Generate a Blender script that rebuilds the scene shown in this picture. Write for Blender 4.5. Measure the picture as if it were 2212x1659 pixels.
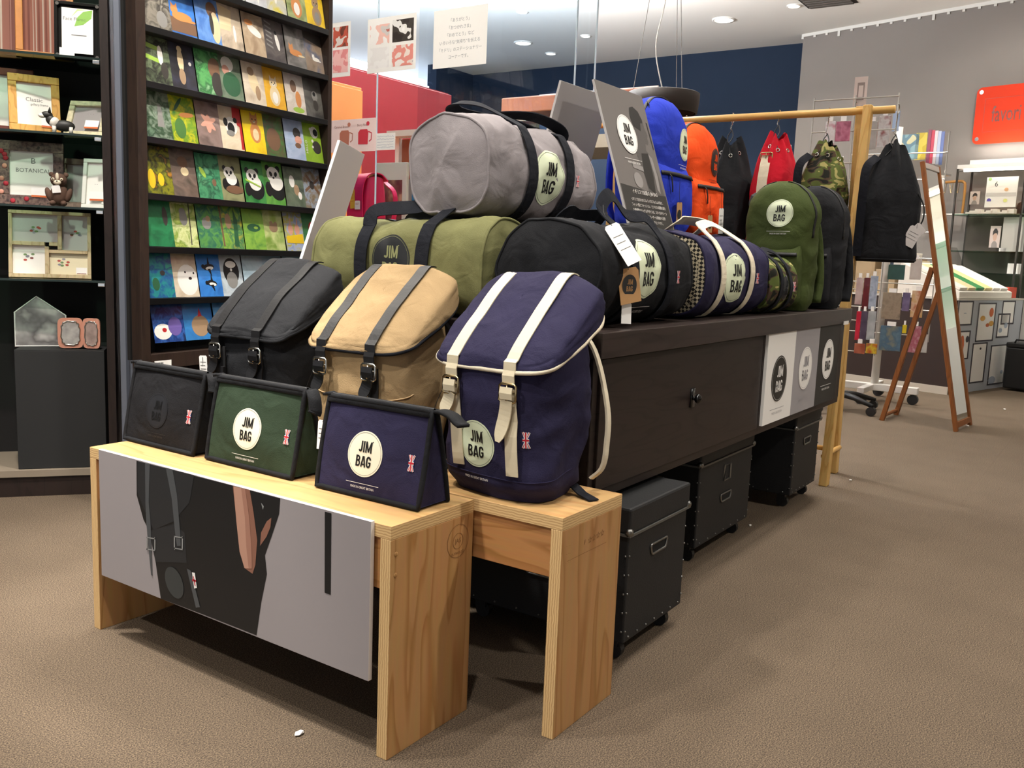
import bpy, math, random
from mathutils import Vector as V, Matrix, noise
from mathutils.bvhtree import BVHTree
PI = math.pi
for o in list(bpy.data.objects): bpy.data.objects.remove(o)
S = bpy.context.scene
C = S.collection
# ------------------------------------------------------------------ camera
FPX, CX, CY, CAMH = 1958.0, 1106.0, 829.5, 0.95
YAW, PIT, ROL = 0.595343, 0.140990, -0.0396817
def _axes():
    cy, sy = math.cos(YAW), math.sin(YAW)
    f = V((cy*math.cos(PIT), sy*math.cos(PIT), -math.sin(PIT)))
    r = V((sy, -cy, 0)); d = f.cross(r)
    return (math.cos(ROL)*r + math.sin(ROL)*d, -math.sin(ROL)*r + math.cos(ROL)*d, f)
RT, DN, FW = _axes()
CAM = V((0, 0, CAMH))
cd = bpy.data.cameras.new('camera'); co = bpy.data.objects.new('camera', cd); C.objects.link(co)
cd.sensor_width = 36; cd.lens = FPX/2212*36; cd.clip_start = .05; cd.clip_end = 60
m = Matrix((RT, -DN, -FW)).transposed().to_4x4(); m.translation = CAM
co.matrix_world = m; S.camera = co
def ray(x, y): return RT*((x-CX)/FPX) + DN*((y-CY)/FPX) + FW
def onz(x, y, z=0.): d = ray(x, y); return CAM + d*((z-CAMH)/d.z)
def onx(x, y, X): d = ray(x, y); return CAM + d*(X/d.x)
def ony(x, y, Y): d = ray(x, y); return CAM + d*(Y/d.y)
def onp(x, y, P, n): d = ray(x, y); return CAM + d*((P-CAM).dot(n)/d.dot(n))
def px_of(p):
    q = V(p)-CAM; k = q.dot(FW); return (CX+FPX*q.dot(RT)/k, CY+FPX*q.dot(DN)/k)
# ------------------------------------------------------------------ world, exposure
w = bpy.data.worlds.new('world'); S.world = w; w.use_nodes = True
w.node_tree.nodes['Background'].inputs[0].default_value = (.94, .96, 1, 1)
w.node_tree.nodes['Background'].inputs[1].default_value = .7
S.view_settings.view_transform = 'Standard'; S.view_settings.look = 'None'
S.view_settings.exposure = 0.0; S.view_settings.gamma = 1; S.view_settings.use_curve_mapping = False
CEIL = 3.4
# ceiling spot lamps of the shop: (x, y, power, aim x, aim y, aim z, cone deg)
SPOTS = [(0.7, 2.5, 520, 1.32, 1.86, .455, 26, 'aimed at the far end of the front bench'), (0.55, 1.75, 185, 1.35, 1.60, .4, 50, 'above the front plywood bench'), (1.3, .1, 75, 1.5, 1.1, .6, 64, 'above the carpet beside the benches'), (2.5, .85, 130, 2.3, 1.15, .8, 66, 'over the aisle beside the black trunks'),
         (3.8, .7, 120, 3.5, 1.1, 1.0, 68, 'over the aisle beside the logo board'), (2.9, 2.0, 110, 2.3, 1.5, 1.0, 66, 'above the grey duffel'), (1.0, 1.9, 330, 1.35, 3.3, 1.0, 66, 'facing the picture frame shelves'),
         (1.9, 1.5, 230, 2.3, 2.95, 1.4, 70, 'facing the postcard rack'), (0.2, 0.4, 135, .9, .9, 0, 90, 'above the open carpet before the benches'), (5.6, 0.4, 210, 5.4, .4, 0, 100, 'over the aisle before the standing mirror'),
         (7.0, 1.6, 220, 8.2, .9, .9, 90, 'over the stationery counter'), (7.4, .3, 190, 9.4, .9, 1.8, 74, 'facing the red shop sign'), (2.8, -1.6, 230, 2.8, -.6, 0, 110, 'over the far open carpet'),
         (5.0, 3.4, 260, 4.6, 3.6, 1., 120, 'over the satchel display behind the glass'), (7.2, 4.6, 300, 7.0, 4.6, 0, 130, 'over the shop floor behind the glass'), (3.5, -3.0, 260, 4.5, -4.9, 1.5, 110, 'facing the pale opposite wall'), (8.0, -3.0, 260, 8.5, -4.9, 1.5, 110, 'facing the far part of the opposite wall'), (-1.2, 1.6, 240, -.4, 2.2, 0, 110, 'over the carpet near the frame shelves')]
LAMPC = (1., .94, .86)
# ------------------------------------------------------------------ materials
def lin(h):
    h = h.lstrip('#'); v = [int(h[i:i+2], 16)/255 for i in (0, 2, 4)]
    return tuple(c/12.92 if c <= .04045 else ((c+.055)/1.055)**2.4 for c in v) + (1.,)
MATS = {}
def mat(name, hexc, rough=.6, metal=0., spec=.5, var=None, bump=None, coat=0., emit=None, aniso=None):
    """var=(scale, amount): colour mottling; bump=(scale, strength)"""
    if name in MATS: return MATS[name]
    m = bpy.data.materials.new(name); m.use_nodes = True; nt = m.node_tree; b = nt.nodes['Principled BSDF']
    c = lin(hexc)
    b.inputs['Base Color'].default_value = c; b.inputs['Roughness'].default_value = rough
    b.inputs['Metallic'].default_value = metal; b.inputs['Specular IOR Level'].default_value = spec
    b.inputs['Coat Weight'].default_value = coat; b.inputs['Coat Roughness'].default_value = .08
    if emit: b.inputs['Emission Color'].default_value = lin(emit[0]); b.inputs['Emission Strength'].default_value = emit[1]
    if var or bump:
        tc = nt.nodes.new('ShaderNodeTexCoord'); mp = nt.nodes.new('ShaderNodeMapping')
        if aniso: mp.inputs['Scale'].default_value = aniso
        nt.links.new(tc.outputs['Object'], mp.inputs[0])
    if var:
        n = nt.nodes.new('ShaderNodeTexNoise'); n.inputs['Scale'].default_value = var[0]; n.inputs['Detail'].default_value = 4
        nt.links.new(mp.outputs[0], n.inputs['Vector'])
        r = nt.nodes.new('ShaderNodeValToRGB'); k = var[1]
        r.color_ramp.elements[0].position = .3; r.color_ramp.elements[1].position = .7
        r.color_ramp.elements[0].color = tuple(x*(1-k) for x in c[:3])+(1,)
        r.color_ramp.elements[1].color = tuple(min(1, x*(1+k)) for x in c[:3])+(1,)
        nt.links.new(n.outputs[0], r.inputs[0]); nt.links.new(r.outputs[0], b.inputs['Base Color'])
    if bump:
        n = nt.nodes.new('ShaderNodeTexNoise'); n.inputs['Scale'].default_value = bump[0]; n.inputs['Detail'].default_value = 2
        nt.links.new(mp.outputs[0], n.inputs['Vector'])
        bp = nt.nodes.new('ShaderNodeBump'); bp.inputs['Strength'].default_value = bump[1]; bp.inputs['Distance'].default_value = .002
        nt.links.new(n.outputs[0], bp.inputs['Height']); nt.links.new(bp.outputs[0], b.inputs['Normal'])
    MATS[name] = m; return m
def fabric(name, hexc, rough=.85):
    if name in MATS: return MATS[name]
    m = mat(name, hexc, rough, spec=.2, var=(9, .12), bump=(420, .35)); nt = m.node_tree; b = nt.nodes['Principled BSDF']; prev = b.inputs['Normal'].links[0].from_socket
    tc = nt.nodes.new('ShaderNodeTexCoord'); n = nt.nodes.new('ShaderNodeTexNoise'); n.inputs['Scale'].default_value = 13; n.inputs['Detail'].default_value = 2.5; n.inputs['Distortion'].default_value = .8
    bp = nt.nodes.new('ShaderNodeBump'); bp.inputs['Strength'].default_value = .55; bp.inputs['Distance'].default_value = .014
    nt.links.new(tc.outputs['Object'], n.inputs['Vector']); nt.links.new(n.outputs[0], bp.inputs['Height']); nt.links.new(prev, bp.inputs['Normal']); nt.links.new(bp.outputs[0], b.inputs['Normal']); return m
def ramp_mat(name, cols, scale, rough=.7, interp='LINEAR', aniso=(1, 1, 1), detail=3, dist=0., seed=0., pos=None, coat=0., spec=.4, bump=None):
    if name in MATS: return MATS[name]
    m = bpy.data.materials.new(name); m.use_nodes = True; nt = m.node_tree; b = nt.nodes['Principled BSDF']
    b.inputs['Roughness'].default_value = rough; b.inputs['Specular IOR Level'].default_value = spec
    b.inputs['Coat Weight'].default_value = coat; b.inputs['Coat Roughness'].default_value = .06
    tc = nt.nodes.new('ShaderNodeTexCoord'); mp = nt.nodes.new('ShaderNodeMapping')
    mp.inputs['Scale'].default_value = aniso; mp.inputs['Location'].default_value = (seed*3.1, seed*1.7, seed*2.3)
    n = nt.nodes.new('ShaderNodeTexNoise'); n.inputs['Scale'].default_value = scale
    n.inputs['Detail'].default_value = detail; n.inputs['Distortion'].default_value = dist
    r = nt.nodes.new('ShaderNodeValToRGB'); r.color_ramp.interpolation = interp
    k = len(cols); pos = pos or [.3+.4*i/(max(1, k-1)) for i in range(k)]
    while len(r.color_ramp.elements) < k: r.color_ramp.elements.new(.5)
    for i, e in enumerate(r.color_ramp.elements): e.position = pos[i]; e.color = lin(cols[i])
    nt.links.new(tc.outputs['Object'], mp.inputs[0]); nt.links.new(mp.outputs[0], n.inputs['Vector'])
    nt.links.new(n.outputs[0], r.inputs[0]); nt.links.new(r.outputs[0], b.inputs['Base Color'])
    if bump:
        bp = nt.nodes.new('ShaderNodeBump'); bp.inputs['Strength'].default_value = bump; bp.inputs['Distance'].default_value = .004
        nt.links.new(n.outputs[0], bp.inputs['Height']); nt.links.new(bp.outputs[0], b.inputs['Normal'])
    MATS[name] = m; return m
def wood(name, light, dark, stretch, scale=7., k=9., rough=.55, seed=0.):
    """rings = sin of a stretched noise field: cathedral grain; stretch = per-axis coordinate scale"""
    m = bpy.data.materials.new(name); m.use_nodes = True; nt = m.node_tree; b = nt.nodes['Principled BSDF']
    b.inputs['Roughness'].default_value = rough; b.inputs['Specular IOR Level'].default_value = .35
    N = nt.nodes.new; L = nt.links.new
    tc = N('ShaderNodeTexCoord'); mp = N('ShaderNodeMapping'); mp.inputs['Scale'].default_value = stretch
    mp.inputs['Location'].default_value = (seed, seed*.7, seed*1.3)
    n = N('ShaderNodeTexNoise'); n.inputs['Scale'].default_value = scale; n.inputs['Detail'].default_value = 1.5
    mu = N('ShaderNodeMath'); mu.operation = 'MULTIPLY'; mu.inputs[1].default_value = k
    fr = N('ShaderNodeMath'); fr.operation = 'FRACT'
    r = N('ShaderNodeValToRGB'); e = r.color_ramp.elements
    e[0].position = 0; e[0].color = lin(light); e[1].position = 1; e[1].color = lin(light)
    a = e.new(.55); a.color = lin(light); a = e.new(.86); a.color = lin(dark); a = e.new(.93); a.color = lin(light)
    n2 = N('ShaderNodeTexNoise'); n2.inputs['Scale'].default_value = scale*7; n2.inputs['Detail'].default_value = 3
    mx = N('ShaderNodeMixRGB'); mx.blend_type = 'MULTIPLY'; mx.inputs[0].default_value = .22
    L(tc.outputs['Object'], mp.inputs[0]); L(mp.outputs[0], n.inputs['Vector']); L(mp.outputs[0], n2.inputs['Vector'])
    L(n.outputs[0], mu.inputs[0]); L(mu.outputs[0], fr.inputs[0]); L(fr.outputs[0], r.inputs[0])
    L(r.outputs[0], mx.inputs[1]); L(n2.outputs[1], mx.inputs[2]); L(mx.outputs[0], b.inputs['Base Color'])
    MATS[name] = m; return m
def plies(name, axis):
    """end grain of plywood: thin layers stacked along one axis"""
    m = bpy.data.materials.new(name); m.use_nodes = True; nt = m.node_tree; b = nt.nodes['Principled BSDF']
    b.inputs['Roughness'].default_value = .7; N = nt.nodes.new; L = nt.links.new
    tc = N('ShaderNodeTexCoord'); sx = N('ShaderNodeSeparateXYZ'); L(tc.outputs['Object'], sx.inputs[0])
    n = N('ShaderNodeTexNoise'); n.inputs['Scale'].default_value = 60; L(tc.outputs['Object'], n.inputs['Vector'])
    ad = N('ShaderNodeMath'); ad.operation = 'MULTIPLY_ADD'; ad.inputs[1].default_value = 190.; L(sx.outputs[axis], ad.inputs[0]); L(n.outputs[0], ad.inputs[2])
    fr = N('ShaderNodeMath'); fr.operation = 'FRACT'; L(ad.outputs[0], fr.inputs[0])
    r = N('ShaderNodeValToRGB'); e = r.color_ramp.elements
    e[0].position = .0; e[0].color = lin('#E3C48F'); e[1].position = 1; e[1].color = lin('#CBA572')
    a = e.new(.5); a.color = lin('#D9B67E'); a = e.new(.62); a.color = lin('#B98F5E'); a = e.new(.9); a.color = lin('#CDA874')
    L(fr.outputs[0], r.inputs[0]); L(r.outputs[0], b.inputs['Base Color']); MATS[name] = m; return m
def glass(name, tint, refl=1.0, rough=.0, alpha=.92):
    """clear sheet: transparent body plus a Fresnel reflection"""
    m = bpy.data.materials.new(name); m.use_nodes = True; nt = m.node_tree; N = nt.nodes.new; L = nt.links.new
    nt.nodes.remove(nt.nodes['Principled BSDF']); out = nt.nodes['Material Output']
    t = N('ShaderNodeBsdfTransparent'); t.inputs[0].default_value = tuple(x*alpha for x in lin(tint)[:3])+(1,)
    g = N('ShaderNodeBsdfGlossy'); g.inputs['Roughness'].default_value = rough
    f = N('ShaderNodeFresnel'); f.inputs[0].default_value = 1.45
    mu = N('ShaderNodeMath'); mu.operation = 'MULTIPLY'; mu.inputs[1].default_value = refl
    mx = N('ShaderNodeMixShader'); ge = N('ShaderNodeNewGeometry'); iv = N('ShaderNodeMath'); iv.operation = 'SUBTRACT'; iv.inputs[0].default_value = 1.; L(ge.outputs['Backfacing'], iv.inputs[1])
    m2 = N('ShaderNodeMath'); m2.operation = 'MULTIPLY'; L(f.outputs[0], mu.inputs[0]); L(mu.outputs[0], m2.inputs[0]); L(iv.outputs[0], m2.inputs[1]); L(m2.outputs[0], mx.inputs[0]); L(t.outputs[0], mx.inputs[1]); L(g.outputs[0], mx.inputs[2])
    L(mx.outputs[0], out.inputs[0]); MATS[name] = m; return m
# ------------------------------------------------------------------ mesh helpers
class MB:
    def __init__(s): s.v = []; s.f = []; s.m = []
    def add(s, vs, fs, mi=0):
        o = len(s.v); s.v += [tuple(p) for p in vs]; s.f += [tuple(i+o for i in f) for f in fs]; s.m += [mi]*len(fs); return s
    def box(s, x0, x1, y0, y1, z0, z1, mi=0):
        return s.add([(x, y, z) for z in (z0, z1) for y in (y0, y1) for x in (x0, x1)],
                     [(0, 2, 3, 1), (4, 5, 7, 6), (0, 1, 5, 4), (2, 6, 7, 3), (0, 4, 6, 2), (1, 3, 7, 5)], mi)
    def hexa(s, a, b, c, d, e, f, g, h, mi=0):     # bottom quad a b c d, top quad e f g h
        return s.add([a, b, c, d, e, f, g, h], [(3, 2, 1, 0), (4, 5, 6, 7), (0, 1, 5, 4), (1, 2, 6, 5), (2, 3, 7, 6), (3, 0, 4, 7)], mi)
    def slab(s, quad, n, th, mi=0):                # quad of points thickened along -n
        q = [V(p) for p in quad]; n = V(n).normalized(); b = [p-n*th for p in q]
        return s.add(q+b, [(0, 1, 2, 3), (7, 6, 5, 4), (0, 4, 5, 1), (1, 5, 6, 2), (2, 6, 7, 3), (3, 7, 4, 0)], mi)
    def grid(s, fn, nu, nv, cu=False, mi=0, flip=False):
        vs = [fn(i/(nu if cu else nu-1), j/(nv-1)) for j in range(nv) for i in range(nu)]
        fs = []
        for j in range(nv-1):
            for i in range(nu if cu else nu-1):
                a = j*nu+i; b = j*nu+(i+1) % nu; q = (a, b, b+nu, a+nu); fs.append(q[::-1] if flip else q)
        return s.add(vs, fs, mi)
    def fan(s, ring, c, mi=0, flip=False):
        n = len(ring); fs = [(i, (i+1) % n, n) for i in range(n)]
        return s.add(list(ring)+[c], [f[::-1] for f in fs] if flip else fs, mi)
    def tube(s, path, r, n=8, closed=False, mi=0, caps=True):
        p = [V(q) for q in path]; k = len(p); rr = r if isinstance(r, (list, tuple)) else [r]*k
        T = [((p[(i+1) % k] if closed or i < k-1 else p[i])-(p[i-1] if closed or i > 0 else p[i])).normalized() for i in range(k)]
        u = T[0].orthogonal().normalized(); rings = []
        for i in range(k):
            u = (u-T[i]*u.dot(T[i])); u = u.normalized() if u.length > 1e-6 else T[i].orthogonal().normalized(); wv = T[i].cross(u)
            rings += [p[i]+(u*math.cos(2*PI*j/n)+wv*math.sin(2*PI*j/n))*rr[i] for j in range(n)]
        fs = []
        for i in range(k if closed else k-1):
            for j in range(n):
                a = i*n+j; b = i*n+(j+1) % n; c2 = ((i+1) % k)*n; fs.append((a, b, c2+(j+1) % n, c2+j))
        if not closed and caps: fs += [tuple(range(n))[::-1], tuple(range((k-1)*n, k*n))]
        return s.add(rings, fs, mi)
    def cyl(s, a, b, r, r2=None, n=16, mi=0): return s.tube([a, b], [r, r if r2 is None else r2], n, mi=mi)
    def ribbon(s, path, n0, wd, th=.002, mi=0, norms=None, taper=None):
        p = [V(q) for q in path]; k = len(p); vs = []; nn = V(n0)
        for i in range(k):
            t = (p[min(i+1, k-1)]-p[max(i-1, 0)]).normalized()
            if norms: nn = V(norms[i])
            nn = nn-t*nn.dot(t); nn = nn.normalized() if nn.length > 1e-6 else t.orthogonal().normalized()
            wv = t.cross(nn)*(wd/2*(taper[i] if taper else 1)); h = nn*(th/2)
            vs += [p[i]-wv-h, p[i]+wv-h, p[i]+wv+h, p[i]-wv+h]
        fs = [(3, 2, 1, 0), tuple(range(4*k-4, 4*k))]
        for i in range(k-1):
            for j in range(4): a = 4*i+j; b = 4*i+(j+1) % 4; fs.append((a, b, b+4, a+4))
        return s.add(vs, fs, mi)
    def ball(s, c, r, nu=16, nv=10, mi=0, rot=None):
        c = V(c); r = (r, r, r) if not isinstance(r, (tuple, list)) else r
        def fn(u, v):
            th = 2*PI*u; ph = PI*(v-.5); q = V((r[0]*math.cos(ph)*math.cos(th), r[1]*math.cos(ph)*math.sin(th), r[2]*math.sin(ph)))
            return c+(rot @ q if rot else q)
        return s.grid(fn, nu, nv, True, mi)
    def lathe(s, prof, c=(0, 0, 0), n=20, mi=0):
        c = V(c); return s.grid(lambda u, v: c+V((prof[round(v*(len(prof)-1))][0]*math.cos(2*PI*u), prof[round(v*(len(prof)-1))][0]*math.sin(2*PI*u), prof[round(v*(len(prof)-1))][1])), n, len(prof), True, mi)
    def flat(s, shape, P, mi=0):                   # shape: (2-D verts, faces) laid on a surface through P(s, t)
        return s.add([P(a, b) for a, b in shape[0]], shape[1], mi)
    def prism(s, poly, P, Q, mi=0):                # 2-D polygon between two maps P (front) and Q (back)
        n = len(poly); return s.add([P(*q) for q in poly]+[Q(*q) for q in poly],
            [tuple(range(n)), tuple(range(2*n-1, n-1, -1))]+[(i, n+i, n+(i+1) % n, (i+1) % n) for i in range(n)], mi)
    def mesh(s, name):
        me = bpy.data.meshes.new(name); me.from_pydata(s.v, [], s.f); me.polygons.foreach_set('material_index', s.m); me.update(); return me
    def build(s, name, mats, parent=None, smooth=False, bevel=0., label=None):
        me = s.mesh(name); o = bpy.data.objects.new(name, me); C.objects.link(o)
        for x in (mats if isinstance(mats, (list, tuple)) else [mats]): me.materials.append(x)
        if smooth: me.shade_smooth()
        if bevel:
            b = o.modifiers.new('bevel', 'BEVEL'); b.width = bevel; b.segments = 2; b.limit_method = 'ANGLE'; b.angle_limit = .6
        if parent is not None: o.parent = parent
        if label: o['label'] = label
        return o
    def bvh(s): return BVHTree.FromPolygons([V(v) for v in s.v], s.f)
def tag(o, label, cat, group=None):
    o['label'] = label; o['category'] = cat
    if group: o['group'] = group
    return o
def thing(name, label, cat, loc=(0, 0, 0), rz=0., group=None, rx=0., ry=0.):
    o = bpy.data.objects.new(name, None); C.objects.link(o); o.empty_display_size = .05
    o.location = loc; o.rotation_euler = (rx, ry, rz); return tag(o, label, cat, group)
def struct(name, mb, m, parent=None, **k):
    o = mb.build(name, m, parent, **k)
    if parent is None: o['kind'] = 'structure'
    return o
def crom(pts, n=8, closed=False):                  # Catmull-Rom through points
    p = [V(q) for q in pts]; k = len(p); out = []
    for i in range(k if closed else k-1):
        a = p[i-1] if closed or i > 0 else p[0]*2-p[1]; b = p[i]; c = p[(i+1) % k]; d = p[(i+2) % k] if closed or i < k-2 else p[-1]*2-p[-2]
        for j in range(n):
            t = j/n; out.append(.5*((2*b)+(c-a)*t+(2*a-5*b+4*c-d)*t*t+(3*b-a-3*c+d)*t*t*t))
    if not closed: out.append(p[-1])
    return out
def wr(p, seed, sc): return noise.noise(V(p)*sc+V((seed*7.3, seed*3.1, seed*5.7)))
def spow(x, e): return math.copysign(abs(x)**e, x)
def sel(th, a, b, n): return a*spow(math.cos(th), 2/n), b*spow(math.sin(th), 2/n)
def sm(a, b, x): t = max(0, min(1, (x-a)/(b-a))); return t*t*(3-2*t)
def uplight(parent, loc, sx, sy, power, col=(1., .95, .88)):
    ld = bpy.data.lights.new('uplight_lamp', 'AREA'); lo = bpy.data.objects.new('uplight_lamp', ld); C.objects.link(lo); lo.parent = parent; lo.location = loc
    ld.shape = 'RECTANGLE'; ld.size = sx; ld.size_y = sy; ld.energy = power; ld.color = col; lo.rotation_euler = (PI, 0, 0)
def fill(lab, loc, rz, L, power, col=(1., .95, .88)):  # up-facing fill lamps, added on the unit tops to brighten the ceiling
    t = thing('fill_lamp', lab, 'lamp', loc, rz, 'cove lamps added on the tall shop units')
    MB().box(-L/2, L/2, -.06, .06, 0, .012).box(-L/2, L/2, -.06, -.05, .012, .07).box(-L/2, L/2, .05, .06, .012, .07).build('trough', mat('white lamp trough', '#E6E4DE', .5), t)
    MB().cyl((-L/2+.02, 0, .035), (L/2-.02, 0, .035), .014, n=12).build('tube', mat('lit cove tube', '#FFFFFF', .4, emit=('#FFF2E0', 12.)), t, True)
    uplight(t, (0, 0, .072), L*.95, .09, power, col); return t
# ---- flat print toolkit
def s_disc(r, rings=5, seg=40, ry=None, cx=0, cy=0):
    ry = ry or r; vs = [(cx, cy)]; fs = []
    for i in range(1, rings+1): vs += [(cx+r*i/rings*math.cos(2*PI*j/seg), cy+ry*i/rings*math.sin(2*PI*j/seg)) for j in range(seg)]
    fs += [(0, 1+j, 1+(j+1) % seg) for j in range(seg)]
    for i in range(rings-1):
        for j in range(seg): a = 1+i*seg+j; b = 1+i*seg+(j+1) % seg; fs.append((a, a+seg, b+seg, b))
    return vs, fs
def s_ring(r0, r1, seg=48):
    return ([(r*math.cos(2*PI*j/seg), r*math.sin(2*PI*j/seg)) for r in (r0, r1) for j in range(seg)],
            [(j, seg+j, seg+(j+1) % seg, (j+1) % seg) for j in range(seg)])
def s_stroke(path, wd, sub=3):
    p = [V(q).to_2d() for q in path]; q = []
    for i in range(len(p)-1): q += [p[i].lerp(p[i+1], j/sub) for j in range(sub)]
    q.append(p[-1]); vs = []
    for i in range(len(q)):
        t = (q[min(i+1, len(q)-1)]-q[max(i-1, 0)]).normalized(); n = V((-t.y, t.x))*wd/2
        vs += [tuple(q[i]+n), tuple(q[i]), tuple(q[i]-n)]
    fs = []
    for i in range(len(q)-1): a = 3*i; fs += [(a+1, a+4, a+3, a), (a+2, a+5, a+4, a+1)]
    return vs, fs
def s_rect(x0, x1, y0, y1, nx=1, ny=1):
    vs = [(x0+(x1-x0)*i/nx, y0+(y1-y0)*j/ny) for j in range(ny+1) for i in range(nx+1)]
    return vs, [(j*(nx+1)+i, j*(nx+1)+i+1, (j+1)*(nx+1)+i+1, (j+1)*(nx+1)+i) for j in range(ny) for i in range(nx)]
def s_poly(pts): return list(pts), [tuple(range(len(pts)))]
def s_join(*sh):
    vs = []; fs = []
    for a, b in sh: o = len(vs); vs += a; fs += [tuple(i+o for i in f) for f in b]
    return vs, fs
def s_move(sh, dx=0, dy=0, kx=1, ky=None, rot=0):
    ky = kx if ky is None else ky; c, s = math.cos(rot), math.sin(rot)
    return [(dx+kx*x*c-ky*y*s, dy+kx*x*s+ky*y*c) for x, y in sh[0]], sh[1]
TXT = {}
def s_text(txt, size=1., kx=1., bold=0., align='CENTER', lh=1.):
    key = (txt, bold, align, lh)
    if key not in TXT:
        cu = bpy.data.curves.new('t', 'FONT'); cu.body = txt; cu.size = 1; cu.align_x = align; cu.align_y = 'CENTER'; cu.offset = bold; cu.space_line = lh; cu.resolution_u = 2
        ob = bpy.data.objects.new('t', cu); C.objects.link(ob); bpy.context.view_layer.update()
        me = bpy.data.meshes.new_from_object(ob.evaluated_get(bpy.context.evaluated_depsgraph_get()))
        TXT[key] = ([(v.co.x, v.co.y) for v in me.vertices], [tuple(p.vertices) for p in me.polygons])
        bpy.data.objects.remove(ob); bpy.data.curves.remove(cu); bpy.data.meshes.remove(me)
    return s_move(TXT[key], kx=size*kx, ky=size)
def _letters():
    W = .17; st = lambda p, wd=W, sub=3: s_stroke(p, wd, sub)
    J = (st([(.37, 1), (.37, .6), (.37, .27), (.34, .15), (.25, .09), (.15, .11), (.08, .2)]), .46)
    I = (st([(.085, 1), (.085, .5), (.085, 0)]), .17)
    Mm = (s_join(st([(.085, 0), (.085, .5), (.085, 1)], .16), st([(.655, 0), (.655, .5), (.655, 1)], .16), st([(.10, .97), (.37, .08)], .15), st([(.64, .97), (.37, .08)], .15)), .74)
    B = (s_join(st([(.085, 0), (.085, .5), (.085, 1)]), st([(.06, .92), (.27, .92), (.38, .87), (.42, .75), (.38, .61), (.28, .54), (.06, .54)], .155, 2),
                st([(.06, .54), (.3, .53), (.42, .43), (.45, .3), (.42, .16), (.31, .08), (.06, .08)], .155, 2)), .54)
    A = (s_join(st([(.08, 0), (.27, .98)], .165), st([(.52, 0), (.33, .98)], .165), st([(.14, .24), (.46, .24)], .14)), .60)
    G = (s_join(st([(.46, .70), (.45, .82), (.37, .90), (.27, .92), (.16, .88), (.09, .76), (.09, .5), (.09, .24), (.16, .12), (.28, .08), (.39, .12), (.45, .24), (.46, .46)], W, 2), st([(.27, .44), (.545, .44)], .15)), .56)
    def word(ls, gap):
        x = 0; out = []
        for sh, wd in ls: out.append(s_move(sh, x)); x += wd+gap
        return s_move(s_join(*out), -(x-gap)/2)
    return word((J, I, Mm), .09), word((B, A, G), .035)
JIM, BAG = _letters()
LOGO_TXT = s_join(s_move(JIM, .015, .035, .245, .245), s_move(BAG, 0, -.285, .245, .245))      # circle of diameter 1
def plane_map(o, sx, ty, n, off): o = V(o); sx = V(sx); ty = V(ty); n = V(n); return lambda a, b: o+sx*a+ty*b+n*off
def cast_map(bvh, o, sx, ty, n, off):
    o = V(o); sx = V(sx); ty = V(ty); n = V(n).normalized()
    def P(a, b):
        q = o+sx*a+ty*b; h = bvh.ray_cast(q+n*.4, -n, 1.)
        return (h[0] if h[0] else q)+n*off
    return P
M_MINT = mat('mint cream print', '#DCE6C6', .5, bump=(300, .1)); M_INK = mat('black print ink', '#0C0C0E', .55); M_WHITE = mat('white paper', '#F2F0EC', .6)
def logo(parent, P, D, disc_m, ink_m, line_m=None, line=True, label=None):
    """P(off) -> map in metres around the disc centre"""
    d = MB(); d.flat(s_move(s_disc(.5, 6, 44), kx=D), P(.0012)); lo = d.build('logo_disc', disc_m, parent, True, label=label)
    t = MB(); t.flat(s_move(LOGO_TXT, kx=D), P(.002)); t.flat(s_move(s_disc(.012, 1, 8), .215*D, .285*D, D), P(.002)); t.flat(s_move(s_ring(.462, .468), kx=D), P(.0016)); t.build('logo_lettering', ink_m, lo)
    if line:
        t = MB(); Q = P(.0012); t.flat(s_move(s_rect(-.47, .47, -.655, -.645, 8, 1), kx=D), Q)
        t.flat(s_move(s_text('MADE IN GREAT BRITAIN', .075, .78), 0, -.74*D, D), Q); t.build('tagline_print', line_m or M_WHITE, parent)
def flag(parent, P):
    """small woven union flag tab, 12 x 32 mm, P(off) -> map around its centre"""
    P0 = P; P = lambda off: (lambda f: (lambda a, c: f(a*.80, c*.95)))(P0(off))
    b = MB(); b.flat(s_rect(-.0075, .0075, -.017, .017, 1, 3), P(.0012), 0)
    for sg in (1, -1): b.flat(s_stroke([(-.0075*sg, -.017), (.0075*sg, .017)], .0046, 3), P(.0016), 1); b.flat(s_stroke([(-.0075*sg, -.017), (.0075*sg, .017)], .0016, 3), P(.002), 2)
    b.flat(s_rect(-.0031, .0031, -.017, .017, 1, 3), P(.0022), 1); b.flat(s_rect(-.0075, .0075, -.0036, .0036), P(.0022), 1)
    b.flat(s_rect(-.0017, .0017, -.017, .017, 1, 3), P(.0026), 2); b.flat(s_rect(-.0075, .0075, -.0019, .0019), P(.0026), 2)
    b.build('flag_tab', [mat('flag blue', '#23307E', .6), M_WHITE, mat('flag red', '#C21F32', .6)], parent, label='small red white and blue flag tab')
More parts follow.
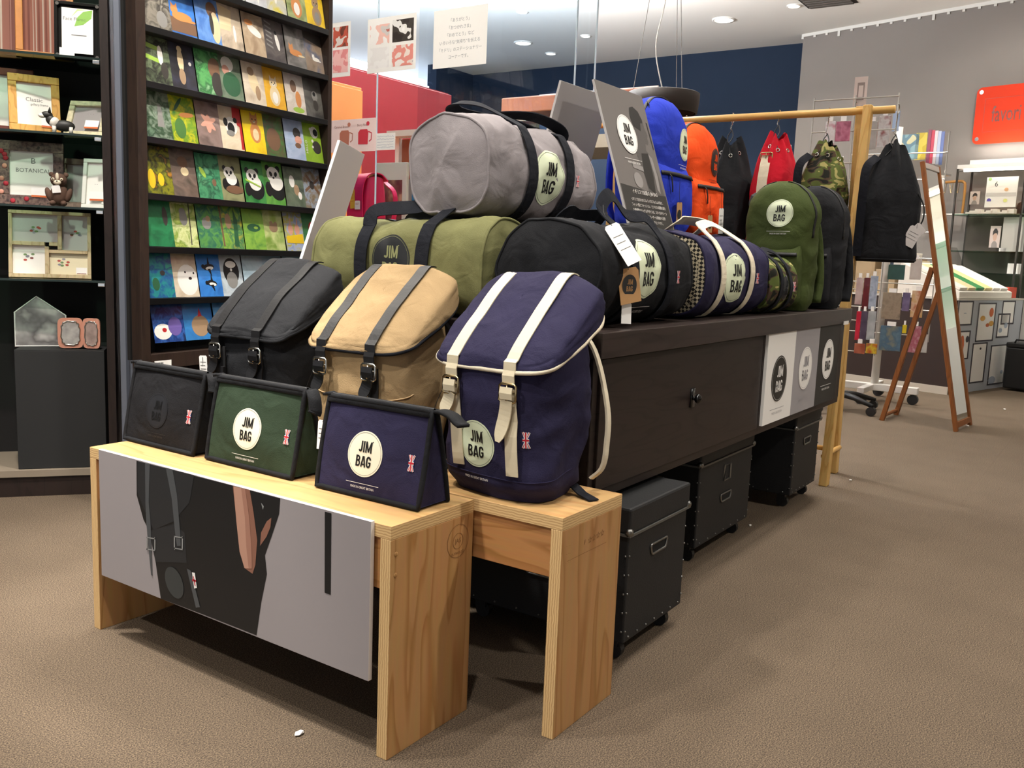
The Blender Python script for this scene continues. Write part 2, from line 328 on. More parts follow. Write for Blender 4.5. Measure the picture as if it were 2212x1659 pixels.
def hang_tag(parent, p, wd, ht, hexes, n=(0, -1, 0), up=(0, 0, 1), rot=0., cord=None, name='price_tag', lines=3, lab='white paper price tag', hole=True):
    n = V(n).normalized(); up = V(up); up = (up-n*up.dot(n)).normalized(); sx = up.cross(n); c, s = math.cos(rot), math.sin(rot)
    sx, up = sx*c+up*s, up*c-sx*s; p = V(p)
    b = MB(); P = plane_map(p, sx, up, n, 0); Q = plane_map(p, sx, up, n, -.0008); k = wd*.12
    b.prism([(-wd/2, -ht), (wd/2, -ht), (wd/2, -k), (wd/2-k, 0), (-wd/2+k, 0), (-wd/2, -k)], P, Q)
    o = b.build(name, hexes[0], parent, label=lab); t = MB(); R = plane_map(p, sx, up, n, .0004)
    for i in range(lines): y = -ht*(.3+.16*i); t.flat(s_rect(-wd*.36, wd*(.36-.1*(i % 2)), y-.0008, y+.0008), R)
    t.build('tag_print', hexes[1], o)
    if cord: q = MB(); q.tube(crom([p+n*.001-up*.004]+[V(x) for x in cord], 5), .0007, 5); q.build('tag_cord', mat('tag cord', '#111114', .7), o)
    return o
# ================================================================== the room
M_CARPET = ramp_mat('brown carpet', ['#4C4239', '#6A5D50', '#897862'], 340, .95, detail=4, spec=.1, bump=.22, pos=[.36, .5, .64])
def carpet(name):
    m = ramp_mat(name, ['#4C4239', '#6A5D50', '#897862'], 340, .95, detail=4, spec=.1, bump=.22, pos=[.36, .5, .64])
    nt = m.node_tree; b = nt.nodes['Principled BSDF']; src = b.inputs['Base Color'].links[0].from_socket
    tc = nt.nodes.new('ShaderNodeTexCoord'); n = nt.nodes.new('ShaderNodeTexNoise'); n.inputs['Scale'].default_value = 2.2; n.inputs['Detail'].default_value = 3
    nt.links.new(tc.outputs['Generated'], n.inputs['Vector'])
    mx = nt.nodes.new('ShaderNodeMixRGB'); mx.blend_type = 'MULTIPLY'; mx.inputs[0].default_value = .25
    nt.links.new(src, mx.inputs[1]); nt.links.new(n.outputs[0], mx.inputs[2]); nt.links.new(mx.outputs[0], b.inputs['Base Color']); return m
M_TILE = carpet('brown carpet tile')
fl = struct('floor', MB().box(-6, 14, -8, 14, -.2, -.012), M_CARPET)
tile = None; TS = .5
for i in range(-1, 16):
    for j in range(-5, 9):
        x, y = i*TS, j*TS
        px = [px_of((x+a, y+b, 0)) for a in (0, TS) for b in (0, TS)] if (V((x+.25, y+.25, -CAMH)).dot(FW) > .75) else None
        if not px or max(p[0] for p in px) < -150 or min(p[0] for p in px) > 2360 or min(p[1] for p in px) > 1800 or (x > 2 and y > 2.2) or (y > 3.6): continue
        if tile is None:
            tile = MB().box(-TS/2+.00012, TS/2-.00012, -TS/2+.00012, TS/2-.00012, -.012, 0).build('carpet_tile', M_TILE, fl); t = tile
        else: t = tile.copy(); C.objects.link(t); t.parent = fl
        t.location = (x+TS/2, y+TS/2, 0)
b = MB()                                                                # carpet beyond the tiles one can tell apart
for i in range(-1, 30):
    for j in range(-5, 30):
        x, y = i*TS-.0, j*TS
        if any(abs(c.location.x-x-TS/2) < .01 and abs(c.location.y-y-TS/2) < .01 for c in fl.children): continue
        if x < 13 and y < 13 and x > -1 and y > -3: b.box(x, x+TS, y, y+TS, -.012, 0)
o = b.build('carpet_far', M_TILE, fl); o['kind'] = 'stuff'
struct('ceiling', MB().box(-6, 14, -8, 14, CEIL, CEIL+.15), mat('white ceiling paint', '#E9E7E2', .9, spec=.1))
M_NAVYW = mat('dark blue wall paint', '#263346', .85, var=(2, .05), spec=.2)
struct('wall_back', MB().box(10.4, 10.6, 1.4, 8.05, 0, CEIL), M_NAVYW)
xl = ony(943, 148, 7.9).x
struct('wall_left_end', MB().box(xl, 10.4, 7.9, 8.05, 0, CEIL), M_NAVYW)
g0 = V((10.03, 3.22, 0)); gd = (V((9.51, 1.30, 0))-g0).normalized(); gn = V((-gd.y, gd.x, 0)); gn = gn if gn.x < 0 else -gn
g1 = g0+gd*8
struct('wall_right', MB().hexa(g0, g1, g1-gn*.15, g0-gn*.15, *[p+V((0, 0, CEIL)) for p in (g0, g1, g1-gn*.15, g0-gn*.15)]), mat('grey wall paint', '#86807B', .8, var=(1.5, .03), bump=(200, .15), spec=.2))
b = MB()
for i in range(60): p = g0+gd*(i*.14)+gn*.004; b.box(p.x-.012, p.x+.012, p.y-.012, p.y+.012, CEIL-.05-(.03 if i % 7 == 3 else 0), CEIL-.001)
b.slab([g0+gn*.02+V((0, 0, CEIL-.03)), g1+gn*.02+V((0, 0, CEIL-.03)), g1+gn*.02+V((0, 0, CEIL)), g0+gn*.02+V((0, 0, CEIL))], gn, .015)
struct('trim_1', b, mat('white picture rail', '#DAD8D2', .6))
struct('wall_left', MB().box(-2.2, 3.7, 4.4, 4.55, 0, CEIL), mat('dark wall paint', '#24211F', .8))
struct('wall_far_left', MB().box(7.5, 13.9, 9.6, 9.75, 0, CEIL), mat('white wall paint', '#E4E4E2', .9))
struct('wall_front', MB().box(-4, 13.5, -5.15, -5.0, 0, CEIL), mat('pale opposite wall', '#CFC9BE', .85))
M_DAY = mat('daylight pane', '#FFFFFF', .5, emit=('#E6EEFF', 7.))
for k, (x0, x1) in enumerate(((8.7, 9.95), (10.1, 11.35), (11.5, 12.75))):
    wn = struct('window_%d' % (k+1), MB().box(x0, x1, 9.555, 9.59, 1.7, 3.3), M_DAY)
    f = MB(); f.box(x0-.05, x1+.05, 9.53, 9.56, 3.3, 3.36).box(x0-.05, x1+.05, 9.53, 9.56, 1.64, 1.7).box(x0-.05, x0, 9.53, 9.56, 1.7, 3.3).box(x1, x1+.05, 9.53, 9.56, 1.7, 3.3)
    f.build('window_frame', mat('white window frame', '#EEEEEC', .5), wn)
# ---- downlights (those in view and the ones over the display)
M_LENS = mat('lit lamp lens', '#FFFFFF', .4, emit=('#FFF1DC', 14.)); M_TRIM = mat('white lamp trim', '#EFEDE8', .4)
def downlight(x, y, r, lab, grp=None, power=0, aim=None, cone=60):
    t = thing('downlight', lab, 'ceiling light', (x, y, CEIL), group=grp)
    MB().lathe([(r*.86, 0), (r*.88, -.012), (r*1.08, -.012), (r*1.1, 0)], n=28).build('trim_ring', M_TRIM, t, True)
    MB().lathe([(r*.86, -.004), (r*.5, -.006), (.001, -.007)], n=28).build('lens', M_LENS, t, True)
    if power:
        ld = bpy.data.lights.new('downlight_lamp', 'SPOT'); lo = bpy.data.objects.new('downlight_lamp', ld); C.objects.link(lo); lo.parent = t; lo.location = (0, 0, -.03)
        ld.energy = power; ld.spot_size = math.radians(cone); ld.spot_blend = .6; ld.shadow_soft_size = .06; ld.color = LAMPC
        lo.rotation_euler = (V(aim)-V((x, y, CEIL-.03))).to_track_quat('-Z', 'Y').to_euler()
for (px, py, r, lab) in [(1563, 42, .105, 'big round ceiling downlight nearest the grey wall corner'), (1130, 92, .10, 'bright round ceiling downlight seen through the glass partition'),
                         (1190, 115, .065, 'small round ceiling downlight close to the blue wall'), (1128, 25, .055, 'small dim ceiling downlight seen through the glass'),
                         (1265, 77, .055, 'small ceiling downlight seen past the glass edge'), (1715, 12, .06, 'small ceiling downlight near the ceiling vent')]:
    p = onz(px, py, CEIL); w_ = 'close to the blue wall' in lab; downlight(p.x, p.y, r, lab, None, 300 if w_ else 55, (10.4, p.y+.4, 1.6) if w_ else (p.x, p.y, 0), 100 if w_ else 130)
for (x, y, e, ax, ay, az, cone, wh) in SPOTS: downlight(x, y, .07, 'round ceiling spotlight '+wh, 'ceiling spotlights', e, (ax, ay, az), cone)
p = onz(1785, -2, CEIL)
t = thing('ceiling_vent', 'square dark ceiling vent by a small downlight', 'vent', p)
b = MB()
for k in range(6): b.box(-.2+.07*k, -.2+.07*k+.05, -.2, .2, -.02, -.006)
b.build('vent_slats', mat('vent grey', '#5A544E', .6), t); MB().box(-.23, .23, -.23, .23, -.006, 0).build('vent_back', mat('vent dark', '#2A2725', .8), t)
# ================================================================== plywood benches
PW_E = wood('plywood end face', '#C39460', '#AD7C48', (1., 1., .12), 11, 8, seed=3.); PW_T = wood('plywood top face', '#D2A972', '#C29660', (1., .12, 1.), 13, 7, seed=8.)
PW_F = wood('pine apron', '#C08A55', '#A67240', (1., .10, 1.2), 14, 8, seed=1.5); PLZ = plies('plywood layers flat', 2); PLY_ = plies('plywood layers upright', 1)
def bench(name, lab, x0, x1, y0, y1, h, marks):
    t = thing(name, lab, 'bench', ((x0+x1)/2, (y0+y1)/2, 0)); a = (x1-x0)/2; L = (y1-y0)/2; T = .026
    def board(nm, X0, X1, Y0, Y1, Z0, Z1, face, edge, axis):
        m = MB().box(X0, X1, Y0, Y1, Z0, Z1)
        for i, k in enumerate(((2, 2), (2, 2), (1, 1), (1, 1), (0, 0), (0, 0))): m.m[i] = 0 if k[0] == axis else 1
        return m.build(nm, [face, edge], t, bevel=.0012)
    board('top_board', -a, a, -L, L, h-T, h, PW_T, PLZ, 2)
    lr = board('leg_panel', -a, a, -L, -L+T, 0, h-T, PW_E, PLY_, 1); board('leg_panel', -a, a, L-T, L, 0, h-T, PW_E, PLY_, 1)
    board('apron', -a+.006, -a+.028, -L+T, L-T, h-T-.10, h-T, PW_F, PLY_, 0); board('apron', a-.028, a-.006, -L+T, L-T, h-T-.10, h-T, PW_F, PLY_, 0)
    P = plane_map((0, -L, 0), (1, 0, 0), (0, 0, 1), (0, -1, 0), .0006); q = MB(); ink = mat('faded stamp ink', '#8A6238', .8)
    if marks == 'ring':
        for r in (.016, .034): q.flat(s_move(s_ring(r-.0006, r+.0006, 32), .075, h-.075), P)
        q.flat(s_move(s_text('JAS', .014), .075, h-.075), P)
        q.flat(s_move(s_text('PLYWOOD', .008), .075, h-.100), P)
        for z in (h-.055, h-.095): MB().ball((-a+.014, -L-.0004, z), (.005, .0012, .005), 10, 6).build('screw_plug', PW_E, t, True)
    else:
        q.flat(s_move(s_text('F', .014, .9, align='LEFT'), -.035, h-.07), P)
        for k in range(4):
            st = [(.007*(1 if i % 2 == 0 else .42)*math.cos(PI/2+i*PI/5), .007*(1 if i % 2 == 0 else .42)*math.sin(PI/2+i*PI/5)) for i in range(10)]
            pts = [(-.012+.017*k+x, h-.0695+.001*k+y) for x, y in st]
            for i in range(10): q.flat(s_stroke([pts[i], pts[(i+1) % 10]], .0009, 1), P)
        q.flat(s_rect(-.1, .06, h-.092, h-.0912), P)
        for k, z in enumerate((.05, .066, .084)): q.flat(s_move(s_text('- . - . :', .008, align='LEFT'), -.105, h-z-.01), P)
    q.build('stamp_print', ink, t); return t
BX0, BX1 = 1.197, 1.447; BH = .455
bench('plywood_bench', 'low plywood bench with a grey photo board on its front', BX0, BX1, 1.062, 2.028, BH, 'ring')
bench('plywood_bench', 'low plywood bench carrying three flap rucksacks', 1.455, 1.70, .855, 2.03, BH, 'stars')
# photo board hung on the front bench
PBX = BX0-.0005
t = thing('photo_board', 'grey photo board of a person in black with a rucksack, on front bench', 'poster board', (PBX, 1.536, .15))
MB().box(-.010, 0, -.434, .437, 0, .309).build('board', [mat('foam board edge', '#E8E4E2', .6), mat('board grey print', '#9A9496', .55)], t, bevel=.0006).data.polygons[4].material_index = 1
def K4(x, y): return 180+x*.40687, 760+y*.40687
def pbl(pts, mi, off, b):
    f = [];
    for q in pts: w_ = onx(*K4(*q), PBX-.010); f.append(V((-.010-off, w_.y-1.536, max(.0005, min(.3085, w_.z-.15)))))
    b.add(f, [tuple(range(len(f)))], mi)
b = MB()
pbl([(283, 578), (284, 760), (320, 890), (350, 950), (385, 1120), (412, 1312), (640, 1395), (920, 1505), (945, 1330), (975, 1180), (965, 1080), (1000, 980), (1040, 860), (1046, 778), (800, 712), (560, 650)], 0, .0004, b)
pbl([(290, 580), (590, 655), (565, 800), (480, 900), (375, 945), (330, 850), (288, 740)], 1, .0008, b)
pbl([(350, 950), (480, 915), (540, 960), (550, 1120), (385, 1115)], 1, .0007, b)
pbl([(330, 590), (356, 595), (352, 700), (350, 800), (360, 920), (368, 1180), (372, 1188), (362, 1185), (350, 1060), (338, 920), (332, 800)], 2, .0012, b)
pbl([(440, 615), (476, 625), (500, 760), (517, 965), (520, 1030), (500, 1030), (490, 965), (472, 780)], 2, .0012, b)
for cx, cy in ((508, 1010), (362, 1015)):
    for (x0, x1, y0, y1) in ((-24, 24, -34, -28), (-24, 24, 28, 34), (-24, -18, -34, 34), (18, 24, -34, 34)): pbl([(cx+x0, cy+y0), (cx+x1, cy+y0+8), (cx+x1, cy+y1+8), (cx+x0, cy+y1)], 3, .0016, b)
pbl([(485+45*math.cos(a*PI/12)+.25*85*math.sin(a*PI/12), 1225+85*math.sin(a*PI/12)) for a in range(24)], 4, .0012, b)
pbl([(552, 1150), (572, 1160), (622, 1355), (600, 1358)], 2, .0012, b)
pbl([(580, 1170), (595, 1172), (606, 1252), (592, 1256)], 5, .0016, b); pbl([(586, 1190), (590, 1190), (600, 1240), (595, 1240)], 6, .002, b); pbl([(582, 1205), (602, 1210), (602, 1220), (583, 1216)], 6, .002, b)
pbl([(795, 712), (885, 730), (905, 850), (925, 1000), (915, 1130), (900, 1178), (860, 1150), (832, 1060), (815, 900)], 7, .0008, b)
pbl([(800, 713), (840, 722), (860, 880), (868, 1040), (880, 1150), (858, 1148), (832, 1060), (815, 900)], 8, .0012, b); pbl([(840, 722), (862, 727), (882, 870), (895, 1030), (898, 1150), (880, 1150), (868, 1040), (860, 880)], 9, .0012, b)
pbl([(1000, 880), (995, 930), (975, 980), (940, 1030), (945, 960), (975, 900)], 7, .0008, b)
pbl([(945, 800), (960, 820), (955, 838)], 3, .0008, b)
pbl([(1283, 848), (1318, 857), (1314, 1290), (1282, 1278)], 0, .0006, b)
b.build('printed_photo', [mat('photo black', '#101113', .5), mat('photo charcoal', '#232528', .5), mat('photo strap grey', '#4A4D50', .5), mat('photo silver', '#8C8D8C', .5), mat('photo logo grey', '#35393A', .5), M_WHITE,
        mat('flag red', '#C21F32'), mat('photo skin', '#8A5F4E', .5), mat('photo skin light', '#B98D79', .5), mat('photo skin mid', '#A37664', .5)], t)
# ================================================================== dark wooden display cabinet
M_DW = wood('dark stained wood', '#2F2623', '#241C1A', (.12, 1., 1.2), 18, 6, rough=.42, seed=2.); M_DWT = wood('dark stained top', '#3A302D', '#2C2422', (.1, 1., 1.), 18, 6, rough=.35, seed=5.)
CX0, CX1, CY0, CY1, CT = 1.745, 3.86, .966, 2.12, .79
t = thing('display_cabinet', 'long dark stained wooden display cabinet carrying most of the bags', 'cabinet', (CX0, CY0, 0))
W_, D_ = CX1-CX0, CY1-CY0
MB().box(0, W_, 0, D_, CT-.058, CT).build('worktop', M_DWT, t, bevel=.002)
t.children[0].location = (-.008, -.022, 0)
MB().box(.006, W_-.012, .004, D_-.02, .40, CT-.0585).build('body', M_DW, t, bevel=.002)
MB().box(.03, 1.10, -.004, .006, .425, CT-.062).build('drawer_front', M_DW, t, bevel=.0015)
MB().box(1.105, W_-.04, -.004, .006, .425, CT-.062).build('drawer_front', M_DW, t, bevel=.0015)
k = MB(); k.cyl((.55, -.004, .585), (.55, -.016, .585), .006); k.ball((.55, -.022, .585), (.013, .010, .013)); k.box(.538, .562, -.008, -.003, .56, .612)
k.build('latch_knob', mat('black gloss knob', '#0A0A0B', .15), t, True)
for x in (.03, W_-.08):
    for y in (.60, D_-.1): MB().box(x, x+.05, y, y+.05, 0, .40).build('leg', M_DW, t)
MB().box(.1, W_-.12, D_-.06, D_-.03, .0, .4).build('back_panel', M_DW, t)
# three-panel logo board fixed to the cabinet front
t = thing('logo_board', 'white grey and black three-panel board with round logos, on dark cabinet', 'sign', (2.86, CY0-.0155, .432))
PW3 = .288
for k, (pm, dm, im) in enumerate(((M_WHITE, mat('logo black', '#26241F', .6), M_WHITE), (mat('panel grey', '#A09DA0', .6), M_WHITE, mat('panel grey', '#A09DA0')), (mat('panel charcoal', '#2B2A28', .6), M_WHITE, mat('logo black', '#26241F')))):
    q = MB().box(k*PW3, (k+1)*PW3, 0, .010, 0, .305).build('panel', pm, t)
    z0 = .145+.012*k; P = lambda off, k=k, z0=z0: plane_map((k*PW3+.135, 0, z0), (1, 0, 0), (0, 0, 1), (0, -1, 0), off)
    logo(q, P, .155, dm, im, mat('panel grey', '#A09DA0') if k < 2 else M_WHITE)
p = ony(1832, 684, CY0-.03)
tag(MB().box(p.x-.04, p.x+.03, CY0-.027, CY0-.0245, .728, .742).build('shelf_label', M_WHITE), 'small white price label stuck on the cabinet top edge', 'label')
# ================================================================== black storage trunks on castors
M_TR = mat('black trunk board', '#17181A', .62, var=(5, .15), bump=(250, .25)); M_ST = mat('dull steel', '#8C8C89', .35, 1.); M_STD = mat('dull steel strip', '#6E6E6B', .5, .6); M_RUB = mat('black castor', '#121213', .5)
def trunk(lab, x0, y0, wx, wy, h, long_axis):
    t = thing('storage_trunk', lab, 'storage box', (x0, y0, 0), group=None); zb = .055
    MB().box(0, wx, 0, wy, zb, h-.06).build('body', M_TR, t, bevel=.004)
    MB().box(-.005, wx+.005, -.005, wy+.005, h-.062, h).build('lid', M_TR, t, bevel=.006)
    s = MB(); s.box(-.007, wx+.007, -.007, wy+.007, h-.068, h-.062)
    s.build('lid_strip', M_STD, t)
    for x in (0, wx):
        for y in (0, wy): MB().ball((x, y, h-.058), .011, 10, 8).build('lid_corner', M_ST, t, True)
    r = MB()
    for i in range(7):
        for (x, y) in ((wx*(i+.5)/7, -.001), (wx*(i+.5)/7, wy+.001)): r.ball((x, y, zb+.012), .0028, 8, 5)
        for (x, y) in ((-.001, wy*(i+.5)/7), (wx+.001, wy*(i+.5)/7)): r.ball((x, y, zb+.012), .0028, 8, 5)
    for i in range(5):
        for x in (.006, wx-.006): r.ball((x, -.001, zb+.03+i*(h-zb-.1)/5), .0028, 8, 5)
        for y in (.006, wy-.006): r.ball((-.001, y, zb+.03+i*(h-zb-.1)/5), .0028, 8, 5)
    r.build('rivets', M_ST, t, True)['kind'] = 'stuff'
    for (o_, ux, n_, L_, full) in (((wx/2, 0), (1, 0), (0, -1), wx, long_axis == 'x'), ((0, wy/2), (0, -1), (-1, 0), wy, long_axis == 'y')):
        zc = h-.125 if not full else h-.20
        def P(a, z, off): return V((o_[0]+ux[0]*a+n_[0]*off, o_[1]+ux[1]*a+n_[1]*off, z))
        hp = [(.033*math.copysign(1, math.cos(q))*1.0+.012*math.cos(q), zc+.013*math.sin(q)+.004*math.cos(2*q)) for q in [2*PI*j/24 for j in range(24)]]
        hm = MB().tube([P(a, z, .002) for a, z in hp], .003, 6, closed=True).build('handle_rim', M_ST, t, True)
        MB().add([P(a, z, .0008) for a, z in hp], [tuple(range(24))]).build('handle_hole', mat('hole black', '#050505', .9), t)
        if full:
            l = MB().tube([P(a, z, .002) for a, z in ((-.026, h-.145), (.026, h-.145), (.026, h-.095), (-.026, h-.095))], .004, 4, closed=True); l.build('label_holder', M_ST, t)
    for x in (.04, wx-.04):
        for y in (.04, wy-.04):
            k = MB(); k.cyl((x-.009, y, .022), (x+.009, y, .022), .022, n=14); k.box(x-.014, x+.014, y-.012, y+.02, .03, zb); k.build('castor', M_RUB, t)
    return t
trunk('black storage trunk poking out from under the cabinet beside the bench', 1.835, .90, .33, .47, .385, 'y')
trunk('black storage trunk with label holder under the middle of the cabinet', 2.62, 1.055, .47, .33, .385, 'x')
trunk('black storage trunk under the far cabinet end by the garment rack', 3.50, 1.03, .33, .42, .385, 'y')
# small scraps on the carpet
for k, (px, py, sz, lab) in enumerate([(647, 1587, .011, 'tiny crumpled white scrap on the carpet in front of the bench'), (1620, 1136, .008, 'tiny white scrap on the carpet beside a trunk castor'),
                                       (2090, 921, .012, 'tiny white scrap on the carpet at the mirror foot'), (2170, 885, .012, 'tiny white scrap on open carpet past the mirror'), (1837, 1038, .008, 'tiny white scrap on the carpet by the garment rack foot')]):
    p = onz(px, py); random.seed(k); b = MB(); b.ball((0, 0, sz*.35), (sz, sz*.7, sz*.35), 8, 5); b.v = [(x+random.uniform(-.2, .2)*sz, y+random.uniform(-.2, .2)*sz, max(0, z)) for x, y, z in b.v]
    o = b.build('paper_scrap', M_WHITE); o.location = (p.x, p.y, 0); tag(o, lab, 'paper scrap')
# ================================================================== bags: shared builders
F_BLACK = fabric('black canvas', '#1C1D20'); F_NAVY = fabric('navy canvas', '#292641'); F_TAN = fabric('tan canvas', '#A08763'); F_GREEN = fabric('forest green canvas', '#2E3D2D')
F_OLIVE = fabric('olive canvas', '#73734C'); F_GREY = fabric('grey canvas', '#8A8486'); F_OLIVE2 = fabric('army green nylon', '#3F4A24'); F_BLUE = fabric('royal blue canvas', '#2438B0'); F_ORANGE = fabric('orange canvas', '#F0511B')
F_RED = fabric('crimson canvas', '#B81226'); F_BLK2 = fabric('matt black nylon', '#232427'); F_GOLD = fabric('gold canvas', '#C3A468')
M_LEA = mat('black leather', '#1B1B1D', .38, bump=(180, .15)); M_CREAM = mat('cream leather', '#D9CDB0', .5, bump=(200, .1)); M_CWEB = fabric('cream webbing', '#DDD2BA'); M_BWEB = fabric('black webbing', '#191B22')
M_SIL = mat('silver buckle', '#C9C7C0', .22, 1.); M_BRS = mat('brass buckle', '#B9A57C', .25, 1.); M_ZIP = mat('black zip tape', '#101012', .6); M_DKD = mat('tonal black print', '#242529', .45); M_DKT = mat('tonal black ink', '#101113', .5)
M_KRAFT = mat('kraft card', '#B58A5A', .7); M_TAGINK = mat('tag print grey', '#6A6864', .7); M_CHAR = mat('charcoal print', '#26282A', .5)
CAMO = ramp_mat('woodland camouflage', ['#1E1F18', '#4A3A2C', '#55602F', '#55602F', '#A39A62'], 13, .8, 'CONSTANT', (1, .8, 1.6), 2, 1.2, seed=2, pos=[0, .41, .47, .55, .60], spec=.2)
HOUND = None
def houndstooth():
    m = bpy.data.materials.new('houndstooth tweed'); m.use_nodes = True; nt = m.node_tree; b = nt.nodes['Principled BSDF']; b.inputs['Roughness'].default_value = .9
    tc = nt.nodes.new('ShaderNodeTexCoord'); mp = nt.nodes.new('ShaderNodeMapping'); mp.inputs['Rotation'].default_value = (PI/4, 0, 0); mp.inputs['Scale'].default_value = (1, 1, 1)
    ck = nt.nodes.new('ShaderNodeTexChecker'); ck.inputs['Scale'].default_value = 125; ck.inputs[1].default_value = lin('#B9AD92'); ck.inputs[2].default_value = lin('#17150F')
    nt.links.new(tc.outputs['Object'], mp.inputs[0]); nt.links.new(mp.outputs[0], ck.inputs[0]); nt.links.new(ck.outputs[0], b.inputs['Base Color']); return m
HOUND = houndstooth()
def buckle(parent, c, wd, ht, n, m, up=(0, 0, 1), nm='buckle'):
    n = V(n); up = V(up); sx = up.cross(n); c = V(c); r = .0026
    pts = [c+sx*(wd/2*a)+up*(ht/2*b_) for a, b_ in ((-1, -.8), (-.8, -1), (.8, -1), (1, -.8), (1, .8), (.8, 1), (-.8, 1), (-1, .8))]
    k = MB().tube(pts, r, 6, closed=True); k.cyl(c+up*ht*.42+n*.003, c-up*ht*.40+n*.004, .0017, n=6); k.cyl(c-sx*wd/2+up*ht*.1, c+sx*wd/2+up*ht*.1, .0018, n=6)
    return k.build(nm, m, parent, True)
def rucksack(lab, loc, rz, seed, body_m, flap_m, trim_m, strap_m, buck_m, low_m, detail):
    """flap-top rucksack, front towards -y, about 30 x 20 x 46 cm"""
    t = thing('flap_rucksack', lab, 'backpack', loc, rz, 'flap rucksacks on the bench'); A, D = .142, .105
    def zt(x, y):
        yn = max(0, min(1, (y+D*1.1)/(2.2*D))); z = .300+.163*min(1, yn/.80)**.92
        return z-.038*abs(x/(A*1.07))**3.0-.010*(1-yn)**5-.030*yn**8+.009*wr((x, y, 0), seed+9, 11)+.004*(1-2*abs(wr((x*.7, y*1.6, 0), seed+5, 12)))
    def bl(u, v):
        th = 2*PI*u; x, y = sel(th, A, D, 3.6); z = .002+(min(.395, zt(x, y)-.03)-.002)*v; k = .93+.07*math.sin(PI*min(1, z/.38)); k *= 1-.16*(1-sm(0, .035, z))-.10*sm(.3, .40, z)
        x, y = sel(th, A*k, D*k, 3.6); w_ = .011*wr((x, y, z*.8), seed, 8)+.007*(1-abs(wr((x, y, z*1.4), seed+4, 11))*2); q = V((x, y, 0)).normalized()*w_
        if y < 0: q.y -= .012*math.sin(PI*min(1, max(0, (z-.02)/.3)))*(1-(x/A)**2)
        return V((x+q.x, y+q.y, z))
    A2, D2 = A*1.07, D*1.10
    b = MB().grid(bl, 84, 30, True); r0 = b.v[:84]; r1 = b.v[-84:]; b.fan(r0, (0, 0, .001), flip=True); b.fan(r1, (0, 0, .33)); body = b.build('body', body_m, t, True); bb = b.bvh()
    if low_m: # bottom panel seam
        MB().tube([bl(u/60, .17)+V((0, -.001, 0)) for u in range(60)], .0013, 5, closed=True).build('bottom_seam', low_m, t, True)
    def zh(y): yn = max(0, min(1, (y+D2)/(2*D2))); return .268+.125*yn**1.15
    def fl_(u, v):
        th = 2*PI*u; ex, ey = sel(th, A2, D2, 4.2); r = min(1, v/.72)
        x, y = ex*r, ey*r
        if v <= .72: return V((x, y, zt(x, y)))
        k = (v-.72)/.28; z0 = zt(ex, ey); z1 = min(zh(ey), z0-.016); q = 1+.035*math.sin(k*PI*.6)
        w_ = .004*wr((ex, ey, k), seed+3, 20)
        return V((ex*q+w_, ey*q-(.004*k if ey < 0 else 0)+w_, z0+(z1-z0)*k))
    f = MB().grid(fl_, 96, 30, True); f.v[:96] = [f.v[0]]*96; fo = f.build('flap', flap_m, t, True); fb = f.bvh()
    mod = fo.modifiers.new('thick', 'SOLIDIFY'); mod.thickness = .003; mod.offset = -1
    hem = [fl_(u/96, 1.) for u in range(96)]
    MB().tube(hem, .0046, 8, closed=True).build('flap_trim', trim_m, t, True)
    # straps over the flap, down to buckles and tongues
    for sx, xs in ((-1, -.078), (1, .068)):
        path = []; nr = []
        for i in range(22):
            y = .088-(.088+D2+.001)*i/21; zs = [h_[0].z for h_ in [fb.ray_cast(V((xs+q_*.014, y+e_, .8)), V((0, 0, -1))) for q_ in (-1, -.5, 0, .5, 1) for e_ in (-.004, 0, .004)] if h_[0]]
            if zs: path.append(V((xs, y, max(zs)+.0022)))
        path[1:-1] = [path[i]*.5+(path[i-1]+path[i+1])*.25 for i in range(1, len(path)-1)]
        for i in range(len(path)):
            tt = (path[min(i+1, len(path)-1)]-path[max(i-1, 0)]).normalized(); n_ = V((1, 0, 0)).cross(tt); nr.append(n_ if n_.z > 0 else -n_)
        yf = -D2-.008
        for z in (.288, .28, .272): path.append(V((xs, yf-.002-0, z))); nr.append(V((0, -1, .1)))
        for z, dy in ((.262, -.006), (.247, -.004)): path.append(V((xs, yf+dy, z))); nr.append(V((0, -1, 0)))
        MB().ribbon(path, (0, 0, 1), .029, .0024, norms=nr).build('strap', strap_m, t)
        zb = .228; bk = buckle(t, (xs, yf-.006, zb), .040, .036, (0, -1, 0), buck_m)
        keep = MB().ribbon([(xs, yf-.010, zb+.012), (xs, yf-.0125, zb), (xs, yf-.010, zb-.012)], (0, -1, 0), .030, .003); keep.build('strap_keeper', strap_m, t)
        h = bb.ray_cast(V((xs, -.5, .12)), V((0, 1, 0))); ln = .085 if (detail == 'navy' and sx > 0) else .045
        if detail == 'navy' or sx > 0 or detail == 'black':
            low = []
            for z in (.235, .20, .17, .14, .11, .085, .06):
                gy_ = [g[0].y for g in [bb.ray_cast(V((xs+.006+q_, -.5, z+e_)), V((0, 1, 0))) for q_ in (-.014, 0, .014) for e_ in (-.012, 0, .012)] if g[0]]; low.append(V((xs+.010*(.235-z)/.17, (min(gy_) if gy_ else -.11)-.0026, z)))
            MB().ribbon(low, (0, -1, 0), .029, .0022).build('lower_strap', strap_m, t)
        yy = yf-.0085
        n_ = 9; tp = [1, 1, 1, 1, 1, 1, .93, .75, .35]
        MB().ribbon([(xs-.002*i, yy+.004*math.sin(i*.5), zb-.014-ln*i/(n_-1)) for i in range(n_)], (0, -1, 0), .029, .0026, taper=tp).build('strap_tongue', strap_m, t)
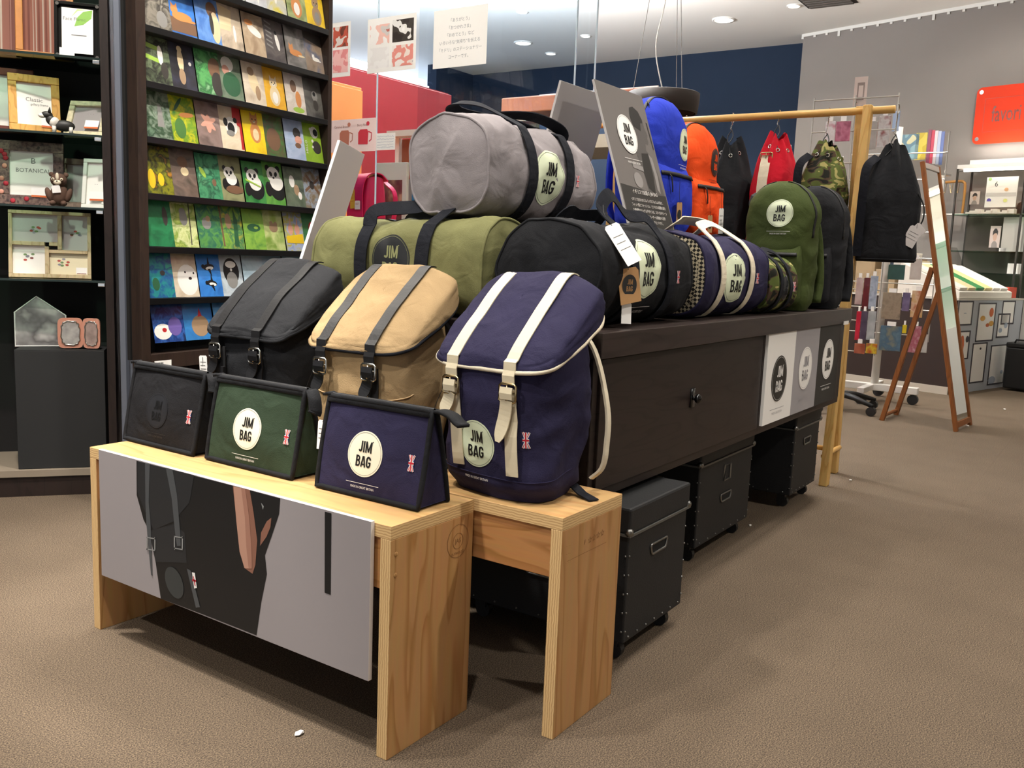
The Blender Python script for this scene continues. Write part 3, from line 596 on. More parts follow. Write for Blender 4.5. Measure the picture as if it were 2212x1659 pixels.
    # shoulder straps behind, carry loop and bottom tab
    for sx in (-1, 1):
        MB().ribbon(crom([(sx*.05, D+.004, .36), (sx*.10, D+.030, .30), (sx*.145, D+.022, .18), (sx*.158, D+.004, .10), (sx*.155, D-.004, .055), (sx*.135, D-.014, .03)], 6), (sx, .4, 0), .022, .005).build('shoulder_strap', trim_m if detail == 'navy' else M_LEA, t)
    MB().ribbon([(.115, .052, .020), (.145, .042, .008), (.172, .034, .004), (.182, .030, .003)], (0, 0, 1), .024, .003).build('strap_tab', M_BWEB, t)
    P = lambda off, o=(-.005 if detail != 'navy' else -.018, -.12, .112): cast_map(bb, o, (1, 0, 0), (0, 0, 1), (0, -1, 0), off)
    if detail == 'navy': logo(t, P, .098, M_MINT, M_INK)
    elif detail == 'tan': logo(t, P, .098, M_CHAR, mat('tan print', '#B5946A'), M_CHAR)
    else: logo(t, P, .098, M_DKD, M_DKT, M_DKD)
    flag(t, lambda off: cast_map(bb, (.100 if detail == 'navy' else .095, -.12, .135), (1, 0, 0), (0, 0, 1), (0, -1, 0), off))
    if detail == 'tan':
        MB().tube([bl(u/160, .60)+V((0, -.001, 0)) for u in range(84, 160)][8:-8], .0014, 5).build('pocket_seam', mat('tan seam', '#C9AB80', .8), t, True)
    if detail == 'black':
        z = MB(); z.ribbon([(-.05, -D-.018, .24-.02*i) for i in range(8)], (0, -1, 0), .010, .003); z.build('front_zip', M_ZIP, t); MB().box(-.055, -.045, -D-.026, -D-.018, .165, .19).build('zip_pull', M_LEA, t, bevel=.001)
    hang_tag(t, (-.128, -D-.022, .135 if detail != 'black' else .21), .030, .055, (M_WHITE, M_TAGINK), rot=.08, cord=[(-.125, -D-.02, .17), (-.095, -D-.018, .235)])
    return t
def daypack(lab, loc, rz, seed, m, logo_args, H=.42, A=.135, D=.075, pocket_zip=M_ZIP, sag=0., grp=None, tags=(), loop=False):
    """zip-round daypack with front pocket, front towards -y"""
    t = thing('day_backpack', lab, 'backpack', loc, rz, grp); z0 = H*.66
    def bl(u, v):
        z = .002+(H-.004)*v; th = 2*PI*u; k = 1. if z < z0 else max(.02, 1-((z-z0)/(H-z0))**2.3)**.5
        kd = 1. if z < z0 else max(.02, 1-((z-z0)/(H-z0))**3.2)**.5
        kb = 1-.12*(1-sm(0, .03, z)); x, y = sel(th, A*k*kb, D*kd*kb*(.92+.12*math.sin(PI*z/H)), 3.2)
        w_ = .009*wr((x, y, z), seed, 8)+.005*(1-abs(wr((x, y, z*1.3), seed+3, 12))*2); q = V((x, y, 0)); q = q.normalized()*w_ if q.length > 1e-5 else q
        return V((x+q.x, y+q.y-sag*(z/H)**2, z))
    b = MB().grid(bl, 72, 34, True); b.fan(b.v[:72], (0, 0, .001), flip=True); b.fan(b.v[-72:], (0, -sag, H)); b.build('body', m, t, True); bb = b.bvh()
    zp = [V((A*.99*math.cos(a), D*.30, z0*.93+(H*1.005-z0*.93)*math.sin(a))) for a in [PI*i/30 for i in range(31)]]
    path = []; nr = []
    for i in range(31):
        a = -.25+(PI+.5)*i/30; d = V((math.cos(a), 0, math.sin(a)*.9)); o = V((0, -D*.25-sag*.5, z0*.95)); h = bb.ray_cast(o+d*.6, -d)
        if h[0]: path.append(h[0]+d*.001); nr.append(d)
    MB().ribbon(path, (0, 0, 1), .014, .003, norms=nr).build('main_zip', M_ZIP, t, True)
    p = path[20]; MB().ribbon([p+nr[20]*.003, p+V((-.012, -.012, -.008)), p+V((-.016, -.018, -.03)), p+V((-.014, -.02, -.045))], (0, -1, .2), .010, .002).build('zip_pull', M_ZIP, t)
    # front pocket
    PH = H*.47; PA = A*.93
    def pk(u, v):
        a = PI*u; z = .012+PH*v; k = 1-.10*v**6-.25*(1-sm(0, .1, v)); x = -PA*math.cos(a)*k; bul = (.048 if v < .86 else .048*(1-(v-.86)/.14*.75))*math.sin(a)**.45*(.72+.28*math.sin(PI*min(1, v*1.05)))
        y0 = -D*.86-sag*(z/H)**2; return V((x, y0-bul+.004*wr((x, z, 0), seed+6, 22), z))
    q = MB().grid(pk, 40, 18, flip=True); top = q.v[-40:]; q.add([V(p_) for p_ in top]+[V((p_[0], -D*.6, p_[2]+.002)) for p_ in top], [(i, i+40, i+41, i+1) for i in range(39)]); q.build('front_pocket', m, t, True); pb = q.bvh()
    pth = [pk(.12+.76*i/24, .86)+V((0, -.003, 0)) for i in range(25)]; MB().ribbon(pth, (0, -1, .3), .013, .004).build('pocket_zip', pocket_zip, t, True)
    p = pth[5]; MB().ribbon([p, p+V((0, -.010, -.012)), p+V((.004, -.013, -.04)), p+V((.010, -.012, -.062))], (0, -1, 0), .009, .002).build('zip_pull', pocket_zip, t)
    if loop: MB().ribbon(crom([(-.02, D*.5, H-.012), (-.015, D*.55, H+.02), (.015, D*.55, H+.02), (.02, D*.5, H-.012)], 6), (0, -1, 0), .02, .003).build('carry_loop', M_BWEB, t)
    for sx in (-1, 1): MB().ribbon(crom([(sx*.05, D+.002, H*.9), (sx*.085, D+.03, H*.6), (sx*.11, D+.02, H*.25), (sx*.115, D-.005, .03)], 6), (0, 1, 0), .04, .008).build('shoulder_strap', m, t, True)
    if logo_args:
        dx, dz, dia, dm, im, lm = logo_args; P = lambda off: cast_map(bb, (dx, -D, dz), (1, 0, 0), (0, 0, 1), (0, -1, 0), off); logo(t, P, dia, dm, im, lm)
    for (nm, p, wd, ht, mm, im, lb, nl) in tags:
        o = hang_tag(t, p, wd, ht, (mm, im), rot=.06, cord=[V(p)+V((0, .004, .03)), V(p)+V((.008, .008, .07))], name=nm, lab=lb, lines=nl)
        if nm == 'brand_tag': MB().flat(s_move(s_disc(wd*.36, 2, 20), 0, -ht*.55), plane_map(V(p), (1, 0, 0), (0, 0, 1), (0, -1, 0), .0012)).build('tag_disc', M_CHAR, o)
    return t
def duffel(lab, loc, rz, seed, L, B, Hh, body_m, web_m, end_m=None, pipe_m=None, xs=.11, logo_args=None, handles=(), ww=.036, flagx=None, flat=.0, grp='duffel bags on the cabinet', tagline=True, wrinkle=1., wave=0.):
    """barrel bag lying along x, logo side towards -y; B half depth, Hh half height"""
    t = thing('duffel_bag', lab, 'duffel bag', loc, rz, grp)
    def sec(th, k=1.):      # th: 0 = front (-y), 90 = top
        y, z = sel(th, B*k, Hh*k, 2.5); return -y, Hh+max(z, -Hh*k*.97)
    def bl(u, v):
        x = -L/2+L*v; e = abs(2*v-1); th = 2*PI*u; k = 1-.05*e**8-.03*(1-e)**2+.015*math.sin(7*v+seed)
        y, z = sec(th, k); w_ = wrinkle*(.011*wr((x*.8, y, z), seed, 8)+.006*(1-2*abs(wr((x*1.5, y, z*.8), seed+2, 11)))+.003*wr((x, y, z), seed+8, 28)); q = V((0, y, z-Hh)).normalized()*w_
        if wave: q += V((0, y, 0)).normalized()*wave*math.cos(2*PI*x/(2*xs))*max(0, math.cos(th))
        return V((x, y+q.y, max(.001, z+q.z)))
    b = MB().grid(bl, 72, 44, True, flip=True); b.build('body', body_m, t, True); bb = b.bvh()
    for sgn in (-1, 1):
        ring = [bl(u/72, 0 if sgn < 0 else 1) for u in range(72)]
        def cap(u, v):
            p = bl(u, 0 if sgn < 0 else 1); c = V((p.x, 0, Hh)); q = c.lerp(p, 1-v); dome = .016*(1-(1-v)**2)+wrinkle*(.014*wr((q.y, q.z, sgn), seed+5, 7)+.008*(1-2*abs(wr((q.y*1.3, q.z*.6, sgn), seed+6, 11))))*(1-(1-v)**4)
            return V((q.x+sgn*dome, q.y, q.z))
        e = MB().grid(cap, 72, 14, True, flip=sgn > 0); e.v[-72:] = [e.v[-72]]*72; e.build('end_panel', end_m or body_m, t, True)
        MB().tube(ring, .0040, 6, closed=True).build('piping', pipe_m or body_m, t, True)
    zp = []
    for i in range(20):
        x = -L*.42+L*.84*i/19; h = bb.ray_cast(V((x, 0, 1)), V((0, 0, -1))); zp.append((h[0] if h[0] else V((x, 0, 2*Hh)))+V((0, 0, .001)))
    MB().ribbon(zp, (0, 0, 1), .022, .002).build('zip', M_ZIP, t)
    def surf(x, deg):
        a = math.radians(deg); d = V((0, -math.cos(a), math.sin(a))); best = None; c_ = V((x, 0, Hh))
        for da in (-.12, 0, .12):
            for dx_ in (-.5, -.25, 0, .25, .5):
                e_ = V((0, -math.cos(a+da), math.sin(a+da))); h = bb.ray_cast(V((x+dx_*ww, 0, Hh))+e_*.6, -e_)
                if h[0]: k_ = (h[0]-V((x+dx_*ww, 0, Hh))).length; best = k_ if best is None or (k_ > best and (da == 0 or k_ < best+.01)) else best
        return c_+d*(best or B), d
    for side, pts in handles:      # side -1 front, +1 back; pts: handle arch control points between the two strap tops
        path = []; nr = []
        lo = list(range(-78, 50, 7))
        for dg in lo: p, d = surf(-xs, dg); p.y *= -side; d = V((d.x, d.y*-side, d.z)); path.append(p+d*.002); nr.append(d)
        p2 = []; n2 = []
        for dg in lo[::-1]: p, d = surf(xs, dg); p.y *= -side; d = V((d.x, d.y*-side, d.z)); p2.append(p+d*.002); n2.append(d)
        for it in range(5):
            for L_ in (path, p2): L_[1:-1] = [L_[i]*.5+(L_[i-1]+L_[i+1])*.25 for i in range(1, len(L_)-1)]
        for L_, N_ in ((path, nr), (p2, n2)):
            for i in range(len(L_)): L_[i] = L_[i]+N_[i]*.0045; L_[i].z = max(L_[i].z, .0035)
        arch = crom([path[-2], path[-1]]+[V(q) for q in pts]+[p2[0], p2[1]], 7)[8:-8]
        # transport the strap normal along the arch
        nn = nr[-1].copy(); na = []
        for i, q in enumerate(arch):
            tt = (arch[min(i+1, len(arch)-1)]-arch[max(0, i-1)]).normalized(); nn = (nn-tt*nn.dot(tt)).normalized(); f = i/len(arch); na.append(nn.lerp(n2[0], max(0, f*3-2)))
        MB().ribbon(path+arch+p2, (0, 0, 1), ww, .0028, norms=nr+na+n2).build('handle_strap', web_m, t)
    if logo_args:
        dx, dz, dia, dm, im, lm = logo_args; P = lambda off: cast_map(bb, (dx, -B, dz), (1, 0, 0), (0, 0, 1), (0, -1, 0), off); logo(t, P, dia, dm, im, lm, line=tagline)
    if flagx is not None: flag(t, lambda off: cast_map(bb, (flagx, -B, Hh*.98), (1, 0, 0), (0, 0, 1), (0, -1, 0), off))
    return t, bb
def washbag(lab, loc, rz, seed, m, logo_cols, wd, tab, dz=0.):
    """wedge-shaped toiletry pouch with a zip along the top, front towards -y (front bottom edge at y=0)"""
    t = thing('wash_bag', lab, 'toiletry bag', loc, rz, 'wash bags on the front bench'); W = wd/2; Dp = .105; H = .185
    def fr(u, v):       # front sheet
        x = -W+wd*u; z = .004+H*v; y = .012+.036*v; b_ = -.012*math.sin(PI*u)**.7*math.sin(PI*min(1, v*1.02))**.8+.005*wr((x, z, 0), seed, 16)*math.sin(PI*u)*math.sin(PI*v); return V((x*(1+.015*math.sin(PI*v)), y+b_, z+.008*(u-.5)*v*0))
    def bk(u, v): p = fr(u, v); z = p.z; return V((p.x, Dp-.043*v+.008*math.sin(PI*u)*math.sin(PI*v), z))
    b = MB().grid(fr, 34, 26); b.build('front_panel', m, t, True); bb = b.bvh()
    MB().grid(bk, 20, 14, flip=True).build('back_panel', m, t, True)
    for s_ in (0, 1):
        g = MB(); n = 14
        g.grid(lambda u, v: fr(s_, v).lerp(bk(s_, v), u)+V(((.004 if s_ else -.004)*math.sin(PI*u)*-1., 0, 0)), 8, n, flip=not s_); g.build('side_gusset', m if logo_cols != 'tonal' else F_BLACK, t, True)
    MB().add([fr(0, 0), fr(1, 0), bk(1, 0), bk(0, 0)], [(3, 2, 1, 0)]).build('base_panel', m, t)
    MB().grid(lambda u, v: fr(u, 1).lerp(bk(u, 1), v)+V((0, 0, .006*math.sin(PI*v))), 20, 6).build('zip_top', M_ZIP, t, True)
    edge = F_BLACK
    loop = [fr(0, v/12) for v in range(13)]+[fr(u/16, 1) for u in range(1, 17)]+[fr(1, 1-v/12) for v in range(1, 13)]+[fr(1-u/16, 0) for u in range(1, 16)]
    MB().tube(loop, .0058, 8, closed=True).build('edge_binding', edge, t, True)
    loop = [bk(0, v/12) for v in range(13)]+[bk(u/16, 1) for u in range(1, 17)]+[bk(1, 1-v/12) for v in range(1, 13)]+[bk(1-u/16, 0) for u in range(1, 16)]
    MB().tube(loop, .0055, 8, closed=True).build('edge_binding', edge, t, True)
    MB().ribbon([fr(u/16, 1).lerp(bk(u/16, 1), .1)+V((0, -.004, -.003)) for u in range(17)], (0, -1, .5), .018, .004).build('top_binding', edge, t, True)
    MB().ribbon(crom([V(q) for q in tab], 6), (0, 0, 1), .028, .006).build('zip_end_tab', edge, t, True)
    e0 = fr(0, 1).lerp(bk(0, 1), .4); MB().ribbon([e0+V((.004, 0, .002)), e0+V((-.006, 0, .004)), e0+V((-.016, 0, .001))], (0, 0, 1), .022, .006).build('zip_end_tab', edge, t, True)
    P = lambda off: cast_map(bb, (-.008, 0, .092+dz), (1, 0, 0), (0, 0, 1), (0, -1, .2), off)
    if logo_cols == 'tonal': logo(t, P, .086, M_DKD, M_DKT, M_DKD)
    else: logo(t, P, .094, mat('ivory print', '#F4EED6', .5), M_INK)
    flag(t, lambda off: cast_map(bb, (W-.027, 0, .092), (1, 0, 0), (0, 0, 1), (0, -1, .2), off))
    return t
# ================================================================== bags: the ones on display
R90 = -PI/2
washbag('navy wash bag with black edging and round white logo', (1.288, 1.224, BH+.002), R90+.01, 1, F_NAVY, 'white', .272, [(.128, .062, .186), (.150, .060, .190), (.180, .055, .186), (.200, .050, .176), (.214, .046, .172)])
washbag('forest green wash bag with black edging and round white logo', (1.29, 1.582, BH+.002), R90, 2, F_GREEN, 'white', .285, [(.135, .062, .186), (.150, .060, .187), (.165, .054, .172), (.172, .050, .150), (.173, .046, .142)])
washbag('all black wash bag with tonal logo beside the green one', (1.286, 1.905, BH+.002), R90, 3, fabric('black wash canvas', '#1A1A1D'), 'tonal', .270, [(.128, .062, .186), (.145, .060, .188), (.158, .054, .178), (.166, .050, .160), (.170, .046, .150)])
for wb, px_, hh, nm, mm, im in ((bpy.data.objects['wash_bag'], -.150, .135, 'price_tag', M_WHITE, M_TAGINK), (bpy.data.objects['wash_bag.002'], -.150, .130, 'brand_tag', M_KRAFT, M_CHAR), (bpy.data.objects['wash_bag.002'], -.140, .128, 'price_tag', M_WHITE, M_TAGINK)):
    hang_tag(wb, (px_, .042 if mm is M_WHITE else .048, hh), .034, .062, (mm, im), n=(-.15, -1, .1), rot=.05, cord=[(px_+.006, .045, hh+.02), (px_+.018, .05, hh+.045)], name=nm, lines=3 if mm is M_WHITE else 0, lab='small paper tag')
rucksack('navy flap rucksack with cream trim and cream leather straps', (1.578, 1.052, BH), R90-.04, 1, F_NAVY, F_NAVY, M_CWEB, M_CREAM, M_BRS, F_NAVY, 'navy')
rucksack('tan flap rucksack with black trim and black leather straps', (1.585, 1.442, BH), R90+.03, 2, F_TAN, F_TAN, M_BWEB, M_LEA, M_SIL, None, 'tan')
rucksack('all black flap rucksack with black leather straps and silver buckles', (1.59, 1.822, BH), R90+.02, 3, F_BLACK, F_BLK2, F_BLACK, M_LEA, M_SIL, None, 'black')
# extra swing tags seen between the wash bags
hand = [((1.36, 1.44, .60), .034, .075, 'white printed tag'), ]
# duffels on the worktop
T0 = CT+.001
t, bb = duffel('olive canvas duffel with navy webbing and dark round logo', (1.872, 1.575, T0), R90, 1, .56, .118, .122, F_OLIVE, M_BWEB, None, None, .105, (-.005, .135, .13, M_CHAR, mat('olive print', '#8A8D62'), M_CHAR),
               [(-1, [(-.10, -.07, .262), (.0, -.02, .275), (.10, .03, .30)]), (1, [(-.09, .07, .245), (0, .085, .250), (.09, .07, .245)])], .042)
t, bb = duffel('black canvas duffel with mint round logo and two swing tags', (2.055, 1.128, T0), 0., 2, .52, .138, .122, F_BLACK, M_BWEB, None, None, .105, (-.012, .138, .145, M_MINT, M_INK, M_WHITE),
               [(-1, [(-.12, -.055, .275), (-.05, -.04, .315), (.03, -.045, .272), (.085, -.07, .268)]), (1, [(-.09, .06, .272), (0, .08, .268), (.09, .06, .27)])], .036, flagx=.15, wrinkle=1.2)
tg = hang_tag(t, (-.185, -.118, .238), .052, .105, (M_WHITE, M_TAGINK), n=(-.30, -.80, .48), rot=.36, cord=[(-.185, -.10, .26), (-.14, -.07, .285)], lab='white price tag on a black cord')
tg = hang_tag(t, (-.150, -.150, .140), .072, .082, (M_KRAFT, M_CHAR), n=(-.25, -.95, .08), rot=.14, cord=[(-.155, -.145, .18), (-.17, -.12, .23)], name='brand_tag', lines=0, lab='brown card tag with dark round logo')
kP = lambda off: plane_map((-.146, -.150, .100), V((.967, -.254, .0)), (0, 0, 1), (-.25, -.95, .08), off)
MB().flat(s_move(s_disc(.5, 2, 28), kx=.050), kP(.006)).build('tag_disc', M_CHAR, tg); MB().flat(s_move(LOGO_TXT, kx=.050), kP(.0066)).build('tag_lettering', M_KRAFT, tg)
hang_tag(t, (-.140, -.147, .060), .034, .050, (M_WHITE, M_TAGINK), n=(-.25, -.95, .08), rot=-.05, lines=0, lab='blank white card tag')
t, bb = duffel('navy duffel with cream webbing handles and houndstooth end', (2.625, 1.112, T0), 0., 3, .50, .130, .120, F_NAVY, M_CWEB, HOUND, F_NAVY, .112, (-.022, .118, .145, M_MINT, M_INK, M_CHAR),
               [(-1, [(-.09, -.045, .258), (-.02, -.015, .272), (.06, -.02, .276)]), (1, [(-.14, .02, .268), (-.02, .05, .285), (.08, .02, .275)])], .034, flagx=.155, wave=.008)
t, bb = duffel('small woodland camouflage duffel with black webbing', (3.03, 1.055, T0), 0., 4, .27, .088, .092, CAMO, M_BWEB, None, None, .05, (0., .088, .085, mat('glossy dark print', '#23262B', .15), M_INK, M_CHAR),
               [(-1, [(-.055, -.03, .20), (0, -.01, .212), (.05, -.03, .20)])], .026, flagx=.085, tagline=False, wave=.006)
# riser hidden behind the front bags
t = thing('display_riser', 'low dark riser box behind the front row of bags', 'riser', (2.06, 1.30, T0))
MB().box(0, 1.50, 0, .42, .231, .251).build('top_panel', M_DW, t, bevel=.002)
for x in (0, .49, .98, 1.48): MB().box(x, x+.02, .01, .41, 0, .2305).build('support', M_DW, t)
RZ = T0+.252
t, bb = duffel('grey canvas duffel with black webbing lying on top of the pile', (2.122, 1.478, RZ), .01, 5, .54, .130, .126, F_GREY, M_BWEB, None, None, .100, (.0, .118, .146, M_MINT, M_INK, M_CHAR),
               [(-1, [(-.115, -.055, .268), (-.175, -.02, .290), (-.205, .035, .292), (-.16, .065, .278), (-.06, .03, .270), (.02, -.015, .264), (.07, -.05, .255)]), (1, [(-.085, .055, .262), (-.03, .02, .285), (.06, -.035, .292), (.14, -.07, .270), (.165, -.06, .245), (.13, .02, .255)])], .040, flagx=.165, tagline=False, wrinkle=1.5)
t, bb = duffel('gold canvas duffel mostly hidden behind the olive one', (2.34, 1.90, T0), .12, 6, .34, .085, .128, F_GOLD, M_BWEB, None, None, .07, None, [(-1, [(-.07, -.03, .25), (0, -.01, .28), (.07, -.03, .25)])], .034)
# day packs
daypack('army green daypack with round mint logo on the cabinet', (3.335, 1.092, T0), R90-.10, 1, F_OLIVE2, (.025, .345, .098, M_MINT, M_INK, M_WHITE), 0.465, .128, .085, grp='day packs on the cabinet')
daypack('all black daypack with tonal logo beside the army green one', (3.66, 1.068, T0), R90-.12, 2, F_BLK2, (.01, .335, .092, M_DKD, M_DKT, M_DKD), .475, .118, .080, grp='day packs on the cabinet')
daypack('royal blue daypack with round mint logo standing on the riser', (2.985, 1.462, RZ), .02, 3, F_BLUE, (.075, .318, .112, M_MINT, M_CHAR, M_WHITE), .475, .165, .085, grp='day packs on the cabinet',
        tags=[('brand_tag', (-.045, -.135, .11), .045, .075, M_KRAFT, M_CHAR, 'brown card brand tag', 0)])
daypack('orange daypack with dark round logo next to the blue one', (3.345, 1.482, RZ), -.03, 4, F_ORANGE, (.055, .292, .105, M_CHAR, F_ORANGE, M_CHAR), .44, .140, .085, grp='day packs on the cabinet',
        tags=[('brand_tag', (-.075, -.14, .085), .040, .065, M_KRAFT, M_CHAR, 'brown card brand tag', 0), ('price_tag', (.0, -.15, .115), .042, .095, M_WHITE, M_TAGINK, 'white price tag', 4)])
daypack('maroon daypack half hidden behind the orange one', (3.53, 1.64, RZ), .1, 5, fabric('maroon canvas', '#6A1026'), None, .26, .085, .05, grp='day packs on the cabinet')
# ================================================================== boards on the riser
M_BGREY = mat('poster grey', '#6B6663', .6); M_BEDGE = mat('foam board edge', '#E8E4E2', .6); M_BBACK = mat('board back grey', '#A19C99', .65)
def board(name, lab, tl, tr, bl, th, fm, cat='sign', drop=0.):
    tl, tr, bl = V(tl), V(tr), V(bl); n = (tr-tl).cross(bl-tl).normalized(); n = n if n.dot(CAM-tl) > 0 else -n; br = bl+(tr-tl)
    t = thing(name, lab, cat, bl); q = [p-bl for p in (bl, br, tr, tl)]
    o = MB().slab(q, n, th).build('board', [M_BEDGE, fm], t, bevel=.0005); o.data.polygons[0].material_index = 1
    sx = (tr-tl).normalized(); up = (tl-bl).normalized(); return t, (lambda off: plane_map((0, 0, 0), sx, up, n, off)), (tr-tl).length, (tl-bl).length
ytop, ybot = 1.405, 1.262
tl = ony(1283, 170, ytop); tr = ony(1386, 213, ytop); tr.z = tl.z; bl = V((tl.x+.012, ybot, RZ+.003))
t, P, bw, bh = board('poster_board', 'dark grey poster board with a profile photo and round white logo', tl, tr, bl, .008, M_BGREY)
def K1(sx, sy):   # fractions of the board face -> metres
    return sx*bw, (1-sy)*bh
def poly(b, pts, mi, off): b.flat(s_poly([K1(*p) for p in pts]), P(off), mi)
b = MB()
poly(b, [(.02, .70), (.98, .74), (.98, .995), (.02, .995)], 0, .0003)
poly(b, [(.62, .125), (.70, .11), (.80, .135), (.855, .19), (.865, .25), (.90, .30), (.875, .325), (.88, .355), (.855, .375), (.80, .37), (.78, .42), (.86, .46), (.93, .60), (.955, .74), (.62, .745), (.60, .60), (.52, .42), (.60, .40), (.655, .33), (.60, .24), (.585, .17)], 1, .0005)
poly(b, [(.62, .125), (.70, .11), (.80, .135), (.85, .19), (.845, .215), (.79, .22), (.76, .28), (.69, .27), (.62, .26), (.585, .19)], 2, .0008)
poly(b, [(.645, .45), (.80, .44), (.80, .60), (.755, .74), (.625, .70), (.60, .58)], 2, .0008)
poly(b, [(.80, .44), (.87, .47), (.90, .60), (.87, .73), (.82, .70), (.83, .58)], 3, .0009)
poly(b, [(.93, .20), (.955, .205), (.975, .40), (.955, .40)], 2, .0006)
poly(b, [(.38, .535), (.60, .55), (.60, .585), (.38, .57)], 3, .0011)
poly(b, [(.40+.09*math.cos(a*PI/10)+.03, .655+.055*math.sin(a*PI/10)) for a in range(20)], 3, .0011)
b.build('printed_photo', [mat('poster charcoal', '#2E2C2A', .6), mat('poster mid grey', '#55514F', .6), mat('poster dark', '#242220', .6), mat('poster light grey', '#8A8684', .6)], t)
lx, ly = K1(.42, .335); PL = lambda off: (lambda f: (lambda a, c: f(a+lx, c+ly)))(P(off+.001)); logo(t, PL, .125, M_WHITE, M_INK, M_WHITE)
tx = MB(); cx_, cy_ = K1(.50, .745); tx.flat(s_move(s_text('イギリスで話題の JIM BAG', .0165, .9, .01), cx_, cy_), P(.0018))
for k, ln in enumerate(('イギリス生まれのジムバッグはフォルムの良さ、', 'フィット感とファッション、ビジネスの垣根を越え', 'た新感覚のバッグ＆デザインは、スタイルやシーン', 'を問わず、幅広くユーザーの皆様から支持', 'されている英国のブランドです。')):
    cx_, cy_ = K1(.52, .80+.038*k); tx.flat(s_move(s_text(ln, .0115, .9, .01), cx_, cy_), P(.0018))
tx.build('printed_text', mat('poster text', '#CFCBC6', .6), t)
tl = ony(1213, 174, 1.49); tr = tl+V((.30, 0, 0)); bl = V((tl.x-.01, 1.60, RZ+.003))
board('foam_board', 'plain light grey foam board leaning behind the profile poster', tl, tr, bl, .008, M_BBACK)
tl = onx(735, 303, 2.02); tr = onx(788, 334, 2.16); bl = onx(655, 552, 1.90); k = (T0+.002-tl.z)/(bl.z-tl.z); bl = tl+(bl-tl)*k
board('foam_board', 'plain grey foam board leaning at the cabinet end beside the postcard rack', tl, tr, bl, .010, M_BBACK)
# ================================================================== left: dark shelf unit with picture frames
SA = math.radians(-38); sd = V((math.cos(SA), math.sin(SA), 0)); sn = V((sd.y, -sd.x, 0)); sn = sn if sn.dot(V((0, 0, 0))-V((1.9, 3.1, 0))) > 0 else -sn
PR = V((1.93, 3.084, 0)); UW = 1.05; UO = PR-sd*UW            # unit origin: front left floor corner; local x along sd, y = backwards
def us(px, py, back=0.):                                      # pixel -> local (x, y, z) on the plane `back` metres behind the unit front
    q = onp(px, py, UO-sn*back, sn)-UO; return V((q.dot(sd), back, q.z))
M_UNIT = wood('dark brown laminate', '#2C211D', '#231A17', (1., 1., .15), 22, 5, rough=.5, seed=4.); M_BACK = mat('black back panel', '#0E0C0C', .8)
M_GLS = glass('green edged shelf glass', '#CFE5DA', 1., .02, .9); M_GEDGE = mat('glass edge green', '#1E2C27', .15)
sh_z = [us(110, y_).z for y_ in (113, 283, 444, 604)]
t = thing('shelf_unit', 'dark brown shelf unit with glass shelves of picture frames', 'shelf unit', UO, SA)
MB().box(UW-.028, UW, 0, .36, 0, 2.5).build('side_panel', M_UNIT, t, bevel=.001); MB().box(0, .028, 0, .36, 0, 2.5).build('side_panel', M_UNIT, t, bevel=.001)
MB().box(.028, UW-.028, .34, .36, .1, 2.5).build('back_panel', M_BACK, t); MB().box(.028, UW-.028, .01, .34, 0, .075).build('plinth', M_UNIT, t)
MB().box(.028, UW-.028, .0, .34, .0755, .10).build('base_shelf', mat('pale worn shelf', '#8D8171', .6), t)
M_CHROME = mat('chrome clip', '#E2E2E0', .1, 1.)
for z in sh_z+[sh_z[0]+.45]:
    g = MB().box(.0285, UW-.0285, .025, .335, z-.008, z).build('glass_shelf', [M_GLS, M_GEDGE], t); g.data.polygons[2].material_index = 1
    for x in (.043, UW-.043): MB().box(x-.012, x+.012, .018, .034, z-.022, z-.0085).build('shelf_clip', M_CHROME, t, bevel=.002)
MB().box(.0, UW, .0, .36, 2.5005, 2.52).build('top_panel', M_UNIT, t)
fill('cove lamp added on top of the dark shelf unit', UO+sd*(UW/2)-sn*.2+V((0, 0, 2.5215)), SA, .9, 35)
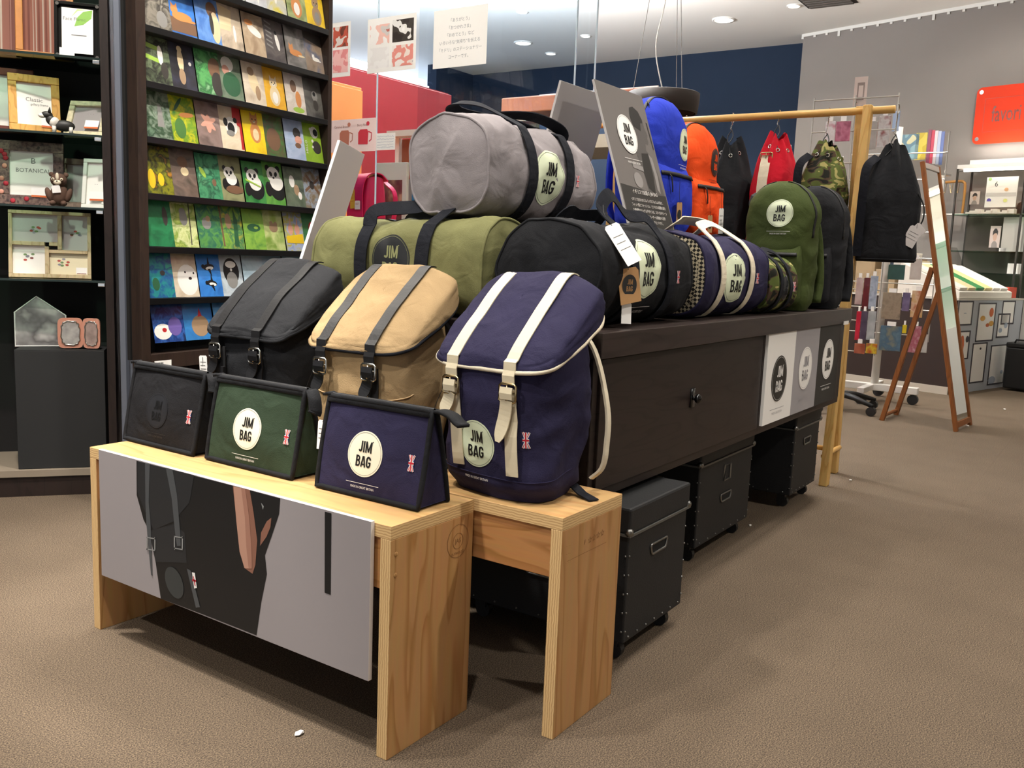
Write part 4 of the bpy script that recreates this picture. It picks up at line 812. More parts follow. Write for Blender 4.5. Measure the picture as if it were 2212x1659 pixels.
# metal pillar between unit and rack
pc = PR+sd*.066-sn*.05
t = thing('pillar', 'narrow blue-grey metal pillar between shelf unit and postcard rack', 'pillar', pc, SA)
MB().box(-.05, .05, -.04, .05, 0, 2.6).build('post', mat('blue grey metal', '#747985', .4, .3), t, bevel=.003)
for x in (-.03, .012): MB().box(x, x+.012, -.048, -.04, 0, 2.6).build('rib', mat('blue grey metal dark', '#4A4F5A', .4, .3), t)
def uw(p): return UO+sd*p[0]-sn*p[1]+V((0, 0, p[2]))
def frame(lab, x, y, z, wd, ht, lean, yaw, bw, m, pic_m, mat_m=None, texts=(), sticker=None, cat='picture frame', extra=None, deep=.018, grp='picture frames on the shelf unit'):
    """standing frame: bottom centre at (x, y, z) of the unit; leaning back"""
    t = thing('standing_picture', lab, cat, uw((x, y, z)), SA+yaw, grp, rx=-lean)
    b = MB(); W, H = wd/2, ht
    b.box(-W, W, 0, deep, 0, bw).build('frame_rail', m, t, bevel=.002); MB().box(-W, W, 0, deep, H-bw, H).build('frame_rail', m, t, bevel=.002)
    MB().box(-W, -W+bw, .0005, deep, bw+.0005, H-bw-.0005).build('frame_rail', m, t, bevel=.002); MB().box(W-bw, W, .0005, deep, bw+.0005, H-bw-.0005).build('frame_rail', m, t, bevel=.002)
    MB().box(-W+bw*.6, W-bw*.6, deep*.6, deep*.8, bw*.6, H-bw*.6).build('picture', pic_m, t)
    P = plane_map((0, deep*.6, 0), (1, 0, 0), (0, 0, 1), (0, -1, 0), .0005)
    if mat_m: MB().flat(s_rect(-W+bw+.012, W-bw-.012, bw+.015, H-bw-.015), plane_map((0, deep*.6, 0), (1, 0, 0), (0, 0, 1), (0, -1, 0), .0003)).build('insert_sheet', mat_m, t)
    if texts:
        q = MB()
        for s_, sz, fx, fz in texts: q.flat(s_move(s_text(s_, sz), fx*W, fz*H), P)
        q.build('insert_text', mat('insert print', '#6E6B68', .7), t)
    if sticker:
        q = MB().flat(s_rect(sticker[0], sticker[0]+.05, sticker[1], sticker[1]+.035), plane_map((0, 0, 0), (1, 0, 0), (0, 0, 1), (0, -1, 0), .002)); so = q.build('price_sticker', M_WHITE, t)
        MB().flat(s_rect(sticker[0], sticker[0]+.05, sticker[1], sticker[1]+.007), plane_map((0, 0, 0), (1, 0, 0), (0, 0, 1), (0, -1, 0), .0024)).build('sticker_band', mat('orange print', '#D0662A', .6), so)
    MB().hexa((-.02, deep, H*.55), (.02, deep, H*.55), (.02, deep+.003, H*.55), (-.02, deep+.003, H*.55), (-.02, deep+.003, H*.6), (.02, deep+.003, H*.6), (.02, deep+.006, H*.6), (-.02, deep+.006, H*.6)).build('easel_back', M_BACK, t)
    return t
M_INS = mat('insert paper', '#EFECE4', .35, coat=.6); M_INSG = mat('grey insert', '#B9B6B2', .3, coat=.8); M_PINE = wood('honey pine frame', '#D8A556', '#C08A3E', (1, 1, .3), 30, 4, seed=6.)
M_MAHO = mat('mahogany frame', '#6B2E1C', .35, var=(20, .2), aniso=(1, 1, .2)); M_CHEST = mat('reddish frame', '#9A5A34', .4, var=(25, .2), aniso=(1, 1, .2)); M_ACR = mat('smoked acrylic', '#1B1B1A', .12)
M_WASH = mat('distressed white wood', '#CFC6A4', .6, var=(50, .25)); M_WHW = mat('carved white frame', '#E4E6DC', .5); M_BLOSS = mat('taupe flower frame', '#8C7867', .6, var=(60, .3), bump=(80, .8))
M_STRIPE = ramp_mat('striped photo print', ['#A9998A', '#8A5748', '#6F4034', '#8F6358'], 8, .25, 'CONSTANT', (7, 1, .01), 1, seed=1, pos=[0, .42, .52, .6], coat=.7)
# shelf 1 (top of picture)
p = us(45, 98, .16); frame('brown wooden frame with striped print on the top glass shelf', p.x-.09, .20, sh_z[0]+.002, .17, .25, .10, 0, .022, M_CHEST, M_STRIPE, deep=.02)
p = us(96, 100, .14); frame('honey wooden frame with striped print on the top glass shelf', p.x, .15, sh_z[0]+.002, .19, .27, .10, .05, .024, mat('honey frame', '#B97A3C', .4, var=(20, .15)), M_STRIPE, sticker=(.045, .012))
p = us(168, 100, .12); o = frame('black acrylic frame with leaf print on the top glass shelf', p.x, .11, sh_z[0]+.002, .155, .205, .10, -.04, .012, M_ACR, M_ACR, None, sticker=(-.06, .004))
P = plane_map((0, 0, 0), (1, 0, 0), (0, 0, 1), (0, -1, 0), .001); q = MB().flat(s_rect(-.052, .052, .022, .182), P, 0)
P = plane_map((0, 0, 0), (1, 0, 0), (0, 0, 1), (0, -1, 0), .0014); q.flat(s_poly([(-.01, .118), (.02, .126), (.046, .15), (.05, .18), (.02, .172), (-.0, .15)]), P, 1); q.flat(s_poly([(-.02, .15), (.0, .172), (.03, .18), (.0, .18)]), P, 2); q.flat(s_move(s_text('Face Flame', .017), -.01, .143), P, 3); q.flat(s_rect(-.02, .03, .085, .088), P, 3)
q.build('leaf_print', [M_WHITE, mat('leaf green', '#8DC153', .5), mat('pale leaf', '#C9E39B', .5), mat('insert print', '#6E6B68')], o)
for (x, z) in ((-.066, .012), (.066, .012), (-.066, .193), (.066, .193)): MB().cyl((x, -.006, z), (x, 0, z), .006, n=12).build('stand_off', M_CHROME, o)
# shelf 2
p = us(20, 268, .16); frame('mahogany frame with white insert on the second glass shelf', p.x-.02, .19, sh_z[1]+.002, .19, .235, .12, .05, .026, M_MAHO, M_INS, None, [('C', .03, -.3, .55)])
p = us(78, 265, .12); frame('honey pine frame with white insert on the second glass shelf', p.x+.0, .105, sh_z[1]+.002, .165, .205, .14, .22, .027, M_PINE, M_INS, None, [('Classic', .020, 0, .58), ('gallery frame', .011, .2, .50)], sticker=(.02, .02))
p = us(175, 270, .1); frame('pale distressed frame lying back on the second glass shelf', p.x+.004, .10, sh_z[1]+.002, .145, .150, .48, -.30, .020, M_WASH, mat('grey sky print', '#9B9494', .3, coat=.6), None, [('. . .', .02, .1, .7)], sticker=(.0, .03))
# little dog figurine
p = us(125, 268, .055); t = thing('dog_figurine', 'black and white dog figurine in front of the pine frame', 'figurine', uw((p.x, .055, sh_z[1]+.001)), SA+.1)
M_FB = mat('figurine black', '#2B2B28', .5); M_FW = mat('figurine white', '#E8E3D8', .5)
b = MB().ball((.02, 0, .026), (.036, .017, .020)); b.ball((-.022, 0, .042), (.016, .012, .020), rot=Matrix.Rotation(-.5, 3, 'Y')); b.build('body', M_FB, t, True)
MB().ball((-.012, 0, .036), (.017, .0165, .019), rot=Matrix.Rotation(.5, 3, 'Y')).build('chest_patch', M_FW, t, True)
MB().ball((-.034, 0, .060), (.019, .012, .012)).build('head', M_FB, t, True); MB().ball((-.049, 0, .056), (.013, .009, .009)).build('muzzle', M_FW, t, True)
for y in (-.007, .007): MB().cyl((-.026, y, .068), (-.024, y*1.2, .086), .006, .0008, 8).build('ear', M_FB, t, True)
for x in (-.012, .042):
    for y in (-.009, .009): MB().cyl((x, y, 0), (x, y, .022), .0065, .007, 10).build('leg', M_FW, t, True)
# shelf 3
p = us(55, 436, .14); o = frame('dried flower frame with white insert on the third glass shelf', p.x+.02, .14, sh_z[2]+.002, .215, .232, .12, .02, .036, ramp_mat('dried flowers under glass', ['#2C2422', '#5A4440', '#7A6458', '#3A2E2C'], 60, .3, detail=6, coat=.8), M_INS, None, [('BOTANICAL', .021, .05, .55), ('B', .03, .05, .70)], sticker=(.0, .030))
random.seed(5)
for k in range(9):
    u = random.random(); x, z = random.choice([(-.09+random.uniform(-.008, .008), .02+u*.19), (-.09+u*.18, .018+random.uniform(-.006, .006))])
    MB().ball((x, -.001, z), (.009, .003, .009), 10, 6).build('dried_bloom', mat('dried red bloom' if k % 3 else 'dried pink bloom', '#A3202F' if k % 3 else '#C98C78', .7), o, True)
p = us(172, 437, .17); frame('taupe carved frame behind the bear figurine', p.x-.005, .19, sh_z[2]+.002, .13, .185, .14, -.05, .022, M_BLOSS, M_INSG)
p = us(193, 440, .10); frame('slim carved white frame on the third glass shelf', p.x+.012, .09, sh_z[2]+.002, .085, .185, .22, -.22, .014, M_WHW, M_INS, None, [('- -', .012, .1, .5)], sticker=(-.012, .026))
p = us(128, 436, .06); t = thing('bear_figurine', 'brown knitted bear figurine with a white tag', 'figurine', uw((p.x, .065, sh_z[2]+.001)), SA-.05)
M_BEAR = mat('brown bear', '#5B4234', .8, bump=(150, .4)); M_BEARW = mat('cream muzzle', '#E6D9C0', .7)
MB().ball((0, 0, .042), (.030, .024, .040)).build('body', M_BEAR, t, True); MB().ball((0, -.004, .092), (.028, .024, .025)).build('head', M_BEAR, t, True)
for s_ in (-1, 1):
    MB().ball((s_*.024, 0, .112), (.009, .006, .009), 10, 8).build('ear', M_BEAR, t, True); MB().ball((s_*.033, -.006, .040), (.011, .012, .026), rot=Matrix.Rotation(s_*.3, 3, 'Y')).build('arm', M_BEAR, t, True)
    MB().ball((s_*.018, -.020, .010), (.011, .016, .010), 12, 8).build('foot', M_BEAR, t, True); e = MB().ball((s_*.014, -.026, .094), (.0055, .003, .0055), 10, 8).build('eye', M_BEARW, t, True); MB().ball((s_*.014, -.029, .094), .0024, 8, 6).build('pupil', M_FB, e, True)
MB().ball((0, -.026, .083), (.013, .007, .009), 12, 8).build('muzzle', M_BEARW, t, True); MB().ball((0, -.026, .104), (.006, .004, .013), 10, 8).build('blaze', M_BEARW, t, True); MB().ball((0, -.033, .087), .0025, 8, 6).build('nose', M_FB, t, True)
hang_tag(t, (-.006, -.0285, .072), .028, .026, (M_WHITE, M_TAGINK), lines=0, rot=.15)
# shelf 4: big pale multi-aperture frame
M_PALE = wood('pale wood frame', '#CDB992', '#B8A27A', (1, 1, .3), 30, 4, seed=9.)
p = us(110, 598, .12); t = thing('multi_photo_frame', 'pale wooden multi-aperture photo frame on the lowest glass shelf', 'picture frame', uw((p.x, .11, sh_z[3]+.002)), SA+.02, rx=-.13)
FW_, FH_ = .275, .245; W = FW_/2
for (x0, x1, z0, z1) in ((-W, W, 0, .014), (-W, W, FH_-.012, FH_), (-W, -W+.012, .0145, FH_-.0125), (W-.012, W, .0145, FH_-.0125), (-.018, -.004, .0145, .115), (.025, .039, .105, FH_-.0125), (-W+.0125, -.0185, .118, .132), (-.0035, W-.0125, .092, .104), (-.0035, .0245, .118, .132)):
    MB().box(x0, x1, 0, .024, z0, z1).build('frame_bar', M_PALE, t, bevel=.001)
for (x0, x1, z0, z1, mm) in ((-W+.012, .025, .132, FH_-.012, M_INSG), (.039, W-.012, .104, FH_-.012, M_INSG), (-W+.012, -.018, .014, .118, M_INS), (-.004, W-.012, .014, .092, mat('cream insert', '#E9DEBB', .35, coat=.6)), (-.0035, .0245, .104, .118, M_BACK)):
    MB().box(x0, x1, .014, .018, z0, z1).build('photo_insert', mm, t)
q = MB(); P = plane_map((0, .014, 0), (1, 0, 0), (0, 0, 1), (0, -1, 0), .0006)
for (cx_, cz_, mi) in ((-.05, .175, 0), (.085, .165, 1), (-.075, .075, 1), (.04, .06, 0)):
    random.seed(cx_)
    for k in range(7): q.flat(s_disc(.006, 1, 10, .004, cx_+random.uniform(-.018, .018), cz_+random.uniform(-.012, .012)), P, (mi+k) % 3)
q.flat(s_rect(.085, .122, .018, .042), P, 3); q.flat(s_rect(.088, .119, .018, .021), P, 0)
q.build('insert_print', [mat('floral red', '#B0483C', .6), mat('floral grey', '#8F8D94', .6), mat('floral green', '#6F8A5A', .6), M_WHITE], t)
# bottom: black box with two ornaments
p0 = us(30, 757, .02); p1 = us(225, 757, .02)
t = thing('display_box', 'plain black display box standing in the shelf unit', 'box', uw(((p0.x+p1.x)/2, .02, .1005)), SA); bwid = min(p1.x, UW-.034)-p0.x
MB().box(-bwid/2, bwid/2, 0, .29, 0, p0.z-.1005).build('box_body', mat('matt black board', '#1D1E1F', .7), t, bevel=.002); MB().box(-bwid/2, bwid/2, .0, .29, p0.z-.1003, p0.z-.0985).build('box_lid', mat('matt black board', '#1D1E1F'), t)
BZ = p0.z+.004
p = us(90, 752, .12); t = thing('glass_ornament', 'house-shaped glass photo stand with misty print on the black box', 'photo stand', uw((p.x-.005, .14, BZ)), SA+.1, rx=-.12)
pts = [(-.085, 0), (.085, 0), (.085, .115), (-.012, .185), (-.085, .125)]
MB().prism(pts, lambda a, c: V((a, 0, c)), lambda a, c: V((a, .012, c))).build('glass_plate', [ramp_mat('misty print', ['#C9C6BE', '#8E8A86', '#5B5652', '#B7B3AD'], 9, .12, coat=1., seed=3)], t)
MB().tube([(a, 0, c) for a, c in pts], .003, 6, closed=True).build('bevel_edge', mat('frosted bevel', '#E6E6E2', .3), t)
p = us(178, 752, .06)
for k, (dx, yw, hh, wd_, lab) in enumerate(((-.028, .12, .10, .085, 'left leaf'), (.045, -.25, .10, .062, 'right leaf'))):
    if k == 0: t = thing('folding_frame', 'pink folding frame of two ornate leaves on the black box', 'picture frame', uw((p.x-.01, .055, BZ)), SA)
    o = bpy.data.objects.new('frame_leaf', None); b = MB(); hw = wd_/2
    out = [(dx+hw*spow(math.cos(a), .35), .058+.056*spow(math.sin(a), .35)) for a in [2*PI*i/32 for i in range(32)]]; inn = [(dx+(hw*.72)*spow(math.cos(a), .6)*(1+.05*math.sin(12*a)), .058+.044*spow(math.sin(a), .6)*(1+.04*math.sin(12*a))) for a in [2*PI*i/48 for i in range(48)]]
    rot = Matrix.Rotation(yw, 3, 'Z'); R_ = lambda a, c, y: rot @ V((a, y, c))
    lf = MB().prism(out, lambda a, c: R_(a, c, 0), lambda a, c: R_(a, c, .008)).build('frame_leaf', mat('salmon pink lacquer', '#C98E78', .35), t)
    MB().prism(inn, lambda a, c: R_(a, c, -.001), lambda a, c: R_(a, c, .0)).build('photo', mat('portrait print' if k else 'silver insert', '#9C8880' if k else '#A9A6A2', .2, coat=.8, var=(30, .3)), lf)
    MB().tube([R_(a, c, -.002) for a, c in inn], .0022, 6, closed=True).build('ornate_rim', M_SIL, lf, True)
# ================================================================== postcard rack
RA = math.radians(4.4); rd = V((math.cos(RA), math.sin(RA), 0)); rn = V((-rd.y, rd.x, 0))*-1.
RO = V((1.80, 2.752, 0)); RW = 1.04
def rs(px, py, back=0.): q = onp(px, py, RO-rn*back, rn)-RO; return V((q.dot(rd), back, q.z))
xL, xR = rs(300, 400).x, rs(716, 300).x
RO = RO+rd*xL; RW = xR-xL
M_RK = wood('dark rack wood', '#33261F', '#2A1F1A', (1, 1, .15), 22, 5, rough=.5, seed=7.); M_LEDGE = mat('black ledge', '#0F0F10', .35)
led = [rs(322, y_).z for y_ in (53.5, 174, 294, 416.5, 532, 645)]; pit = (led[0]-led[-1])/5; led = [led[-1]-pit*1.0]+led[::-1]; led.append(led[-1]+pit); led.append(led[-1]+pit)   # bottom .. top
t = thing('postcard_rack', 'dark wooden wall rack with rows of picture postcards', 'card rack', RO, RA)
zb = led[0]-.035; zt_ = led[-1]+.25
MB().box(0, .036, 0, .05, 0, zt_).build('side_stile', M_RK, t, bevel=.001); MB().box(RW-.022, RW, 0, .05, 0, zt_).build('side_stile', M_RK, t, bevel=.001)
MB().box(.0, RW, .06, .075, zb, zt_).build('back_panel', M_BACK, t); MB().box(.0365, RW-.0225, 0, .0595, zb-.03, zb+.022).build('bottom_rail', M_RK, t, bevel=.001)
for k in range(18): x = .045+k*(RW-.07)/18; MB().box(x, x+(RW-.07)/18*.8, .045, .06, .02, zb-.03).build('lower_slat', M_RK, t)
MB().box(.0365, RW-.0225, .0605, .075, 0, zb).build('lower_panel', M_BACK, t)
M_LIP = glass('clear pocket plastic', '#FFFFFF', .5, .08, .97)
for z in led:
    if z > led[0]: MB().box(.0365, RW-.0225, .0, .0595, z-.022, z).build('ledge', M_LEDGE, t, bevel=.0015)
    MB().box(.037, RW-.023, .004, .0052, z+.0225 if z == led[0] else z+.0005, z+.075).build('clear_lip', M_LIP, t)
MB().box(0, RW, 0, .12, zt_+.0005, zt_+.02).build('top_panel', M_RK, t)
fill('cove lamp added on top of the postcard rack', RO+rd*(RW/2)-rn*.075+V((0, 0, zt_+.0215)), RA, .8, 80)
q = MB().box(.05, .12, -.001, 0, zb-.022, zb-.002).build('barcode_label', M_WHITE, t); b = MB()
for k in range(9): b.box(.056+k*.0035, .0575+k*.0035+(.001 if k % 3 == 0 else 0), -.0016, -.001, zb-.017, zb-.008)
b.build('barcode_print', M_INK, q)
# picture printer for cards: list of (shape, colour) in card units (x -.5...5, y 0..1.4)
PAL = dict(k='#141414', w='#F0EDE6', o='#D08A4E', b='#7A5A43', g='#8C8A86', d='#3C3733', y='#E6C21F', r='#B9292B', p='#D9A08C', c='#E3CFA6', n='#4C7A3A', s='#5E86C8', t='#A5886A', l='#9BBF4A', v='#6C5AA0', e='#2F5E3E')
def E_(cx, cy, rx, ry=None, n=18, rot=0): return [(cx+rx*math.cos(2*PI*i/n)*math.cos(rot)-(ry or rx)*math.sin(2*PI*i/n)*math.sin(rot), cy+rx*math.cos(2*PI*i/n)*math.sin(rot)+(ry or rx)*math.sin(2*PI*i/n)*math.cos(rot)) for i in range(n)]
def animal(cx, cy, k, c, c2='w', face=True):
    o = [(E_(cx, cy, .22*k, .30*k), c), (E_(cx-.02*k, cy+.38*k, .16*k, .15*k), c), ([(cx-.17*k, cy+.42*k), (cx-.15*k, cy+.62*k), (cx-.05*k, cy+.5*k)], c), ([(cx+.13*k, cy+.42*k), (cx+.12*k, cy+.62*k), (cx+.02*k, cy+.5*k)], c), (E_(cx, cy-.05*k, .12*k, .18*k), c2)]
    if face: o += [(E_(cx-.08*k, cy+.40*k, .025*k), 'k'), (E_(cx+.05*k, cy+.40*k, .025*k), 'k'), (E_(cx-.015*k, cy+.33*k, .05*k, .035*k), c2), (E_(cx-.015*k, cy+.345*k, .018*k), 'k')]
    return o
def lying(cx, cy, k, c, c2='w'): return [(E_(cx, cy, .36*k, .13*k), c), (E_(cx-.26*k, cy+.16*k, .13*k, .12*k), c), ([(cx-.37*k, cy+.2*k), (cx-.36*k, cy+.36*k), (cx-.27*k, cy+.26*k)], c), ([(cx-.15*k, cy+.2*k), (cx-.15*k, cy+.36*k), (cx-.24*k, cy+.26*k)], c), (E_(cx+.3*k, cy-.08*k, .2*k, .04*k), c2)]
def panda(cx, cy, k): return [(E_(cx+.12*k, cy-.25*k, .34*k, .34*k), 'k'), (E_(cx+.1*k, cy-.1*k, .26*k, .22*k), 'w'), (E_(cx-.20*k, cy+.27*k, .09*k), 'k'), (E_(cx+.20*k, cy+.27*k, .09*k), 'k'), (E_(cx, cy+.1*k, .25*k, .22*k), 'w'), (E_(cx-.09*k, cy+.12*k, .055*k, .075*k, rot=.5), 'k'), (E_(cx+.10*k, cy+.12*k, .055*k, .075*k, rot=-.5), 'k'), (E_(cx, cy+.02*k, .04*k, .03*k), 'k'), (E_(cx-.24*k, cy-.3*k, .13*k, .2*k), 'k')]
def peng(cx, cy, k, a=0): return [(E_(cx, cy, .20*k, .09*k, rot=a), 'k'), (E_(cx+.03*k, cy-.03*k, .14*k, .05*k, rot=a), 'w'), ([(cx-.05*k, cy+.05*k), (cx+.0*k, cy+.3*k), (cx+.05*k, cy+.05*k)], 'k'), ([(cx-.05*k, cy-.05*k), (cx+.08*k, cy-.25*k), (cx+.06*k, cy-.04*k)], 'k'), (E_(cx-.2*k, cy+.02*k, .06*k), 'k')]
def flam(cx, cy, k): return [(E_(cx, cy, .11*k, .16*k), 'p'), ([(cx-.03*k, cy+.1*k), (cx+.02*k, cy+.35*k), (cx+.06*k, cy+.33*k), (cx+.03*k, cy+.1*k)], 'p'), ([(cx-.02*k, cy-.15*k), (cx-.02*k, cy-.42*k), (cx+.0, cy-.42*k), (cx+.01*k, cy-.15*k)], 'p')]
